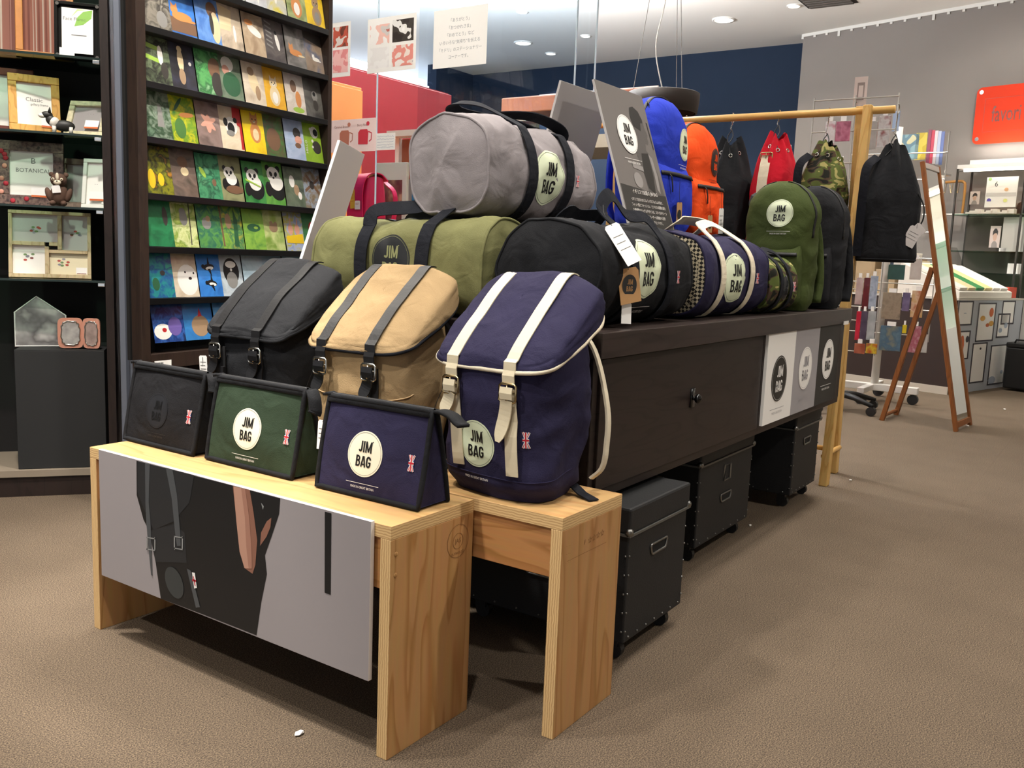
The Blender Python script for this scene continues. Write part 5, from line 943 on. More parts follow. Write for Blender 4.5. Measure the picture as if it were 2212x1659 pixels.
ROWS = [ # bottom row first; (description, background colours, shapes)
 [('coral reef with purple sea urchins', '2A4F9C 1B3470 355FA8 21305A', [(E_(-.2, .3, .28, .25), 'w'), (E_(.2, .45, .22, .3), 'v'), (E_(-.15, .35, .07), 'r')]), ('red starfish on blue water', '2E6CB0 3A83C4 1F4F8A', [(E_(.05, .4, .3, .35), 't'), ([(0, .7), (.06, 1.0), (.14, .72)], 'r')]), ('hen with red comb', '3B86C9 67A6DB 2E6FB0', [(E_(0, .4, .35, .4), 'p'), (E_(.05, .95, .1, .16), 'r')])],
 [('sea turtle in teal water', '1F6A8C 2C8F8A 24528E 2FA08C', [(E_(-.2, .45, .14, .2), 'e'), (E_(.1, .8, .1, .08), 'd')]), ('white seal pup face', 'C9B9A0 DCCFB8 B7A389', [(E_(.1, .5, .42, .5), 'w'), (E_(.2, .55, .07, .05), 'k'), (E_(.02, .75, .035), 'k'), (E_(.36, .72, .035), 'k')]), ('two penguins flying through blue water', '2C6FC2 3B86D6 2563B0', peng(0, .95, 1.2, .1)+peng(.05, .42, 1.1, -.15)), ('grey penguin chick', 'A9B8C2 C3CED4 93A3AE', [(E_(0, .75, .36, .45), 'k'), (E_(0, .98, .24, .12), 'w'), (E_(0, .45, .25, .28), 'g'), (E_(0, .8, .05), 'w')]), ('pale ice floe', 'A8C3D2 BCD2DC 9AB4C4', []), ('dolphin in clear sea', '8FB4CC A9C6D6 7FA2BC', [(E_(0, .6, .3, .1), 'g')]), ('blue iceberg', '87AFC8 A3C2D2 789DB8', [(([(-.3, .3), (0, .9), (.3, .3)]), 'w')])],
 [('deep green woodland', '1F6B40 2A8050 17492F', [(E_(.25, .9, .1, .3), 'd')]), ('koala on a thin trunk among light leaves', 'A7B85A D6DBA0 7E9A3A B9C46A', [([(.18, 0), (.22, 0), (.3, 1.4), (.26, 1.4)], 'd'), (E_(0, .85, .16, .24), 'g'), (E_(-.02, 1.05, .13), 'g')]), ('koala asleep in green leaves', '3F7A45 5E9A4E 2D6A5A 77A84C', [(E_(-.1, .8, .2, .2), 'g'), (E_(-.02, .95, .1), 't')]), ('koala clinging to a dark branch', '5E9640 8FB34A 3A7A55 C2B63A', [([(.05, 0), (.25, 0), (.3, .9), (.15, 1.3), (.1, .6)], 'e'), (E_(-.12, .85, .14, .26), 't'), ([(-.45, 0), (-.38, 0), (-.42, 1.4), (-.48, 1.4)], 'b')]), ('green leaves over a dark pond', '5E9A3E 8CB84A 4A8440', [(E_(0, .78, .32, .14), 'e'), (E_(.1, .78, .1, .05), 'l')]), ('squirrel monkeys on twigs', '9DB654 C6D08C 7A9A40', [(E_(0, .75, .22, .16), 't'), (E_(-.1, .9, .09), 't'), (E_(.12, .88, .09), 't')]), ('flamingo pair on grass', '8FA0C0 A8B3CE B9B23C 9AA8C8', flam(-.18, .75, 1.2)+flam(.18, .75, 1.2)+[(([(-.45, .25), (.45, .25), (.45, .6), (-.45, .5)]), 'y')]), ('red parrot in greenery', '2F6B48 47844E 265A46', [(E_(.0, .75, .16, .26), 'r')])],
 [('yellow blossom in dark wood', '3E4A22 8A8A1E 2F3520 B07A22', [(E_(-.3, .4, .14, .3), 'y'), (E_(.05, .4, .12, .2), 'y')]), ('brown seed heads and berries', '5E544C 7C6A60 48443A', [(E_(.05, .7, .16, .14), 'c'), (E_(0, 1.0, .2, .18), 'b')]), ('teal green leaves', '2F7A56 4C9A6E 1F5A40 6FAE86', [(E_(-.25, .8, .08, .2, rot=.6), 'l'), (E_(.2, .5, .09, .12), 'b')]), ('panda resting on a rock', '7A7A5A 97986E 66684C', panda(-.08, .75, .95)+[(E_(.1, .3, .4, .14), 'b')]), ('panda chewing bamboo in profile', '2F7A3C 48924A 256B34', panda(-.05, .8, 1.15)+[([(-.4, .75), (.3, .55), (.3, .6), (-.4, .82)], 'l')]), ('panda sitting upright facing front', '4C8F3A 6CA94A 3A7A34', panda(.02, .85, 1.3)), ('squirrels in birch wood', '4C5A46 6E7A66 3A4640', [(E_(-.1, .9, .14, .22), 'w'), (E_(.1, .6, .14, .2), 't'), (E_(.25, .4, .1, .14), 'w')]), ('monkey on brown branches', '6E5A48 8A7A62 9CA8B8 5A4636', [([(-.4, .5), (.4, 1.0), (.4, 1.12), (-.4, .62)], 'b'), ([(-.3, 1.1), (.3, .5), (.38, .56), (-.22, 1.2)], 'b'), (E_(0, .8, .13, .16), 'd')])],
 [('misty green waterfall', '3F5A3C 8A9A88 2F4A30 6E8A70', [([(-.05, .3), (.05, 1.0), (.18, .9), (.22, .3)], 'g')]), ('lizard on a yellow green leaf', '9DAE1E 6E9A30 C9C41E 4E8A3A', [(E_(.15, .75, .3, .08, rot=.1), 'o'), (E_(-.15, 1.05, .28, .06, rot=.9), 'e'), (E_(-.15, .3, .22, .32), 'n')]), ('dried starfish plant on brown earth', '7A655C 96807A 5E4E48', [(E_(0, .75, .36, .09, rot=.4), 'p'), (E_(0, .75, .36, .09, rot=-.7), 'p'), (E_(0, .7, .12, .3), 'p')]), ('panda cub on cream blanket by red cloth', 'D9C6A6 E6D8BE C9B090', [([(.1, .9), (.5, .7), (.5, 1.4), (.15, 1.4)], 'r'), ([(.38, 0), (.5, 0), (.5, .8), (.4, .8)], 'r'), (E_(.02, .75, .28, .3), 'w'), (E_(-.22, .85, .1, .14), 'k'), (E_(.22, .95, .09), 'k'), (E_(.0, .66, .16, .2), 'k'), (E_(-.05, .5, .18, .1), 'g')]), ('golden puppy on a bright yellow ground', 'E8C81C F2D62A E0B818', animal(.08, .45, 1.15, 'o', 'c')), ('mossy log in green grass', '3E6E3A 5E5A3C 4C7A3E 7A6A4C', [(E_(-.05, .5, .35, .4), 'b')]), ('hedgehog in snow', '9DB0D0 B8C6DE 8CA2C6', [(E_(.15, .95, .2, .2), 'd'), (E_(.2, .7, .18, .16), 'p'), (E_(.15, .5, .16, .1), 'b')]), ('two pandas on lime green with HELLO', '86AE2A 98BE36 7AA024', [(E_(.15, 1.05, .22), 'w'), (E_(.22, 1.05, .13), 'k'), (E_(-.05, 1.15, .06), 'w'), (E_(.2, .5, .24), 'd'), (E_(-.02, .5, .05), 'w'), (E_(.0, .72, .06), 'w')])],
 [('cat by pale slats on dark ground', '3A4234 6C7A5C 23241F 55604A', [([(-.5, 1.05), (.2, .95), (.2, 1.08), (-.5, 1.2)], 'l'), ([(-.5, .7), (.1, .6), (.1, .72), (-.5, .84)], 'l'), (E_(.15, .85, .1, .3), 'w'), (E_(.25, .4, .14, .25), 'd')]), ('cat standing upright in the dark', '1F1E22 2C2B33 3A3B50', [(E_(-.05, .8, .12, .36), 'c'), (E_(-.05, .3, .13, .25), 't'), (E_(-.05, 1.15, .1, .1), 'c'), (E_(.32, .75, .06), 'w')]), ('long-haired brown cat against green leaves', '3F8A4C 5CA860 2E6A3A 8FC090', [(E_(.3, .85, .28, .35), 'b'), (E_(.35, .35, .25, .4), 'd')]), ('white cat tucked in green cloth', '5E6E58 7A8A74 465A44', [(E_(-.1, 1.05, .28, .25), 'w'), (E_(-.2, .85, .16, .16), 'p'), (E_(0, .4, .4, .4), 'e')]), ('cream tabby cat stretching', 'C9B9A2 DCCFBA B09A84', [(E_(0, .75, .22, .4, rot=.2), 'c'), (E_(-.1, 1.1, .16, .15), 't'), (E_(.15, .4, .12, .25), 't')]), ('kitten on orange yellow ground', 'D9A01E E6B22A CC8E22', animal(.0, .4, 1.15, 'c', 'w')), ('ginger cat beside red roses', 'E0D8CE CFC4B8 EDE8E2', [(E_(-.05, .95, .16, .22), 'b'), (E_(.15, .5, .15, .3), 'o'), (E_(.1, .12, .3, .1), 'l')]), ('pug dog by grey shutters', '4E4C48 6A6862 3A3836', [(E_(.1, .75, .16, .2), 'g'), (E_(.08, .82, .08), 'k'), (E_(.1, .4, .14, .2), 'd')])],
 [('grey cat peering over stone', '5C5850 8A8478 3E3A36 A8A294', [(E_(.1, 1.1, .18, .2), 'b'), (E_(.15, .3, .2, .25), 'g')]), ('ginger cat lying under a blue sky', '2F6CC2 3F80D2 2A5FAE', [([(-.5, 0), (.5, 0), (.5, .35), (-.5, .45)], 'b')]+lying(-.02, .5, 1.1, 'o', 'o')+[(E_(-.1, 1.15, .16, .06), 'w')]), ('tabby cat climbing against bright blue', '3A72C4 6C9ADC 2F62B0', [(E_(.2, 1.05, .22, .25), 'b'), (E_(.3, .5, .2, .5), 'c'), (E_(.15, .6, .08, .35), 'd')]), ('white cat in front of a sunlit wall', 'BCA990 D3C3AC 9E8E7C', [([(-.5, .5), (.0, .5), (.1, 1.2), (-.5, 1.3)], 'c'), (E_(.15, .45, .06, .28), 'w')]), ('sunlit stones and a sleeping cat', 'A28A70 C2AC90 7A6858', [(E_(.05, .85, .34, .14, rot=-.4), 'w'), (E_(-.2, 1.1, .2, .1), 'o')]), ('thin cat on dark stone steps', '4A4444 6A6260 302C2C', [(E_(.15, .6, .09, .3, rot=.2), 'w'), (E_(.1, .9, .07), 'k')]+[([(-.4, 1.2-.16*i), (-.1, 1.12-.16*i), (-.1, 1.18-.16*i), (-.4, 1.26-.16*i)], 'g') for i in range(6)]), ('ginger cat crouching on grey road', '6A6662 8C8884 504C4A', lying(0, .5, .9, 'o', 'c')), ('tiny kitten on brown paving', '7E6A58 9A8672 4A5A7A', [([(-.5, 1.1), (.5, .9), (.5, 1.4), (-.5, 1.4)], 'd')]+lying(.1, .4, .55, 'w', 'w'))],
 [('dark garden cat', '4A4A44 6A6A60 34342F', []), ('blossom branch', 'B9A9A4 D2C6C0 9C8A86', []), ('white rabbit', 'C9C6C0 DEDCD6 AEAAA4', []), ('plain white notice', 'E6E4E2 F2F0EE DAD8D6', []), ('pale grey heron', 'C2C4C8 D6D8DA A8ACB0', [(E_(.1, .5, .06, .4), 'w')]), ('white cat by yellow flowers', 'B2B2A8 CCCCC0 D8C83A', [(E_(.0, .6, .08, .4), 'w')]), ('shiba dog in tall grass', '8E9A62 A8B27C 74824A', animal(0, .45, 1.25, 'o', 'w')), ('tabby cat on yellow ground', 'E2BE22 EFCE38 D0A81A', animal(.1, .35, 1.15, 't', 'g'))],
]
PICM = {}
def cm(h): return mat('print '+h, '#'+h.lstrip('#'), .45, coat=.25)
CWD, CHT = .107, .158; TILT = .20; n_in = 8; pitch = (RW-.042-.022-.006)/n_in
for r, row in enumerate(ROWS):
    z = led[r]+(.0235 if r == 0 else .001); wide = r == 0
    for k, (desc, bg, shp) in enumerate(row):
        random.seed(r*31+k); kk = k*1.25 if wide else k; x = .046+pitch*(kk+.5)+(.03 if wide else 0); up = .008*(k % 2)+random.uniform(-.003, .006)+(.022 if (r, k) == (4, 4) else 0)
        wd = CWD*(1.25 if wide else 1)
        lp = RO+rd*x-rn*(.012+.004*(k % 2))+V((0, 0, z))
        if px_of(lp+V((0, 0, .15)))[1] < -30 and px_of(lp)[1] < -30: continue
        c = thing('postcard', 'postcard of a %s' % desc if not desc.startswith(('two', 'sunlit', 'squirrel', 'brown', 'teal', 'green', 'dried', 'yellow', 'deep', 'misty')) else 'postcard of ' + desc, 'postcard', lp, RA+random.uniform(-.02, .02), 'postcards on the rack', rx=-TILT)
        hx = bg.split(); key = bg
        if key not in PICM: PICM[key] = ramp_mat('print of '+desc, ['#'+h for h in hx], 26 if len(hx) > 3 else 14, .4, detail=4, dist=.6, seed=r*8+k, coat=.3)
        MB().box(-wd/2, wd/2, 0, .0012, 0, CHT+up).build('card', PICM[key], c)
        if shp:
            b = MB(); ms = []; sc = CHT/1.42
            for i, (pts, ck) in enumerate(shp):
                m_ = cm(PAL[ck]); mi = ms.index(m_) if m_ in ms else (ms.append(m_) or len(ms)-1)
                b.flat(s_poly([(max(-wd/2, min(wd/2, px*wd)), max(.001, min(CHT+up, up+py*sc))) for px, py in pts]), plane_map((0, 0, 0), (1, 0, 0), (0, 0, 1), (0, -1, 0), .0003+.00012*i), mi)
            if 'HELLO' in desc: ms.append(cm('F0EDE6')); b.flat(s_move(s_text('HELLO', .018), -.040, .06, 1, rot=PI/2), plane_map((0, 0, 0), (1, 0, 0), (0, 0, 1), (0, -1, 0), .002), len(ms)-1)
            o_ = b.build('picture', ms, c)
# ================================================================== glass partition and what stands behind it
M_PANE = glass('partition glass', '#F6FAFD', 1.0, 0., .985); M_PEDGE = mat('polished glass edge glow tone', '#DCEFFA', .25)  # whitish edge colour stands in for light piped through the glass
GX = 3.10
t = thing('low_cabinet', 'low dark cabinet carrying the glass partition', 'cabinet', (2.95, 2.14, 0))
MB().box(0, .40, 0, 1.85, .06, .77).build('body', M_DW, t); MB().box(-.01, .41, -.005, 1.855, .7705, .789).build('top', M_DWT, t); MB().box(.03, .37, .03, 1.82, 0, .06).build('plinth', M_DW, t)
def pane(lab, x, y0, y1, z0=.7905, z1=2.45):
    t = thing('glass_partition', lab, 'glass panel', (x, y0, z0), group='glass partition panes')
    MB().box(0, .008, 0, y1-y0, 0, z1-z0).build('glass_sheet', M_PANE, t); MB().box(0, .008, -.0035, -.0003, 0, z1-z0).build('polished_edge', M_PEDGE, t)
ye = onx(1240, 150, GX).y; ys = onx(811, 300, GX).y; ye2 = onx(1283, 150, GX+.05).y
pane('clear glass partition pane carrying the poem notice', GX, ye, ys-.006); pane('clear glass partition pane next to the postcard rack', GX, ys, ys+.95); pane('narrow clear glass pane standing just behind the partition', GX+.05, ye2, ys-.2)
def sheet(name, lab, c, X=GX, cat='notice', m=M_WHITE, th=.0006):
    """paper on the glass: c = four pixel corners tl tr br bl"""
    q = [onx(*p, X-.0012) for p in c]; o = q[3].copy(); y0 = max(q[0].y, q[3].y); y1 = min(q[1].y, q[2].y); z0 = (q[2].z+q[3].z)/2; z1 = (q[0].z+q[1].z)/2
    t = thing(name, lab, cat, (X-.0012, y0, z0)); W, H = y0-y1, z1-z0
    MB().box(0, th, -W, 0, 0, H).build('paper', m, t); return t, W, H, (lambda off: plane_map((0, 0, 0), (0, -1, 0), (0, 0, 1), (-1, 0, 0), off))
t, W, H, P = sheet('paper_notice', 'white notice with Japanese lettering stuck on the glass', [(938, 25), (1050, 8), (1050, 137), (937, 150)])
b = MB()
for k, ln in enumerate(('「ありがとう」', '「おつかれさま」', '「おめでとう」など', 'いろいろな“気持ち”を伝える', '「ミドリ」のステーショナリー', 'コーナーです。')): b.flat(s_move(s_text(ln, H*.075, .95), W*.5, H*(.80-.125*k)), P(.0004))
b.build('lettering', mat('grey lettering', '#8E9196', .7), t)
def picsheet(lab, c, tiles):
    t, W, H, P = sheet('picture_sheet', lab, c, cat='poster')
    for (x0, x1, y0, y1, hexs, sd) in tiles: MB().flat(s_rect(W*x0, W*x1, H*y0, H*y1), P(.0004)).build('photo', ramp_mat('sheet photo %d' % sd, hexs.split(), 22, .5, 'CONSTANT', detail=1, seed=sd), t)
picsheet('photo sheet of stationery gifts stuck on the glass', [(795, 38), (900, 32), (897, 148), (795, 160)], [(.05, .46, .52, .88, '#F2EFEC #E6B9AE #C9C4C0 #B0655A', 1), (.52, .95, .52, .92, '#2E2724 #3C3632 #E8E6E2 #F2F0EE', 2), (.05, .46, .08, .46, '#F0EEEC #E9E6E4 #D8D2CE', 3), (.52, .95, .08, .46, '#EDE6E2 #D98A80 #E6D8D0 #8C92A0', 4)])
picsheet('photo sheet of red stationery half hidden by the rack', [(690, 52), (756, 48), (756, 165), (690, 170)], [(.45, .93, .55, .92, '#6A3A2E #B0503E #D8CFC8 #3E6A8A', 5), (.45, .93, .08, .5, '#E9B6B4 #D98888 #F2E2E0', 6)])
t, W, H, P = sheet('school_bag_poster', 'pink poster picturing school satchels, stuck on the glass', [(680, 263), (812, 254), (812, 323), (680, 334)], m=mat('pale pink paper', '#F2D8D4', .6), cat='poster')
b = MB()
for fx, c1 in ((.52, 1), (.82, 2)):
    b.flat(s_poly([(W*fx-W*.10+W*.2*q[0], H*(.22+.45*q[1])) for q in ((0, 0), (.75, -.02), (.8, .8), (.7, 1), (.15, 1), (.0, .8))]), P(.0005), c1); b.flat(s_stroke([(W*(fx+.06), H*.6), (W*(fx+.11), H*.55), (W*(fx+.105), H*.35), (W*(fx+.07), H*.3)], W*.012), P(.0007), c1)
    b.flat(s_disc(W*.025, 1, 14, None, W*(fx+.05), H*.84), P(.0005), c1)
b.flat(s_move(s_text('Caramel Brown', H*.10), W*.45, H*.78), P(.0006), 3); b.flat(s_move(s_text('Berry Pink', H*.10), W*.78, H*.80), P(.0006), 3)
b.build('printed_satchels', [M_WHITE, mat('caramel print', '#B5705C', .5), mat('berry red print', '#C93A48', .5), mat('brown lettering', '#8A5A50', .6)], t)
t, W, H, P = sheet('handwritten_note', 'white card with blue handwriting on the glass beside the pink poster', [(813, 289), (853, 286), (853, 322), (813, 326)], X=GX-.002)
b = MB(); random.seed(3)
for k in range(5):
    x = .06
    while x < .92: w_ = random.uniform(.03, .07); b.flat(s_stroke([(W*x, H*(.80-.16*k)), (W*(x+w_*.5), H*(.80-.16*k+random.uniform(-.05, .05))), (W*(x+w_), H*(.80-.16*k+random.uniform(-.04, .04)))], .0009, 1), P(.0004)); x += w_+.012
b.build('handwriting', mat('blue ink', '#34488E', .6), t)
# ---- gondola behind the glass
t = thing('shop_gondola', 'white shop gondola counter behind the glass partition', 'counter', (3.42, 2.55, 0))
MB().box(0, 1.1, 0, 1.66, 0, 1.03).build('body', mat('off white panel', '#D8D4CC', .6), t); MB().box(-.01, 1.11, -.01, 1.67, 1.0305, 1.05).build('top', mat('orange laminate', '#B0623A', .5), t)
GZ = 1.051
# pink school satchel
p = onx(797, 470, 3.62); t = thing('school_satchel', 'bright pink school satchel with price tags behind the glass', 'school bag', (3.62, p.y, GZ), R90-.25)
M_PINK = mat('pink leather', '#C81E5A', .3, coat=.3)
def sat(u, v):
    th = 2*PI*u; z = .25*v; k = 1-.10*v**4; x, y = sel(th, .075*k, .075*(1-.25*v**3), 4); return V((x, y, z+.03*v*(1-(y/.08)**2)))
b = MB().grid(sat, 40, 14, True); b.fan(b.v[:40], (0, 0, 0), flip=True); b.fan(b.v[-40:], (0, 0, .285)); b.build('body', M_PINK, t, True)
MB().ribbon(crom([(0, .07, .26), (0, .02, .295), (0, -.05, .285), (0, -.085, .22), (0, -.088, .10), (0, -.085, .03)], 6), (0, 0, 1), .150, .005).build('flap', M_PINK, t)
for s_ in (-1, 1): MB().ribbon(crom([(s_*.03, .075, .26), (s_*.075, .11, .20), (s_*.09, .10, .08), (s_*.08, .075, .02)], 6), (s_, .3, 0), .026, .006).build('shoulder_strap', M_PINK, t)
hang_tag(t, (-.02, -.093, .21), .045, .10, (mat('yellow tag', '#D9B43C', .6), mat('tag red', '#B03030')), lines=3, rot=.05, lab='yellow price tag', name='price_tag'); hang_tag(t, (.035, -.095, .15), .05, .045, (M_WHITE, mat('tag red', '#B03030')), lines=2, lab='white and red sale tag')
# framed picture stand, shelf rack, notebooks
p = onx(844, 395, 3.85)
t = thing('picture_stand', 'tall pale green framed picture stand behind the glass', 'display stand', (3.85, p.y, GZ), R90)
MB().box(-.115, .115, 0, .02, 0, .38).build('frame', mat('pale green frame', '#B9C4B6', .5), t, bevel=.002); MB().box(-.085, .085, -.002, 0, .06, .285).build('picture', ramp_mat('red book photo', ['#2A2220', '#5A2430', '#6E5044', '#B99A7A'], 9, .4, seed=4, coat=.4), t)
t = thing('pegboard_stand', 'white display stand with notebooks behind the glass', 'shelf unit', (4.25, onx(925, 400, 4.25).y, GZ), R90)
MB().box(-.33, .33, .10, .12, 0, .58).build('back_panel', mat('terracotta panel', '#A35C40', .6), t)
for x in (-.33, .30): MB().box(x, x+.03, .07, .10, 0, .62).build('upright', M_WHITE, t)
MB().box(-.33, .33, -.02, .098, .165, .18).build('shelf', M_WHITE, t); MB().box(-.34, .34, .0, .098, .585, .62).build('top_rail', mat('pale rail', '#D9D6CC', .5), t)
def stand_item(name, lab, cat, x, y, z, wd, ht, th, m, base=None, grp=None, rx=0.):
    o = MB().box(-wd/2, wd/2, 0, th, 0, ht).build(name, m, None, bevel=.0008); o.location = (x, y, z); o.rotation_euler = (rx, 0, R90); tag(o, lab, cat, grp); return o
gy = lambda px, X: onx(px, 400, X).y
for k, (px, hx, lab) in enumerate(((866, '#8C8A86', 'grey'), (871, '#B9B4AC', 'pale grey'), (876, '#6E6C6A', 'dark grey'), (881, '#A09C96', 'stone'))): stand_item('notebook', '%s notebook in the row on the white stand' % lab, 'notebook', 4.17, gy(px, 4.17), GZ+.181, .008, .14, .10, mat('notebook '+lab, hx, .6), grp='notebooks on the white stand')
stand_item('blue_book', 'blue book standing on the white display stand', 'book', 4.17, gy(893, 4.17)-.01, GZ+.181, .042, .17, .02, mat('book blue', '#2C6A94', .5)); stand_item('white_card', 'white picture card on the white display stand', 'card', 4.19, gy(912, 4.19)-.015, GZ+.181, .05, .24, .004, M_WHITE)
stand_item('brown_folder', 'brown card folder on the white display stand', 'folder', 4.20, gy(940, 4.2)-.03, GZ+.181, .10, .25, .02, mat('folder brown', '#A08E7C', .6))
random.seed(11)
for k in range(9):
    px = 826+k*7; stand_item('gift_card', '%s gift card in the row near the pink satchel' % ('teal', 'off white', 'copper', 'sage', 'sand', 'powder blue', 'ivory', 'brick', 'moss')[k], 'card', 3.80-.01*(k % 2), gy(px, 3.8), GZ, .030, .05+.02*random.random(), .004, mat('gift card %d' % k, ['#7FA8A0', '#E6E2DA', '#C98A6A', '#9DB58A', '#D8C8A0', '#A0B4C8', '#E0DAD2', '#B86A5A', '#8AA090'][k], .6), grp='gift cards behind the glass')
# red and orange shop walls
zr = ony(973, 205, 4.75).z; x1 = ony(973, 300, 4.75).x
t = thing('red_partition', 'tall red partition unit behind the glass', 'partition', (3.6, 4.75, 0))
MB().box(0, x1-3.6, 0, .35, 0, zr).build('panel', mat('red laminate', '#841A22', .45), t, bevel=.004); MB().box(.02, x1-3.62, .02, .33, zr, zr+.012).build('top_cap', mat('dark red laminate', '#7A1A20', .5), t)
zo = ony(780, 190, 4.3).z; x1 = ony(780, 250, 4.3).x
t = thing('orange_cabinet', 'orange cabinet standing before the red partition', 'cabinet', (3.75, 4.3, 0))
MB().box(0, x1-3.75, 0, .40, 0, zo).build('body', mat('orange wood laminate', '#D98A4C', .5, var=(6, .06)), t, bevel=.003); MB().box(0, x1-3.75, -.012, 0, .1, zo-.02).build('door', mat('orange wood laminate', '#D98A4C'), t, bevel=.002)
for (px, py, Y, lab, nm) in ((780, 118, 4.92, 'cool white uplight on top of the red partition', 'partition_uplight'), (890, 150, 4.95, 'cool white uplight on the end of the red partition', 'partition_uplight')):
    p = ony(px, py, Y); u_ = thing(nm, lab, 'lamp', (p.x, Y, zr+.013)); MB().box(-.16, .16, -.05, .05, 0, .05).build('housing', M_TRIM, u_, bevel=.004)
    MB().cyl((-.15, 0, .075), (.15, 0, .075), .026, n=14).build('tube', mat('lit cool tube', '#FFFFFF', .4, emit=('#E4ECFF', 60.)), u_, True); uplight(u_, (0, 0, .11), .3, .08, 300, (.86, .92, 1.))
# orange canopy fixture
q0 = onx(1083, 212, 6.3); q1 = onx(1083, 246, 6.3)
t = thing('canopy_shelf', 'orange-brown wooden canopy with hanging rods behind the boards', 'shelf', (6.3, q0.y, q1.z))
MB().box(0, .8, -1.3, 0, 0, q0.z-q1.z).build('canopy', mat('orange brown wood', '#8A4A24', .5, var=(8, .1)), t, bevel=.01)
for y in (-.06, -.1, -.7, -1.25): MB().cyl((.05, y, -.20), (.05, y, 0), .008, n=8).build('rod', M_STD, t)
MB().box(.0, .75, -1.28, -.02, -.30, -.20).build('lower_shelf', mat('pale shelf board', '#8C8472', .6), t)
for y in (-.08, -1.2): MB().box(.35, .40, y-.025, y+.025, -q1.z, -.30).build('post', M_STD, t)
t = thing('wall_rack', 'pale metal rack of small goods under the orange canopy', 'shelf unit', (6.15, q0.y-.45, 0))
MB().box(0, .05, 0, .9, 0, q1.z-.10).build('panel', mat('grey green panel', '#8D917F', .6), t); MB().box(-.05, .08, -.02, .92, q1.z-.10, q1.z-.05).build('header', mat('sand header', '#A89C84', .6), t)
fill('cove lamp added on top of the orange-brown canopy', (6.7, q0.y-.7, q0.z+.003), PI/2, 1.1, 80)
# pendant lamp shade
p = onx(1432, 222, 5.6); t = thing('pendant_lamp', 'dark drum pendant lamp hanging behind the blue daypack', 'lamp', p)
MB().lathe([(.215, -.07), (.225, -.068), (.235, .0), (.236, .055), (.228, .06), (.22, .0), (.205, -.065)], n=36).build('shade', mat('dark brown shade', '#332D29', .6), t, True); MB().lathe([(.001, .045), (.228, .058)], n=36).build('shade_top', mat('dark brown shade', '#332D29'), t)
for a in (0, 2.1, 4.2): MB().cyl((.2*math.cos(a), .2*math.sin(a), .055), (.03*math.cos(a), .03*math.sin(a), CEIL-p.z-.02), .0022, n=6).build('wire', mat('grey wire', '#77736E', .5), t)
MB().tube(crom([(0, 0, .05), (-.05, .05, .35), (.0, .02, .7), (.01, 0, CEIL-p.z-.03)], 6), .004, 6).build('cable', mat('white cable', '#D8D6D0', .5), t); MB().cyl((0, 0, CEIL-p.z-.03), (0, 0, CEIL-p.z), .05, n=20).build('ceiling_rose', M_TRIM, t)
# ================================================================== wooden garment rack with hanging bucket bags
M_BEECH = wood('beech wood', '#D9B06A', '#C89A52', (1, 1, .12), 30, 3, seed=11.); M_BEECHR = mat('beech dowel', '#D6A85E', .45, var=(10, .06))
RX, RYr, RYl, RTOP = 4.20, 1.055, 2.25, 1.63
t = thing('garment_rack', 'wooden A-frame garment rack with a round rail', 'clothes rack', (RX, RYr, 0))
MB().cyl((0, -.125, RTOP), (0, RYl-RYr+.125, RTOP), .0165, n=20).build('rail', M_BEECHR, t, True)
for y in (0, RYl-RYr):
    for x in (-.19, .10):
        d = V((x, 0, -RTOP)).normalized(); w_ = .023
        k = .014*(1 if x > 0 else -1)
        MB().hexa((x-w_, y-.018+(.0185 if x > 0 else -.0185), 0), (x+w_, y-.018+(.0185 if x > 0 else -.0185), 0), (x+w_, y+.018+(.0185 if x > 0 else -.0185), 0), (x-w_, y+.018+(.0185 if x > 0 else -.0185), 0),
                  (-w_+k, y-.018+(.0185 if x > 0 else -.0185), RTOP+.02), (w_+k, y-.018+(.0185 if x > 0 else -.0185), RTOP+.02), (w_+k, y+.018+(.0185 if x > 0 else -.0185), RTOP+.02), (-w_+k, y+.018+(.0185 if x > 0 else -.0185), RTOP+.02)).build('leg', M_BEECH, t, bevel=.004)
    MB().cyl((-.17, y, .125), (.095, y, .125), .011, n=12).build('cross_bar', M_BEECHR, t, True)
MB().cyl((-.16, 0, .16), (-.16, RYl-RYr, .16), .011, n=12).build('lower_rail', M_BEECHR, t, True)
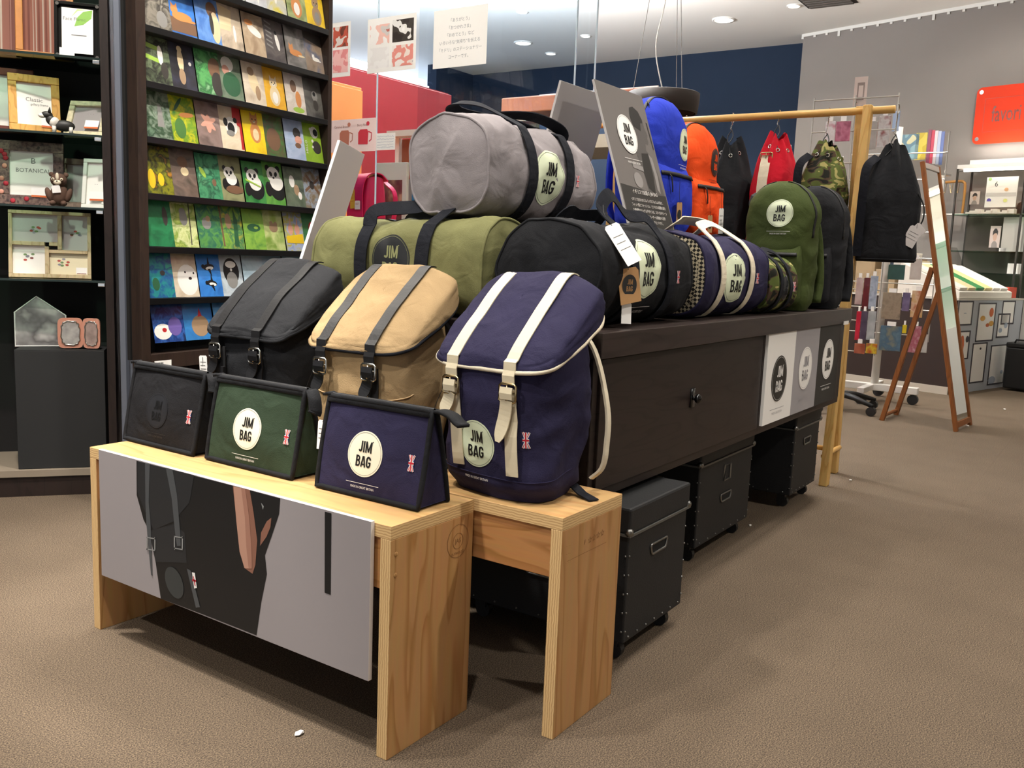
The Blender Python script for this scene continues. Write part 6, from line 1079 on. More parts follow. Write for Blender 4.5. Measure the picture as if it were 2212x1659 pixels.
def bucket(lab, y, top, bot, R, seed, m, strap_m=M_BWEB, eyelets=True, dx=0., tagit=False, strap_front=False):
    """drawstring bucket bag hanging from the rail on a hook"""
    t = thing('bucket_bag', lab, 'drawstring bag', (RX+dx, y, bot), 0, 'bucket bags on the garment rack'); H = top-bot
    def bl(u, v):
        th = 2*PI*u; z = H*v; g = max(0, (v-.52)/.48)**1.5; r = R*(1-.72*g)*(1-.06*(1-sm(0, .04, v))); fold = 1+(.06+.22*g)*g*math.cos(7*th+seed)+.03*math.sin(3*th+seed)*(1-g)
        w_ = .007*wr((math.cos(th)*.1, math.sin(th)*.1, z), seed, 9)+.005*(1-2*abs(wr((math.cos(th)*.15, math.sin(th)*.15, z*.5), seed+3, 11)))
        rr = r*fold+w_; return V((rr*math.cos(th), rr*math.sin(th), z+.006*g*math.cos(7*th+seed)+.02*g*math.sin(2*th+seed)))
    b = MB().grid(bl, 90, 40, True); b.fan(b.v[:90], (0, 0, .002), flip=True); o = b.build('body', m, t, True); bb = b.bvh()
    MB().tube([bl(u/60, .02) for u in range(60)], .004, 6, closed=True).build('base_seam', m, t, True)
    zr = RTOP-bot
    if eyelets:
        for k in range(8):
            th = 2*PI*(k+.5)/8; p = bl((k+.5)/8, .88); d = V((math.cos(th), math.sin(th), .3)).normalized(); u_ = d.cross(V((0, 0, 1))).normalized(); v_ = d.cross(u_)
            MB().tube([p+d*.003+(u_*math.cos(a)+v_*math.sin(a))*.008 for a in [2*PI*i/14 for i in range(14)]], .0025, 6, closed=True).build('eyelet', M_SIL, t, True)
    top_c = V((0, 0, H*.97))
    for s_ in (-1, 1): MB().tube(crom([bl(.5+.06*s_, .9), V((-.02, s_*.012, H+.01)), V((0, 0, H+.05))], 5), .0025, 6).build('drawcord', M_ZIP, t)
    hk = [V((0, 0, H+.045)), V((0, .008, H+.055)), V((0, .004, H+.07)), V((0, 0, zr-.03))]+[V((.021*math.sin(a), 0, zr+.021*math.cos(a))) for a in [PI+.6-i*.5 for i in range(9)]]
    MB().tube(hk, .0022, 6).build('hook', M_SIL, t, True)
    if strap_front:
        pts = []
        for v in (.80, .70, .60, .5, .4, .3, .2, .1): h = bb.ray_cast(V((-.5, .02, H*v)), V((1, 0, 0))); pts.append((h[0] if h[0] else V((-R, .02, H*v)))+V((-.006, 0, 0)))
        MB().ribbon(pts, (-1, 0, 0), .045, .004).build('shoulder_strap', strap_m, t); buckle(t, pts[0]+V((-.006, 0, .0)), .055, .03, (-1, 0, 0), M_BRS, nm='strap_slide')
    else: MB().ribbon(crom([(-R*.55, .05, H*.90), (-R*1.05, .075, H*.80), (-R*1.12, .08, H*.60), (-R*1.02, .085, H*.30), (-R*.9, .09, H*.04)], 6), (-1, 0, 0), .036, .004).build('shoulder_strap', strap_m, t)
    if tagit:
        hang_tag(t, (-.06, -R-.012, H*.30), .055, .085, (mat('grey white tag', '#CFC9C6', .6), M_TAGINK), n=(-.9, -.4, 0), rot=-.45, cord=[(-.05, -R-.008, H*.36), (-.02, -R, H*.46)]); hang_tag(t, (-.045, -R-.03, H*.31), .05, .075, (mat('grey white tag', '#CFC9C6'), M_TAGINK), n=(-.85, -.5, 0), rot=-.8, lines=0)
        MB().tube(crom([(-.02, R*.9, H*.72), (-.02, R+.012, H*.66), (-.02, R+.016, H*.56), (-.02, R*.98, H*.5)], 5), .003, 6).build('side_cord', M_ZIP, t); MB().tube(crom([(-.03, -R*.8, H*.66), (-.03, -R-.02, H*.5), (-.03, -R-.026, H*.38), (-.03, -R-.01, H*.30)], 5), .003, 6).build('side_cord', M_ZIP, t)
    return t
bucket('black bucket bag hanging on the outer rail end with grey tags', .917, 1.475, .985, .122, 1, F_BLACK, eyelets=False, tagit=True)
bucket('woodland camouflage bucket bag hanging next to the rack leg', 1.205, 1.49, 1.02, .112, 2, CAMO)
bucket('crimson bucket bag with a cream webbing strap', 1.425, 1.535, 1.06, .103, 3, F_RED, M_CWEB, strap_front=True, dx=-.01)
bucket('black bucket bag with silver eyelets hanging beside the crimson one', 1.65, 1.525, 1.03, .115, 4, F_BLACK)
bucket('charcoal bucket bag hanging behind the orange daypack', 1.885, 1.50, 1.03, .108, 5, F_BLK2)
# ================================================================== standing mirror
M_OAK = wood('orange brown mirror wood', '#8A5224', '#74421B', (1, 1, .1), 25, 4, seed=13.)
A_, B_ = V((5.97, .80, .0)), V((6.33, .766, .0)); T1 = onx(1993, 347, 6.03); T2 = onx(2027, 364, 6.38); zt2 = (T1.z+T2.z)/2; dY = ((T1.y-A_.y)+(T2.y-B_.y))/2
up = V((.04, dY, zt2)); sx = (B_-A_).normalized(); Lw = (B_-A_).length; n_ = up.cross(sx).normalized(); n_ = n_ if n_.y < 0 else -n_; U = up.normalized(); UL = up.length
t = thing('standing_mirror', 'tall standing mirror in an orange-brown wooden easel frame', 'mirror', A_)
def mp(a, b_, c): return sx*a+U*b_+n_*c
def bar(a0, a1, b0, b1, nm, m, c0=-.012, c1=.012): return MB().hexa(*[mp(a, b_, c) for c in (c0, c1) for a, b_ in ((a0, b0), (a1, b0), (a1, b1), (a0, b1))]).build(nm, m, t, bevel=.003)
bar(0, .032, 0, UL, 'side_stile', M_OAK); bar(Lw-.032, Lw, 0, UL, 'side_stile', M_OAK); bar(.0325, Lw-.0325, UL-.04, UL-.005, 'top_rail', mat('grey mirror header', '#A79F98', .4)); bar(.0325, Lw-.0325, .02, .055, 'bottom_rail', M_OAK)
bar(.0325, Lw-.0325, .055, UL-.04, 'mirror_glass', mat('mirror silver', '#E6ECEA', .02, 1.), -.004, .004)
hz = .98; hp = U*(UL*hz/zt2)
for q, off in ((V((6.056, 1.241, 0))-A_, .02), (V((6.368, 1.221, 0))-A_, Lw-.02)):
    a = mp(off, UL*hz/zt2, -.02); d = (q-a).normalized(); w1 = sx*.014; w2 = d.cross(sx).normalized()*.014
    MB().hexa(q-w1-w2, q+w1-w2, q+w1+w2, q-w1+w2, a-w1-w2, a+w1-w2, a+w1+w2, a-w1+w2).build('back_leg', M_OAK, t, bevel=.002)
q1, q2 = V((6.056, 1.241, .03))-A_, V((6.368, 1.221, .03))-A_; MB().tube([q1, q2], .012, 8).build('back_rail', M_OAK, t)
# ================================================================== spinner rack with packets
M_WM = mat('white enamel', '#D9D6CF', .4); M_WIRE = mat('pale wire', '#B9B5AC', .4, .5)
t = thing('spinner_rack', 'rotating wire rack of small packets on a black star base', 'display rack', (6.30, 1.60, 0))
for k in range(5):
    a = 2*PI*k/5+.5; d = V((math.cos(a), math.sin(a), 0)); MB().tube([d*.03+V((0, 0, .11)), d*.15+V((0, 0, .10)), d*.30+V((0, 0, .065))], [.022, .02, .014], 8).build('base_leg', M_RUB, t, True); MB().cyl(d*.29+V((-.02, 0, .03)), d*.29+V((.02, 0, .03)), .03, n=14).build('castor', M_RUB, t)
MB().cyl((0, 0, .08), (0, 0, 2.0), .018, n=14).build('pole', M_WM, t, True)
PXF = 6.12
for z in [.42+.2*i for i in range(9)]: MB().tube([(-.18, -.26, z), (-.18, .26, z)], .004, 6).build('wire_bar', M_WIRE, t)
for y in (-.26, 0, .26): MB().tube([(-.176, y, .40), (-.176, y, 2.04)], .004, 6).build('wire_upright', M_WIRE, t)
for z in (.45, 1.2, 2.0): MB().tube([(-.18, 0, z), (0, 0, z)], .006, 6).build('wire_arm', M_WIRE, t)
t = thing('white_stand', 'white wheeled display stand behind the spinner rack', 'display rack', (6.95, 1.50, 0))
MB().cyl((0, 0, .10), (0, 0, 1.95), .028, n=16).build('pole', M_WM, t, True); MB().box(-.03, .03, -.30, .32, .075, .125).build('base_beam', M_WM, t, bevel=.004); MB().box(-.30, .30, .0, .05, .08, .12).build('base_beam', M_WM, t, bevel=.004)
for p in ((0, -.27), (0, .29), (-.27, .025), (.27, .025)): MB().cyl((p[0]-.02, p[1], .037), (p[0]+.02, p[1], .037), .037, n=14).build('castor', M_RUB, t)
for z in [.5+.18*i for i in range(8)]: MB().tube([(-.06, -.34, z), (-.06, .30, z)], .004, 6).build('wire_bar', M_WIRE, t)
for y in (-.34, .30): MB().tube([(-.056, y, .46), (-.056, y, 1.9)], .004, 6).build('wire_upright', M_WIRE, t)
MB().box(-.055, 0, -.02, .02, 1.2, 1.24).build('bracket', M_WM, t)
M_POLY = glass('clear packet film', '#FFFFFF', .6, .12, .96)
def packet(x0, y0, x1, y1, hexs, lab, X, sd, rack):
    q = [onx(*p, X) for p in ((x0, y0), (x1, y0), (x1, y1), (x0, y1))]; ya = (q[0].y+q[3].y)/2; yb = (q[1].y+q[2].y)/2; za = (q[0].z+q[1].z)/2; zb_ = (q[2].z+q[3].z)/2
    t = thing('gift_packet', lab, 'packet', (X, ya, zb_), -.0, 'packets hanging on the racks'); W, H = ya-yb, za-zb_
    MB().box(0, .010, -W, 0, 0, H).build('contents', ramp_mat('packet %d' % sd, hexs.split(), 18, .35, 'LINEAR', detail=2, seed=sd, coat=.5), t, bevel=.002)
    MB().box(-.001, -.0004, -W-.004, .004, -.004, H+.03).build('film', M_POLY, t); MB().box(-.002, .012, -W*.7, -W*.3, H+.001, H+.03).build('header_card', M_WHITE, t)
PK = [(1848, 600, 1863, 658, '#D8C4C0 #B99A98', 'pale pink packet by the rack leg'), (1864, 600, 1877, 668, '#5E2228 #7A2C30', 'dark red packet on the spinner'), (1878, 596, 1894, 668, '#8A96B0 #C2CCDE #6E7A96', 'silvery blue packet on the spinner'), (1848, 672, 1858, 735, '#C0203A #D8304A', 'bright red packet on the spinner'),
      (1859, 672, 1872, 735, '#4E4458 #6A5E74', 'plum coloured packet on the spinner'), (1873, 672, 1890, 735, '#9AA0A4 #C6CACC', 'silver packet on the spinner'), (1845, 742, 1868, 764, '#A3523E #C87A5E', 'rust coloured packet on the lowest spinner row'), (1870, 742, 1894, 764, '#B0553E #D8C23C #C0402E', 'yellow and red packet on the lowest spinner row'),
      (1782, 262, 1803, 318, '#E6DEE0 #F2EEF0 #C87A90', 'white and pink packet above the camouflage bag'), (1805, 262, 1836, 305, '#A8506E #C87A94 #8A3A58', 'raspberry pink packet above the camouflage bag')]
for k, (a, b_, c, d, h, l) in enumerate(PK): packet(a, b_, c, d, h, l, PXF-.012, k, 0)
PK2 = [(1905, 632, 1946, 690, '#8E7E6C #A3927E #7A6C5C', 'beige lace packet on the white stand'), (1949, 632, 1965, 672, '#5A5278 #8A7A9A', 'violet packet on the white stand'), (1968, 628, 1994, 686, '#C9A060 #D8B89A #B0603E', 'floral orange packet on the white stand'), (1900, 704, 1946, 758, '#6A8490 #4E6A80 #8C8A78', 'teal picture packet on the white stand'),
       (1949, 702, 1958, 720, '#D8C21E #E6D23A', 'small yellow packet on the white stand'), (1962, 704, 1988, 762, '#C08A94 #A85A6A #E0C2C6', 'pink floral packet on the white stand'), (1990, 722, 2003, 762, '#B9B6B0 #D0CECA', 'clear empty packet on the white stand'), (1918, 572, 1954, 604, '#2A4A40 #35584C', 'dark green packet under the black bag'),
       (1966, 560, 1990, 604, '#C6BCB4 #D8D0C8', 'off white packet beside the mirror'), (1876, 262, 1894, 322, '#A8A49E #C2BEB8', 'grey card packet above the black bag'), (1897, 250, 1922, 318, '#B8B6B4 #D8D6D4 #8A4A4A', 'white clear packet above the black bag')]
for k, (a, b_, c, d, h, l) in enumerate(PK2): packet(a, b_, c, d, h, l, 6.95-.075, 20+k, 1)
def card_on(name, lab, cat, c, X, m, shapes=(), th=.004, base=True):
    q = [onx(*p, X) for p in c]; t = thing(name, lab, cat, (X, q[3].y, min(q[2].z, q[3].z))); sxx = V((q[2].x-q[3].x, q[2].y-q[3].y, 0)); W = sxx.length; sxx.normalize(); H = ((q[0].z+q[1].z)-(q[2].z+q[3].z))/2
    nn = V((-abs(sxx.y), -sxx.x if sxx.y < 0 else sxx.x, 0)); nn = V((sxx.y, -sxx.x, 0)); nn = nn if nn.x < 0 else -nn
    MB().slab([V((0, 0, 0)), sxx*W, sxx*W+V((0, 0, H)), V((0, 0, H))], nn, th).build('card', m, t)
    if shapes:
        b = MB(); ms = []
        for i, (pts, mm) in enumerate(shapes):
            if mm not in ms: ms.append(mm)
            b.flat(s_poly([(x*W, y*H) for x, y in pts]) if isinstance(pts, list) else s_move(pts, W*.5, H*.5, W), plane_map((0, 0, 0), sxx, (0, 0, 1), nn, .0006+.0003*i), ms.index(mm))
        b.build('print', ms, t)
    return t
M_PGREY = mat('photo grey', '#8D8680', .6); M_PINKC = mat('pinkish card', '#CDBDB4', .6); M_DPR = mat('portrait dark', '#2E2926', .6); M_SKIN = mat('portrait skin', '#C2A18C', .6)
o = card_on('topper_card', 'tall pinkish picture card on a stick above the garment rack', 'card', [(1848, 158), (1873, 172), (1870, 228), (1842, 228)], PXF+.02, M_PINKC, [([(.25, .2), (.8, .2), (.8, .8), (.25, .8)], mat('card dark print', '#8A7A72', .6)), ([(.35, .3), (.7, .3), (.7, .7), (.35, .7)], M_PINKC)])
o2 = MB().cyl((.02, -.05, -.30), (.02, -.05, .002), .003, n=6).build('stick', M_WIRE, o)
o = card_on('blue_card', 'pale blue card standing above the black bucket bag', 'card', [(1930, 240), (1945, 236), (1941, 280), (1926, 284)], 6.95-.075, mat('pale blue card', '#A9BEDC', .6))
MB().cyl((.006, -.02, -.10), (.006, -.02, .0), .003, n=6).build('stick', M_WIRE, o)
# ================================================================== stationery counter by the grey wall
KA = math.atan2(-.262, .965); KO = V((7.756, 1.123, 0)); kx = V((.965, -.262, 0)).normalized(); ky = V((.262, .965, 0)).normalized()
def kw(x, y, z): return KO+kx*x+ky*y+V((0, 0, z))
def kx_at(px, py, x): q = onp(px, py, KO+kx*x, kx)-KO; return V((x, q.dot(ky), q.z))
def ky_at(px, py, y): q = onp(px, py, KO+ky*y, ky)-KO; return V((q.dot(kx), y, q.z))
M_CNT = mat('dark brown counter', '#2A1D19', .5); M_PALEB = mat('pale blue grey panel', '#AEB4BC', .6)
t = thing('stationery_counter', 'dark brown stationery counter with a pale panelled side', 'counter', KO, KA)
MB().box(0, 1.25, 0, 1.6, .02, .74).build('body', M_CNT, t); MB().box(-.01, 1.26, -.012, 1.61, .7405, .755).build('top', mat('pale counter top', '#C9C4BA', .5), t); MB().box(.03, 1.25, -.010, -.0005, .0, .7395).build('side_panel', M_PALEB, t); MB().box(-.012, -.0005, .0, 1.6, .0, .06).build('plinth', mat('pale plinth', '#B9B0A2', .6), t)
TD = mat('dark ink rule', '#3C3A42', .6); ORG = mat('orange print', '#D0662A'); YEL = mat('ochre print', '#D9A03A', .6); BLG = mat('blue grey print', '#A8B4C4', .6)
def sidesheet(c, lab, prints=()):
    q = [ky_at(*p, -.0115) for p in c]; x0 = (q[0].x+q[3].x)/2; x1 = (q[1].x+q[2].x)/2; z0 = (q[2].z+q[3].z)/2; z1 = (q[0].z+q[1].z)/2
    t = thing('paper_sheet', lab, 'paper sheet', kw(x0, -.0108, z0), KA, 'paper sheets on the counter side'); W, H = x1-x0, z1-z0
    MB().box(0, W, -.0008, 0, 0, H).build('paper', M_WHITE, t); b = MB(); P = plane_map((0, -.0008, 0), (1, 0, 0), (0, 0, 1), (0, -1, 0), .0004)
    r = .012
    for (a0, a1, c0, c1) in ((0, W, 0, r), (0, W, H-r, H), (0, r*2, 0, H), (W-r*2, W, 0, H)): b.flat(s_rect(a0, a1, c0, c1), P, 0)
    for (fx, fz, rx, rz_, mi) in prints: b.flat(s_disc(rx*W, 1, 12, rz_*H, fx*W, fz*H), P, mi)
    b.build('print', [TD, ORG, YEL, BLG], t); return t
sidesheet([(2068, 650), (2102, 650), (2101, 703), (2068, 703)], 'blank ruled sheet under the card trays', [(.5, .5, .1, .02, 3)])
sidesheet([(2112, 655), (2152, 653), (2146, 737), (2108, 738)], 'tall sheet with orange leaf prints', [(.3, .6, .14, .07, 2), (.75, .75, .12, .12, 1), (.6, .42, .1, .05, 1), (.8, .46, .14, .07, 2)]); sidesheet([(2164, 650), (2194, 649), (2190, 700), (2163, 701)], 'small ruled sheet behind the grey blotted one')
sidesheet([(2155, 678), (2183, 676), (2178, 728), (2152, 730)], 'sheet with grey blots beside the leaf sheet', [(.3, .3, .15, .1, 3), (.7, .5, .15, .12, 3)]); sidesheet([(2096, 742), (2131, 739), (2127, 825), (2097, 828)], 'long sheet with faint lines low on the counter side', [(.55, .85, .06, .03, 0)])
sidesheet([(2139, 747), (2176, 742), (2168, 829), (2133, 831)], 'long sheet with a blue blot in its corner', [(.25, .12, .22, .1, 3), (.8, .3, .08, .05, 3)]); sidesheet([(2070, 715), (2095, 714), (2093, 775), (2070, 778)], 'peach printed sheet half behind the mirror frame', [(.3, .5, .2, .35, 1), (.75, .7, .15, .12, 0)])
b = MB(); P = plane_map((0, -.010, 0), (1, 0, 0), (0, 0, 1), (0, -1, 0), .0012); q = ky_at(2207, 705, -.0115)
tt = [c for c in bpy.data.objects if c.name == 'stationery_counter'][0]
b.flat(s_move(s_text('T', .075, .8, .01), q.x, q.z), P); b.flat(s_move(s_text('BO', .075, .6, .01), q.x+.02, q.z-.115), P); b.build('panel_lettering', mat('grey lettering dark', '#6A6A70', .6), tt)
q = onz(2182, 832); t = thing('black_case', 'black case standing at the counter corner', 'case', kw(.80, -.34, 0), KA); MB().box(0, .22, 0, .25, .02, .36).build('body', M_RUB, t, bevel=.01); MB().box(-.005, .225, -.005, .255, .3605, .40).build('lid', M_RUB, t, bevel=.008); MB().tube([(.0, .06, .40), (.0, .07, .425), (.0, .18, .425), (.0, .19, .40)], .008, 8).build('handle', M_RUB, t)
# slanted card trays
M_PLW = mat('white tray', '#E9E4DA', .5)
tray = thing('card_tray', 'white slanted tray of letter sets on the counter', 'tray', kw(.02, .0, .756), KA)
MB().add([(0, 0, 0), (1.0, 0, 0), (1.0, .5, 0), (0, .5, 0), (0, 0, .05), (1.0, 0, .05), (1.0, .5, .27), (0, .5, .27)], [(3, 2, 1, 0), (4, 5, 6, 7), (0, 1, 5, 4), (1, 2, 6, 5), (2, 3, 7, 6), (3, 0, 4, 7)]).build('body', M_PLW, tray, bevel=.004)
LS = [('#F2EEE2', 'cream'), ('#E6D9A8', 'pale yellow striped'), ('#2E8A4A', 'green'), ('#F0E2A0', 'soft yellow'), ('#F4F0E8', 'white'), ('#F6F4EE', 'bright white')]
sl = math.atan2(.22, .5)
for k, (hx, nm) in enumerate(LS):
    o = MB().box(0, .135, 0, .44, 0, .022).build('letter_set', mat('letter set '+nm, hx, .5), None, bevel=.003); o.location = kw(.05+.155*k, .02, .756+.062); o.rotation_euler = (sl, 0, KA); tag(o, '%s letter set in the slanted tray' % nm, 'letter set', 'letter sets in the tray')
o = MB().box(0, .16, 0, .12, 0, .09).build('red_box', mat('red orange box', '#C8402A', .5), None, bevel=.003); o.location = kw(1.06, .04, .756); o.rotation_euler[2] = KA; tag(o, 'red orange box at the end of the letter tray', 'box')
o = MB().box(0, .17, 0, .10, 0, .045).build('green_box', mat('dark green box', '#3A5A34', .5), None, bevel=.003); o.location = kw(1.06, -.008+.01, .847) if False else kw(1.06, .165, .756); o.rotation_euler[2] = KA; tag(o, 'dark green box behind the red orange box', 'box')
# small goods behind the tray: risers of cards, boxes, model plane
random.seed(21)
rt = thing('wooden_riser', 'stepped pale wooden riser behind the letter tray', 'riser', kw(.04, .54, .756), KA)
for i, (h_, y0) in enumerate(((.20, 0), (.30, .18), (.40, .36))): MB().box(0, .92, y0, y0+.17, 0, h_).build('step', mat('pale riser wood', '#A08A6A', .6), rt, bevel=.003)
GD = [('navy pen case', '#1E2A3C'), ('ochre memo box', '#C99A4A'), ('cream card pack', '#D9CCAA'), ('maroon notebook pack', '#5E2A28'), ('olive stamp box', '#8A8A5A'), ('brown stamp set', '#7A5A40'), ('pale card pack', '#C6BEA8'), ('white card pack', '#E2DCD0'), ('tan letter box', '#B08E60'), ('black ink box', '#1C1A1A')]
for k, (nm, hx) in enumerate(GD):
    st = k//4; o = MB().box(0, .15+.03*random.random(), 0, .11, 0, .05+.06*random.random()).build('stationery_box', mat(nm, hx, .55), None, bevel=.003); o.location = kw((.07+.22*(k % 4)) if st < 2 else (.06, .74)[k % 4], .565+.18*st, .757+(.20, .30, .40)[st]); o.rotation_euler[2] = KA+random.uniform(-.1, .1); tag(o, '%s on the stepped wooden riser' % nm, 'box', 'small boxes on the riser')
pl = thing('model_plane', 'small cream wooden model plane on a dark stand', 'ornament', kw(.42, .98, .757+.40+.03), KA)
MB().box(-.10, .14, -.06, .06, -.0295, .03).build('stand', M_RUB, pl, bevel=.004); MB().cyl((-.10, 0, .06), (.12, 0, .055), .018, .008, 12).build('fuselage', mat('cream wood', '#E0D2A8', .5), pl, True); MB().box(-.03, .02, -.17, .17, .065, .073).build('wing', mat('cream wood', '#E0D2A8'), pl, bevel=.003); MB().cyl((0, 0, .03), (0, 0, .05), .006, n=8).build('strut', mat('cream wood', '#E0D2A8'), pl)
M_ACL = glass('clear acrylic', '#F6F6F4', 1.2, .05, .95)
ar = thing('acrylic_stand', 'clear acrylic slanted card stand at the riser end', 'stand', kw(1.035, .40, .756), KA)
MB().hexa((0, 0, 0), (.22, 0, 0), (.22, .02, 0), (0, .02, 0), (0, .20, .42), (.22, .20, .42), (.22, .22, .42), (0, .22, .42)).build('slope', M_ACL, ar); MB().box(0, .22, 0, .24, -.0, .006).build('foot', M_ACL, ar); MB().box(.0, .006, .0, .23, .006, .2).build('side', M_ACL, ar)
for k in range(3):
    o = MB().box(0, .055, 0, .004, 0, .17).build('long_card', mat('long grey card', '#B9B0A4', .6), None); o.location = kw(1.055+.065*k, .435-.055, .80); o.rotation_euler = (-.42, 0, KA); tag(o, 'long grey stationery card in the acrylic stand', 'card', 'cards in the acrylic stand')
# ---- glass showcase against the grey wall
SX0, SX1 = 1.28, 1.60; yA = kx_at(2063, 420, SX0).y; yB = kx_at(2225, 430, SX0).y; zS = kx_at(2130, 462, SX0).z; zT = kx_at(2100, 364, SX0).z
sc = thing('glass_showcase', 'glass showcase with a lit tube lamp against the grey wall', 'showcase', kw(0, 0, 0), KA); M_DST = mat('dark showcase metal', '#3A3833', .4, .5)
yC = kx_at(2209, 430, SX0).y
for y in (yA, yC, yB):
    for x in (SX0, SX1-.02): MB().box(x, x+.015, y-.0075, y+.0075, 0, zT).build('post', M_DST, sc)
MB().box(SX0, SX1-.02, yB, yA, zS-.012, zS).build('glass_shelf', M_GLS, sc); MB().box(SX0, SX1-.02, yB, yA, 1.14, 1.152).build('glass_shelf', M_GLS, sc); MB().box(SX0, SX1-.02, yB, yA, .95, .96).build('glass_shelf', M_GLS, sc)
MB().box(SX1-.02, SX1-.005, yB, yA, .0, zS-.013).build('back_panel', mat('dark taupe panel', '#4A4238', .7), sc); MB().box(SX0, SX1-.02, yB, yA, 0, .75).build('plinth', M_CNT, sc)
MB().box(SX0-.01, SX0+.045, yB, yA, zT+.0005, zT+.035).build('lamp_housing', M_WM, sc); MB().cyl((SX0+.02, yB+.02, zT-.012), (SX0+.02, yA-.05, zT-.012), .013, n=12).build('tube_lamp', mat('lit tube', '#FFFFFF', .4, emit=('#FFF3E0', 16.)), sc, True)
MB().box(SX0-.004, SX0, yC, yA-.01, zS, zT-.02).build('front_glass', M_ACL, sc); MB().hexa(*[V(p) for p in ((SX0, yA-.02, zT-.02), (SX0+.02, yA-.02, zT-.02), (SX0+.02, yA, zT-.02), (SX0, yA, zT-.02), (SX1-.04, yA-.02, zT+.02), (SX1-.02, yA-.02, zT+.02), (SX1-.02, yA, zT+.02), (SX1-.04, yA, zT+.02))]).build('side_brace', M_DST, sc)
fill('cove lamp added on the roof of the glass showcase', kw(SX1-.10, (yA+yB)/2, zT+.022), KA+PI/2, (yA-yB)*.9, 3)
MB().box(SX1-.17, SX1-.02, yB, yA, zT+.0, zT+.02).build('roof_board', M_WM, sc)
def kcard(name, lab, cat, c, x, m, shapes=(), grp=None):
    q = [kx_at(*p, x) for p in c]; y0 = (q[0].y+q[3].y)/2; y1 = (q[1].y+q[2].y)/2; z0 = (q[2].z+q[3].z)/2; z1 = (q[0].z+q[1].z)/2
    t = thing(name, lab, cat, kw(x, y0, z0), KA, grp); W, H = y0-y1, z1-z0
    MB().box(0, .006, -W, 0, 0, H).build('card', m, t)
    if shapes:
        b = MB(); ms = []
        for i, (sh, mm) in enumerate(shapes):
            if mm not in ms: ms.append(mm)
            b.flat(([(u*W, v*H) for u, v in sh[0]], sh[1]), plane_map((0, 0, 0), (0, -1, 0), (0, 0, 1), (-1, 0, 0), .0006+.0004*i), ms.index(mm))
        b.build('print', ms, t)
    return t
def port(): return [(s_poly([(.2, 0), (.8, 0), (.75, .2), (.6, .3), (.4, .3), (.25, .2)]), M_PGREY), (s_disc(.20, 1, 16, .22, .5, .52), M_SKIN), (s_poly([(.26, .55), (.28, .75), (.42, .88), (.62, .88), (.76, .74), (.74, .55), (.66, .66), (.45, .66)]), M_DPR)]
kcard('portrait_card', 'framed portrait card on the lit showcase shelf', 'card', [(2096, 414), (2117, 413), (2115, 441), (2094, 442)], SX0+.10, M_PINKC, port())
kcard('portrait_card', 'tall portrait card on the dark showcase back', 'card', [(2140, 488), (2163, 488), (2158, 535), (2136, 535)], SX0+.12, M_PINKC, port()); kcard('portrait_card', 'white card of a round tree shape in the showcase', 'card', [(2188, 478), (2212, 478), (2209, 506), (2186, 506)], SX0+.12, mat('pale green card', '#C9CFBE', .6), [(s_disc(.28, 1, 14, .3, .5, .62), M_DPR), (s_rect(.46, .54, 0, .35), M_DPR)])
cal = kcard('desk_calendar', 'white desk calendar showing the number 6', 'calendar', [(2132, 384), (2199, 380), (2195, 448), (2127, 447)], SX0+.06, mat('lit white board', '#F2F0EA', .5), [(s_move(s_text('6', .24, 1.), .32, .76), M_INK), (s_rect(.02, .98, .36, .48), mat('pale grey strip', '#CFCBC6', .6)), (s_disc(.06, 1, 10, .05, .1, .94), mat('green dot', '#9CCB7A', .6)), (s_poly([(.06, .2), (.2, .2), (.2, .26), (.13, .31), (.07, .27)]), mat('violet print', '#5A4EA8', .6)), (s_disc(.07, 1, 12, .06, .66, .58), mat('peach dot', '#E0B084', .6)), (s_disc(.07, 1, 12, .06, .66, .22), mat('lemon dot', '#DDE08A', .6))])
arch = thing('jewellery_stand', 'wooden arch jewellery stand on the lit showcase shelf', 'stand', kw(SX0+.14, kx_at(2064, 440, SX0+.14).y, zS), KA)
ya = kx_at(2083, 420, SX0+.14).y-kx_at(2064, 440, SX0+.14).y; zA = kx_at(2075, 393, SX0+.14).z-zS
MB().tube(crom([(0, ya, 0), (0, ya, zA*.8), (0, ya+.02, zA), (0, ya+.10, zA+.005), (0, ya+.30, zA-.005)], 5), .012, 8).build('arch', mat('honey arch wood', '#B5813E', .5), arch, True); MB().box(-.05, .05, ya-.03, ya+.35, -.0, .012).build('base', M_WHITE, arch)
for k in range(4): MB().tube(crom([(0, ya+.05+.06*k, zA), (-.005, ya+.06+.06*k, zA-.10), (0, ya+.08+.06*k, zA-.02)], 5), .003, 6).build('necklace', M_BRS, arch)
for k, px in enumerate((2096, 2104, 2116, 2126, 2140, 2150, 2162, 2175, 2186)):
    p = kx_at(px, 455, SX0+.05); o = MB().box(-.03, .03, -.03, .03, 0, .018+.012*(k % 3)).build('jewel_card', mat('white jewel card', '#EFEAE0', .5), None, bevel=.003); o.location = kw(SX0+.05, p.y, zS+.001); o.rotation_euler[2] = KA; tag(o, 'small white jewellery card on the lit glass shelf', 'card', 'jewellery cards on the lit shelf')
p = kx_at(2211, 440, SX0+.16); t = thing('black_trinket', 'black rounded trinket at the end of the lit shelf', 'ornament', kw(SX0+.16, p.y, zS+.001), KA); MB().lathe([(.001, 0), (.05, 0), (.055, .05), (.04, .10), (.001, .12)], n=18).build('dome', M_RUB, t, True); MB().box(-.06, .06, -.06, .06, -.0005, .004).build('tray', M_WHITE, t)
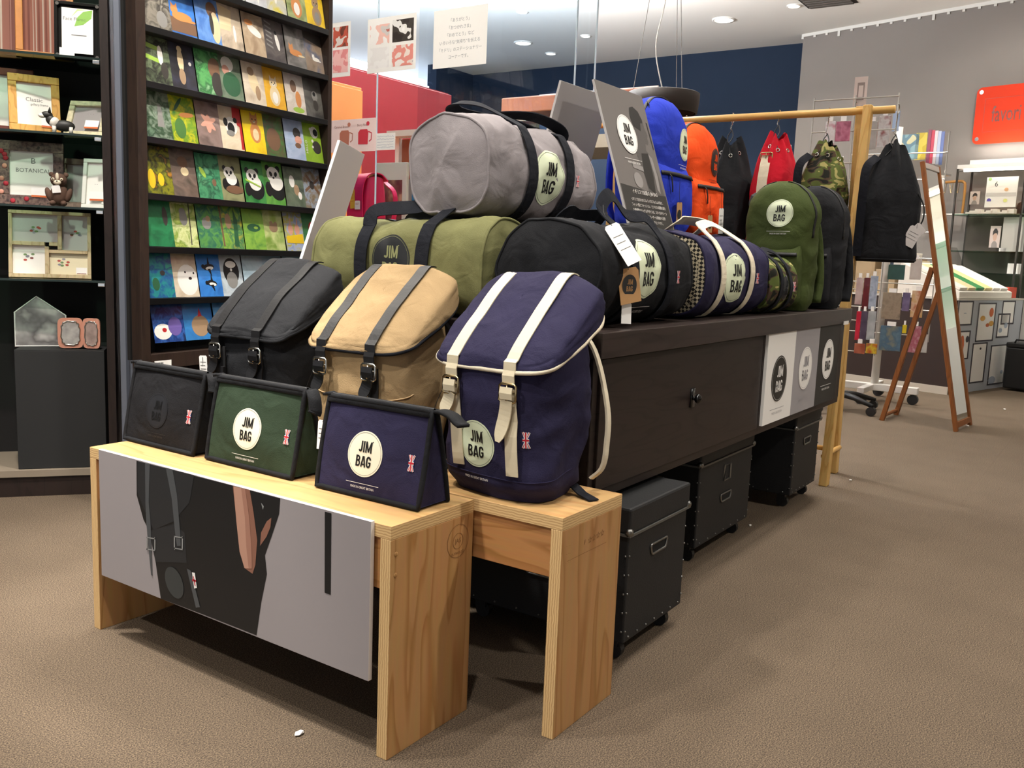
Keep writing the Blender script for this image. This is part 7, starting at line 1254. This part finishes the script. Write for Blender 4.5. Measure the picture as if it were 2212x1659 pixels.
for k, (px, py, wd, ht, lab) in enumerate(((2185, 625, .11, .09, 'white open card on the lower showcase shelf'), (2200, 540, .30, .30, 'pale board leaning in the showcase'), (2165, 545, .06, .03, 'small white ornament in the showcase'))):
    p = kx_at(px, py, SX0+.08); z = (.961, 1.153, 1.153)[k]; o = MB().box(0, .01, -wd/2, wd/2, 0, ht).build('showcase_card', mat('pale board %d' % k, ('#F4F2EC', '#A9A79E', '#E8E6E0')[k], .5)); o.location = kw(SX0+.08, p.y, z); o.rotation_euler[2] = KA; tag(o, lab, 'card')
wc = thing('added_white_case', 'unseen white lit case added for the mirror to reflect', 'showcase', kw(1.27, yB-1.25, 0), KA)  # out-of-view lit case, added so the mirror reflects something bright
MB().box(.32, .35, 0, 1.2, 0, 2.0).build('back_panel', mat('added white board', '#EDEAE2', .6), wc); MB().box(0, .318, 0, 1.2, 0, .75).build('base', M_WM, wc); MB().box(0, .318, 0, 1.2, 1.97, 2.0).build('roof', M_WM, wc)
for z in (1.1, 1.5): MB().box(.02, .318, .02, 1.18, z, z+.01).build('glass_shelf', M_GLS, wc)
for y in (0, 1.18): MB().box(0, .02, y, y+.02, .7505, 1.969).build('post', M_DST, wc)
MB().cyl((.05, .06, 1.95), (.05, 1.14, 1.95), .014, n=12).build('tube_lamp', mat('lit tube', '#FFFFFF'), wc, True)  # added tube that lights the unseen case
# picture books on the showcase roof
for (c, hx, lab, nm) in (([(1948, 292), (1985, 288), (1983, 345), (1946, 345)], '#7FA0A8 #5E7E8C #C9C6A0 #3A4A50', 'blue picture book with a penguin standing on the counter display', 'picture_book'), ([(1978, 288), (2002, 286), (2000, 345), (1976, 345)], '#B5A030 #C9B84A #8A7A3A', 'mustard picture book beside the penguin book', 'picture_book')):
    kcard(nm, lab, 'book', c, 1.06, ramp_mat('cover '+lab[:8], hx.split(), 7, .4, 'CONSTANT', detail=1, seed=5))
for k, hx in enumerate(('#7A2A48', '#B0324A', '#C9C2C6', '#A8B4CC', '#5A6CA0')): kcard('thin_book', '%s thin book in the clear holder on the counter display' % ('plum', 'crimson', 'silver', 'pale blue', 'blue')[k], 'book', [(2004+7*k, 280+k), (2010.5+7*k, 280.5+k), (2008.5+7*k, 352+k), (2002+7*k, 352+k)], 1.06, mat('thin book %d' % k, hx, .4), (), 'thin books in the clear holder')
z0 = kx_at(2020, 355, 1.06).z; y0 = kx_at(1946, 350, 1.06).y; y1 = kx_at(2042, 350, 1.06).y
t = thing('book_holder', 'clear raised book holder above the stationery riser', 'stand', kw(1.02, y0+.02, 0), KA)
MB().box(0, .14, -(y0-y1)-.04, 0, z0-.10, z0-.085).build('tray', M_ACL, t); MB().box(0, .004, -(y0-y1)-.04, 0, z0-.085, z0+.06).build('front_lip', M_ACL, t)
for y in (-.03, -(y0-y1)): MB().box(.05, .075, y-.012, y+.012, .757, z0-.10).build('leg', M_WM, t)
# ---- red acrylic shop sign on the grey wall
def gw(px, py, off=.0): return onp(px, py, g0+gn*off, gn)
q = [gw(*p, .03) for p in ((2112, 190), (2212, 177), (2212, 305), (2107, 312))]; zt3, zb3 = q[0].z, q[3].z; o0 = V((q[0].x, q[0].y, zb3)); sxd = gd.copy(); H3 = zt3-zb3; W3 = 1.05
sg = thing('shop_sign', 'red acrylic shop sign lettered favori on the grey wall', 'sign', o0); r3 = .05
outl = []
for cx_, cz_, a0 in ((W3-r3, r3, -PI/2), (W3-r3, H3-r3, 0), (r3, H3-r3, PI/2), (r3, r3, PI)): outl += [(cx_+r3*math.cos(a0+i*PI/12), cz_+r3*math.sin(a0+i*PI/12)) for i in range(7)]
F = plane_map((0, 0, 0), sxd, (0, 0, 1), gn, 0); G = plane_map((0, 0, 0), sxd, (0, 0, 1), gn, -.012)
MB().prism(outl, F, G).build('plate', mat('red acrylic', '#D23A1C', .6, spec=.2), sg)
for x in (.045, W3-.045):
    for z in (.045, H3-.045): a = F(x, z); MB().cyl(a-gn*.03, a+gn*.012, .018, n=14).build('stud', M_CHROME, sg)
b = MB().flat(s_move(s_text('favori', .20, .56, .004, align='LEFT'), .15, H3*.5), plane_map((0, 0, 0), sxd, (0, 0, 1), gn, .002)); b.build('lettering', mat('bronze lettering', '#6A2A1C', .4), sg)
fr = MB(); F2 = plane_map((0, 0, 0), sxd, (0, 0, 1), gn, .001)
for (a0, a1, c0, c1) in ((.08, W3-.08, H3*.5-.15, H3*.5-.146), (.08, W3-.08, H3*.5+.146, H3*.5+.15), (.08, .084, H3*.5-.15, H3*.5+.15)): fr.flat(s_rect(a0, a1, c0, c1), F2)
fr.build('engraved_line', mat('dark red line', '#A83018', .4), sg)
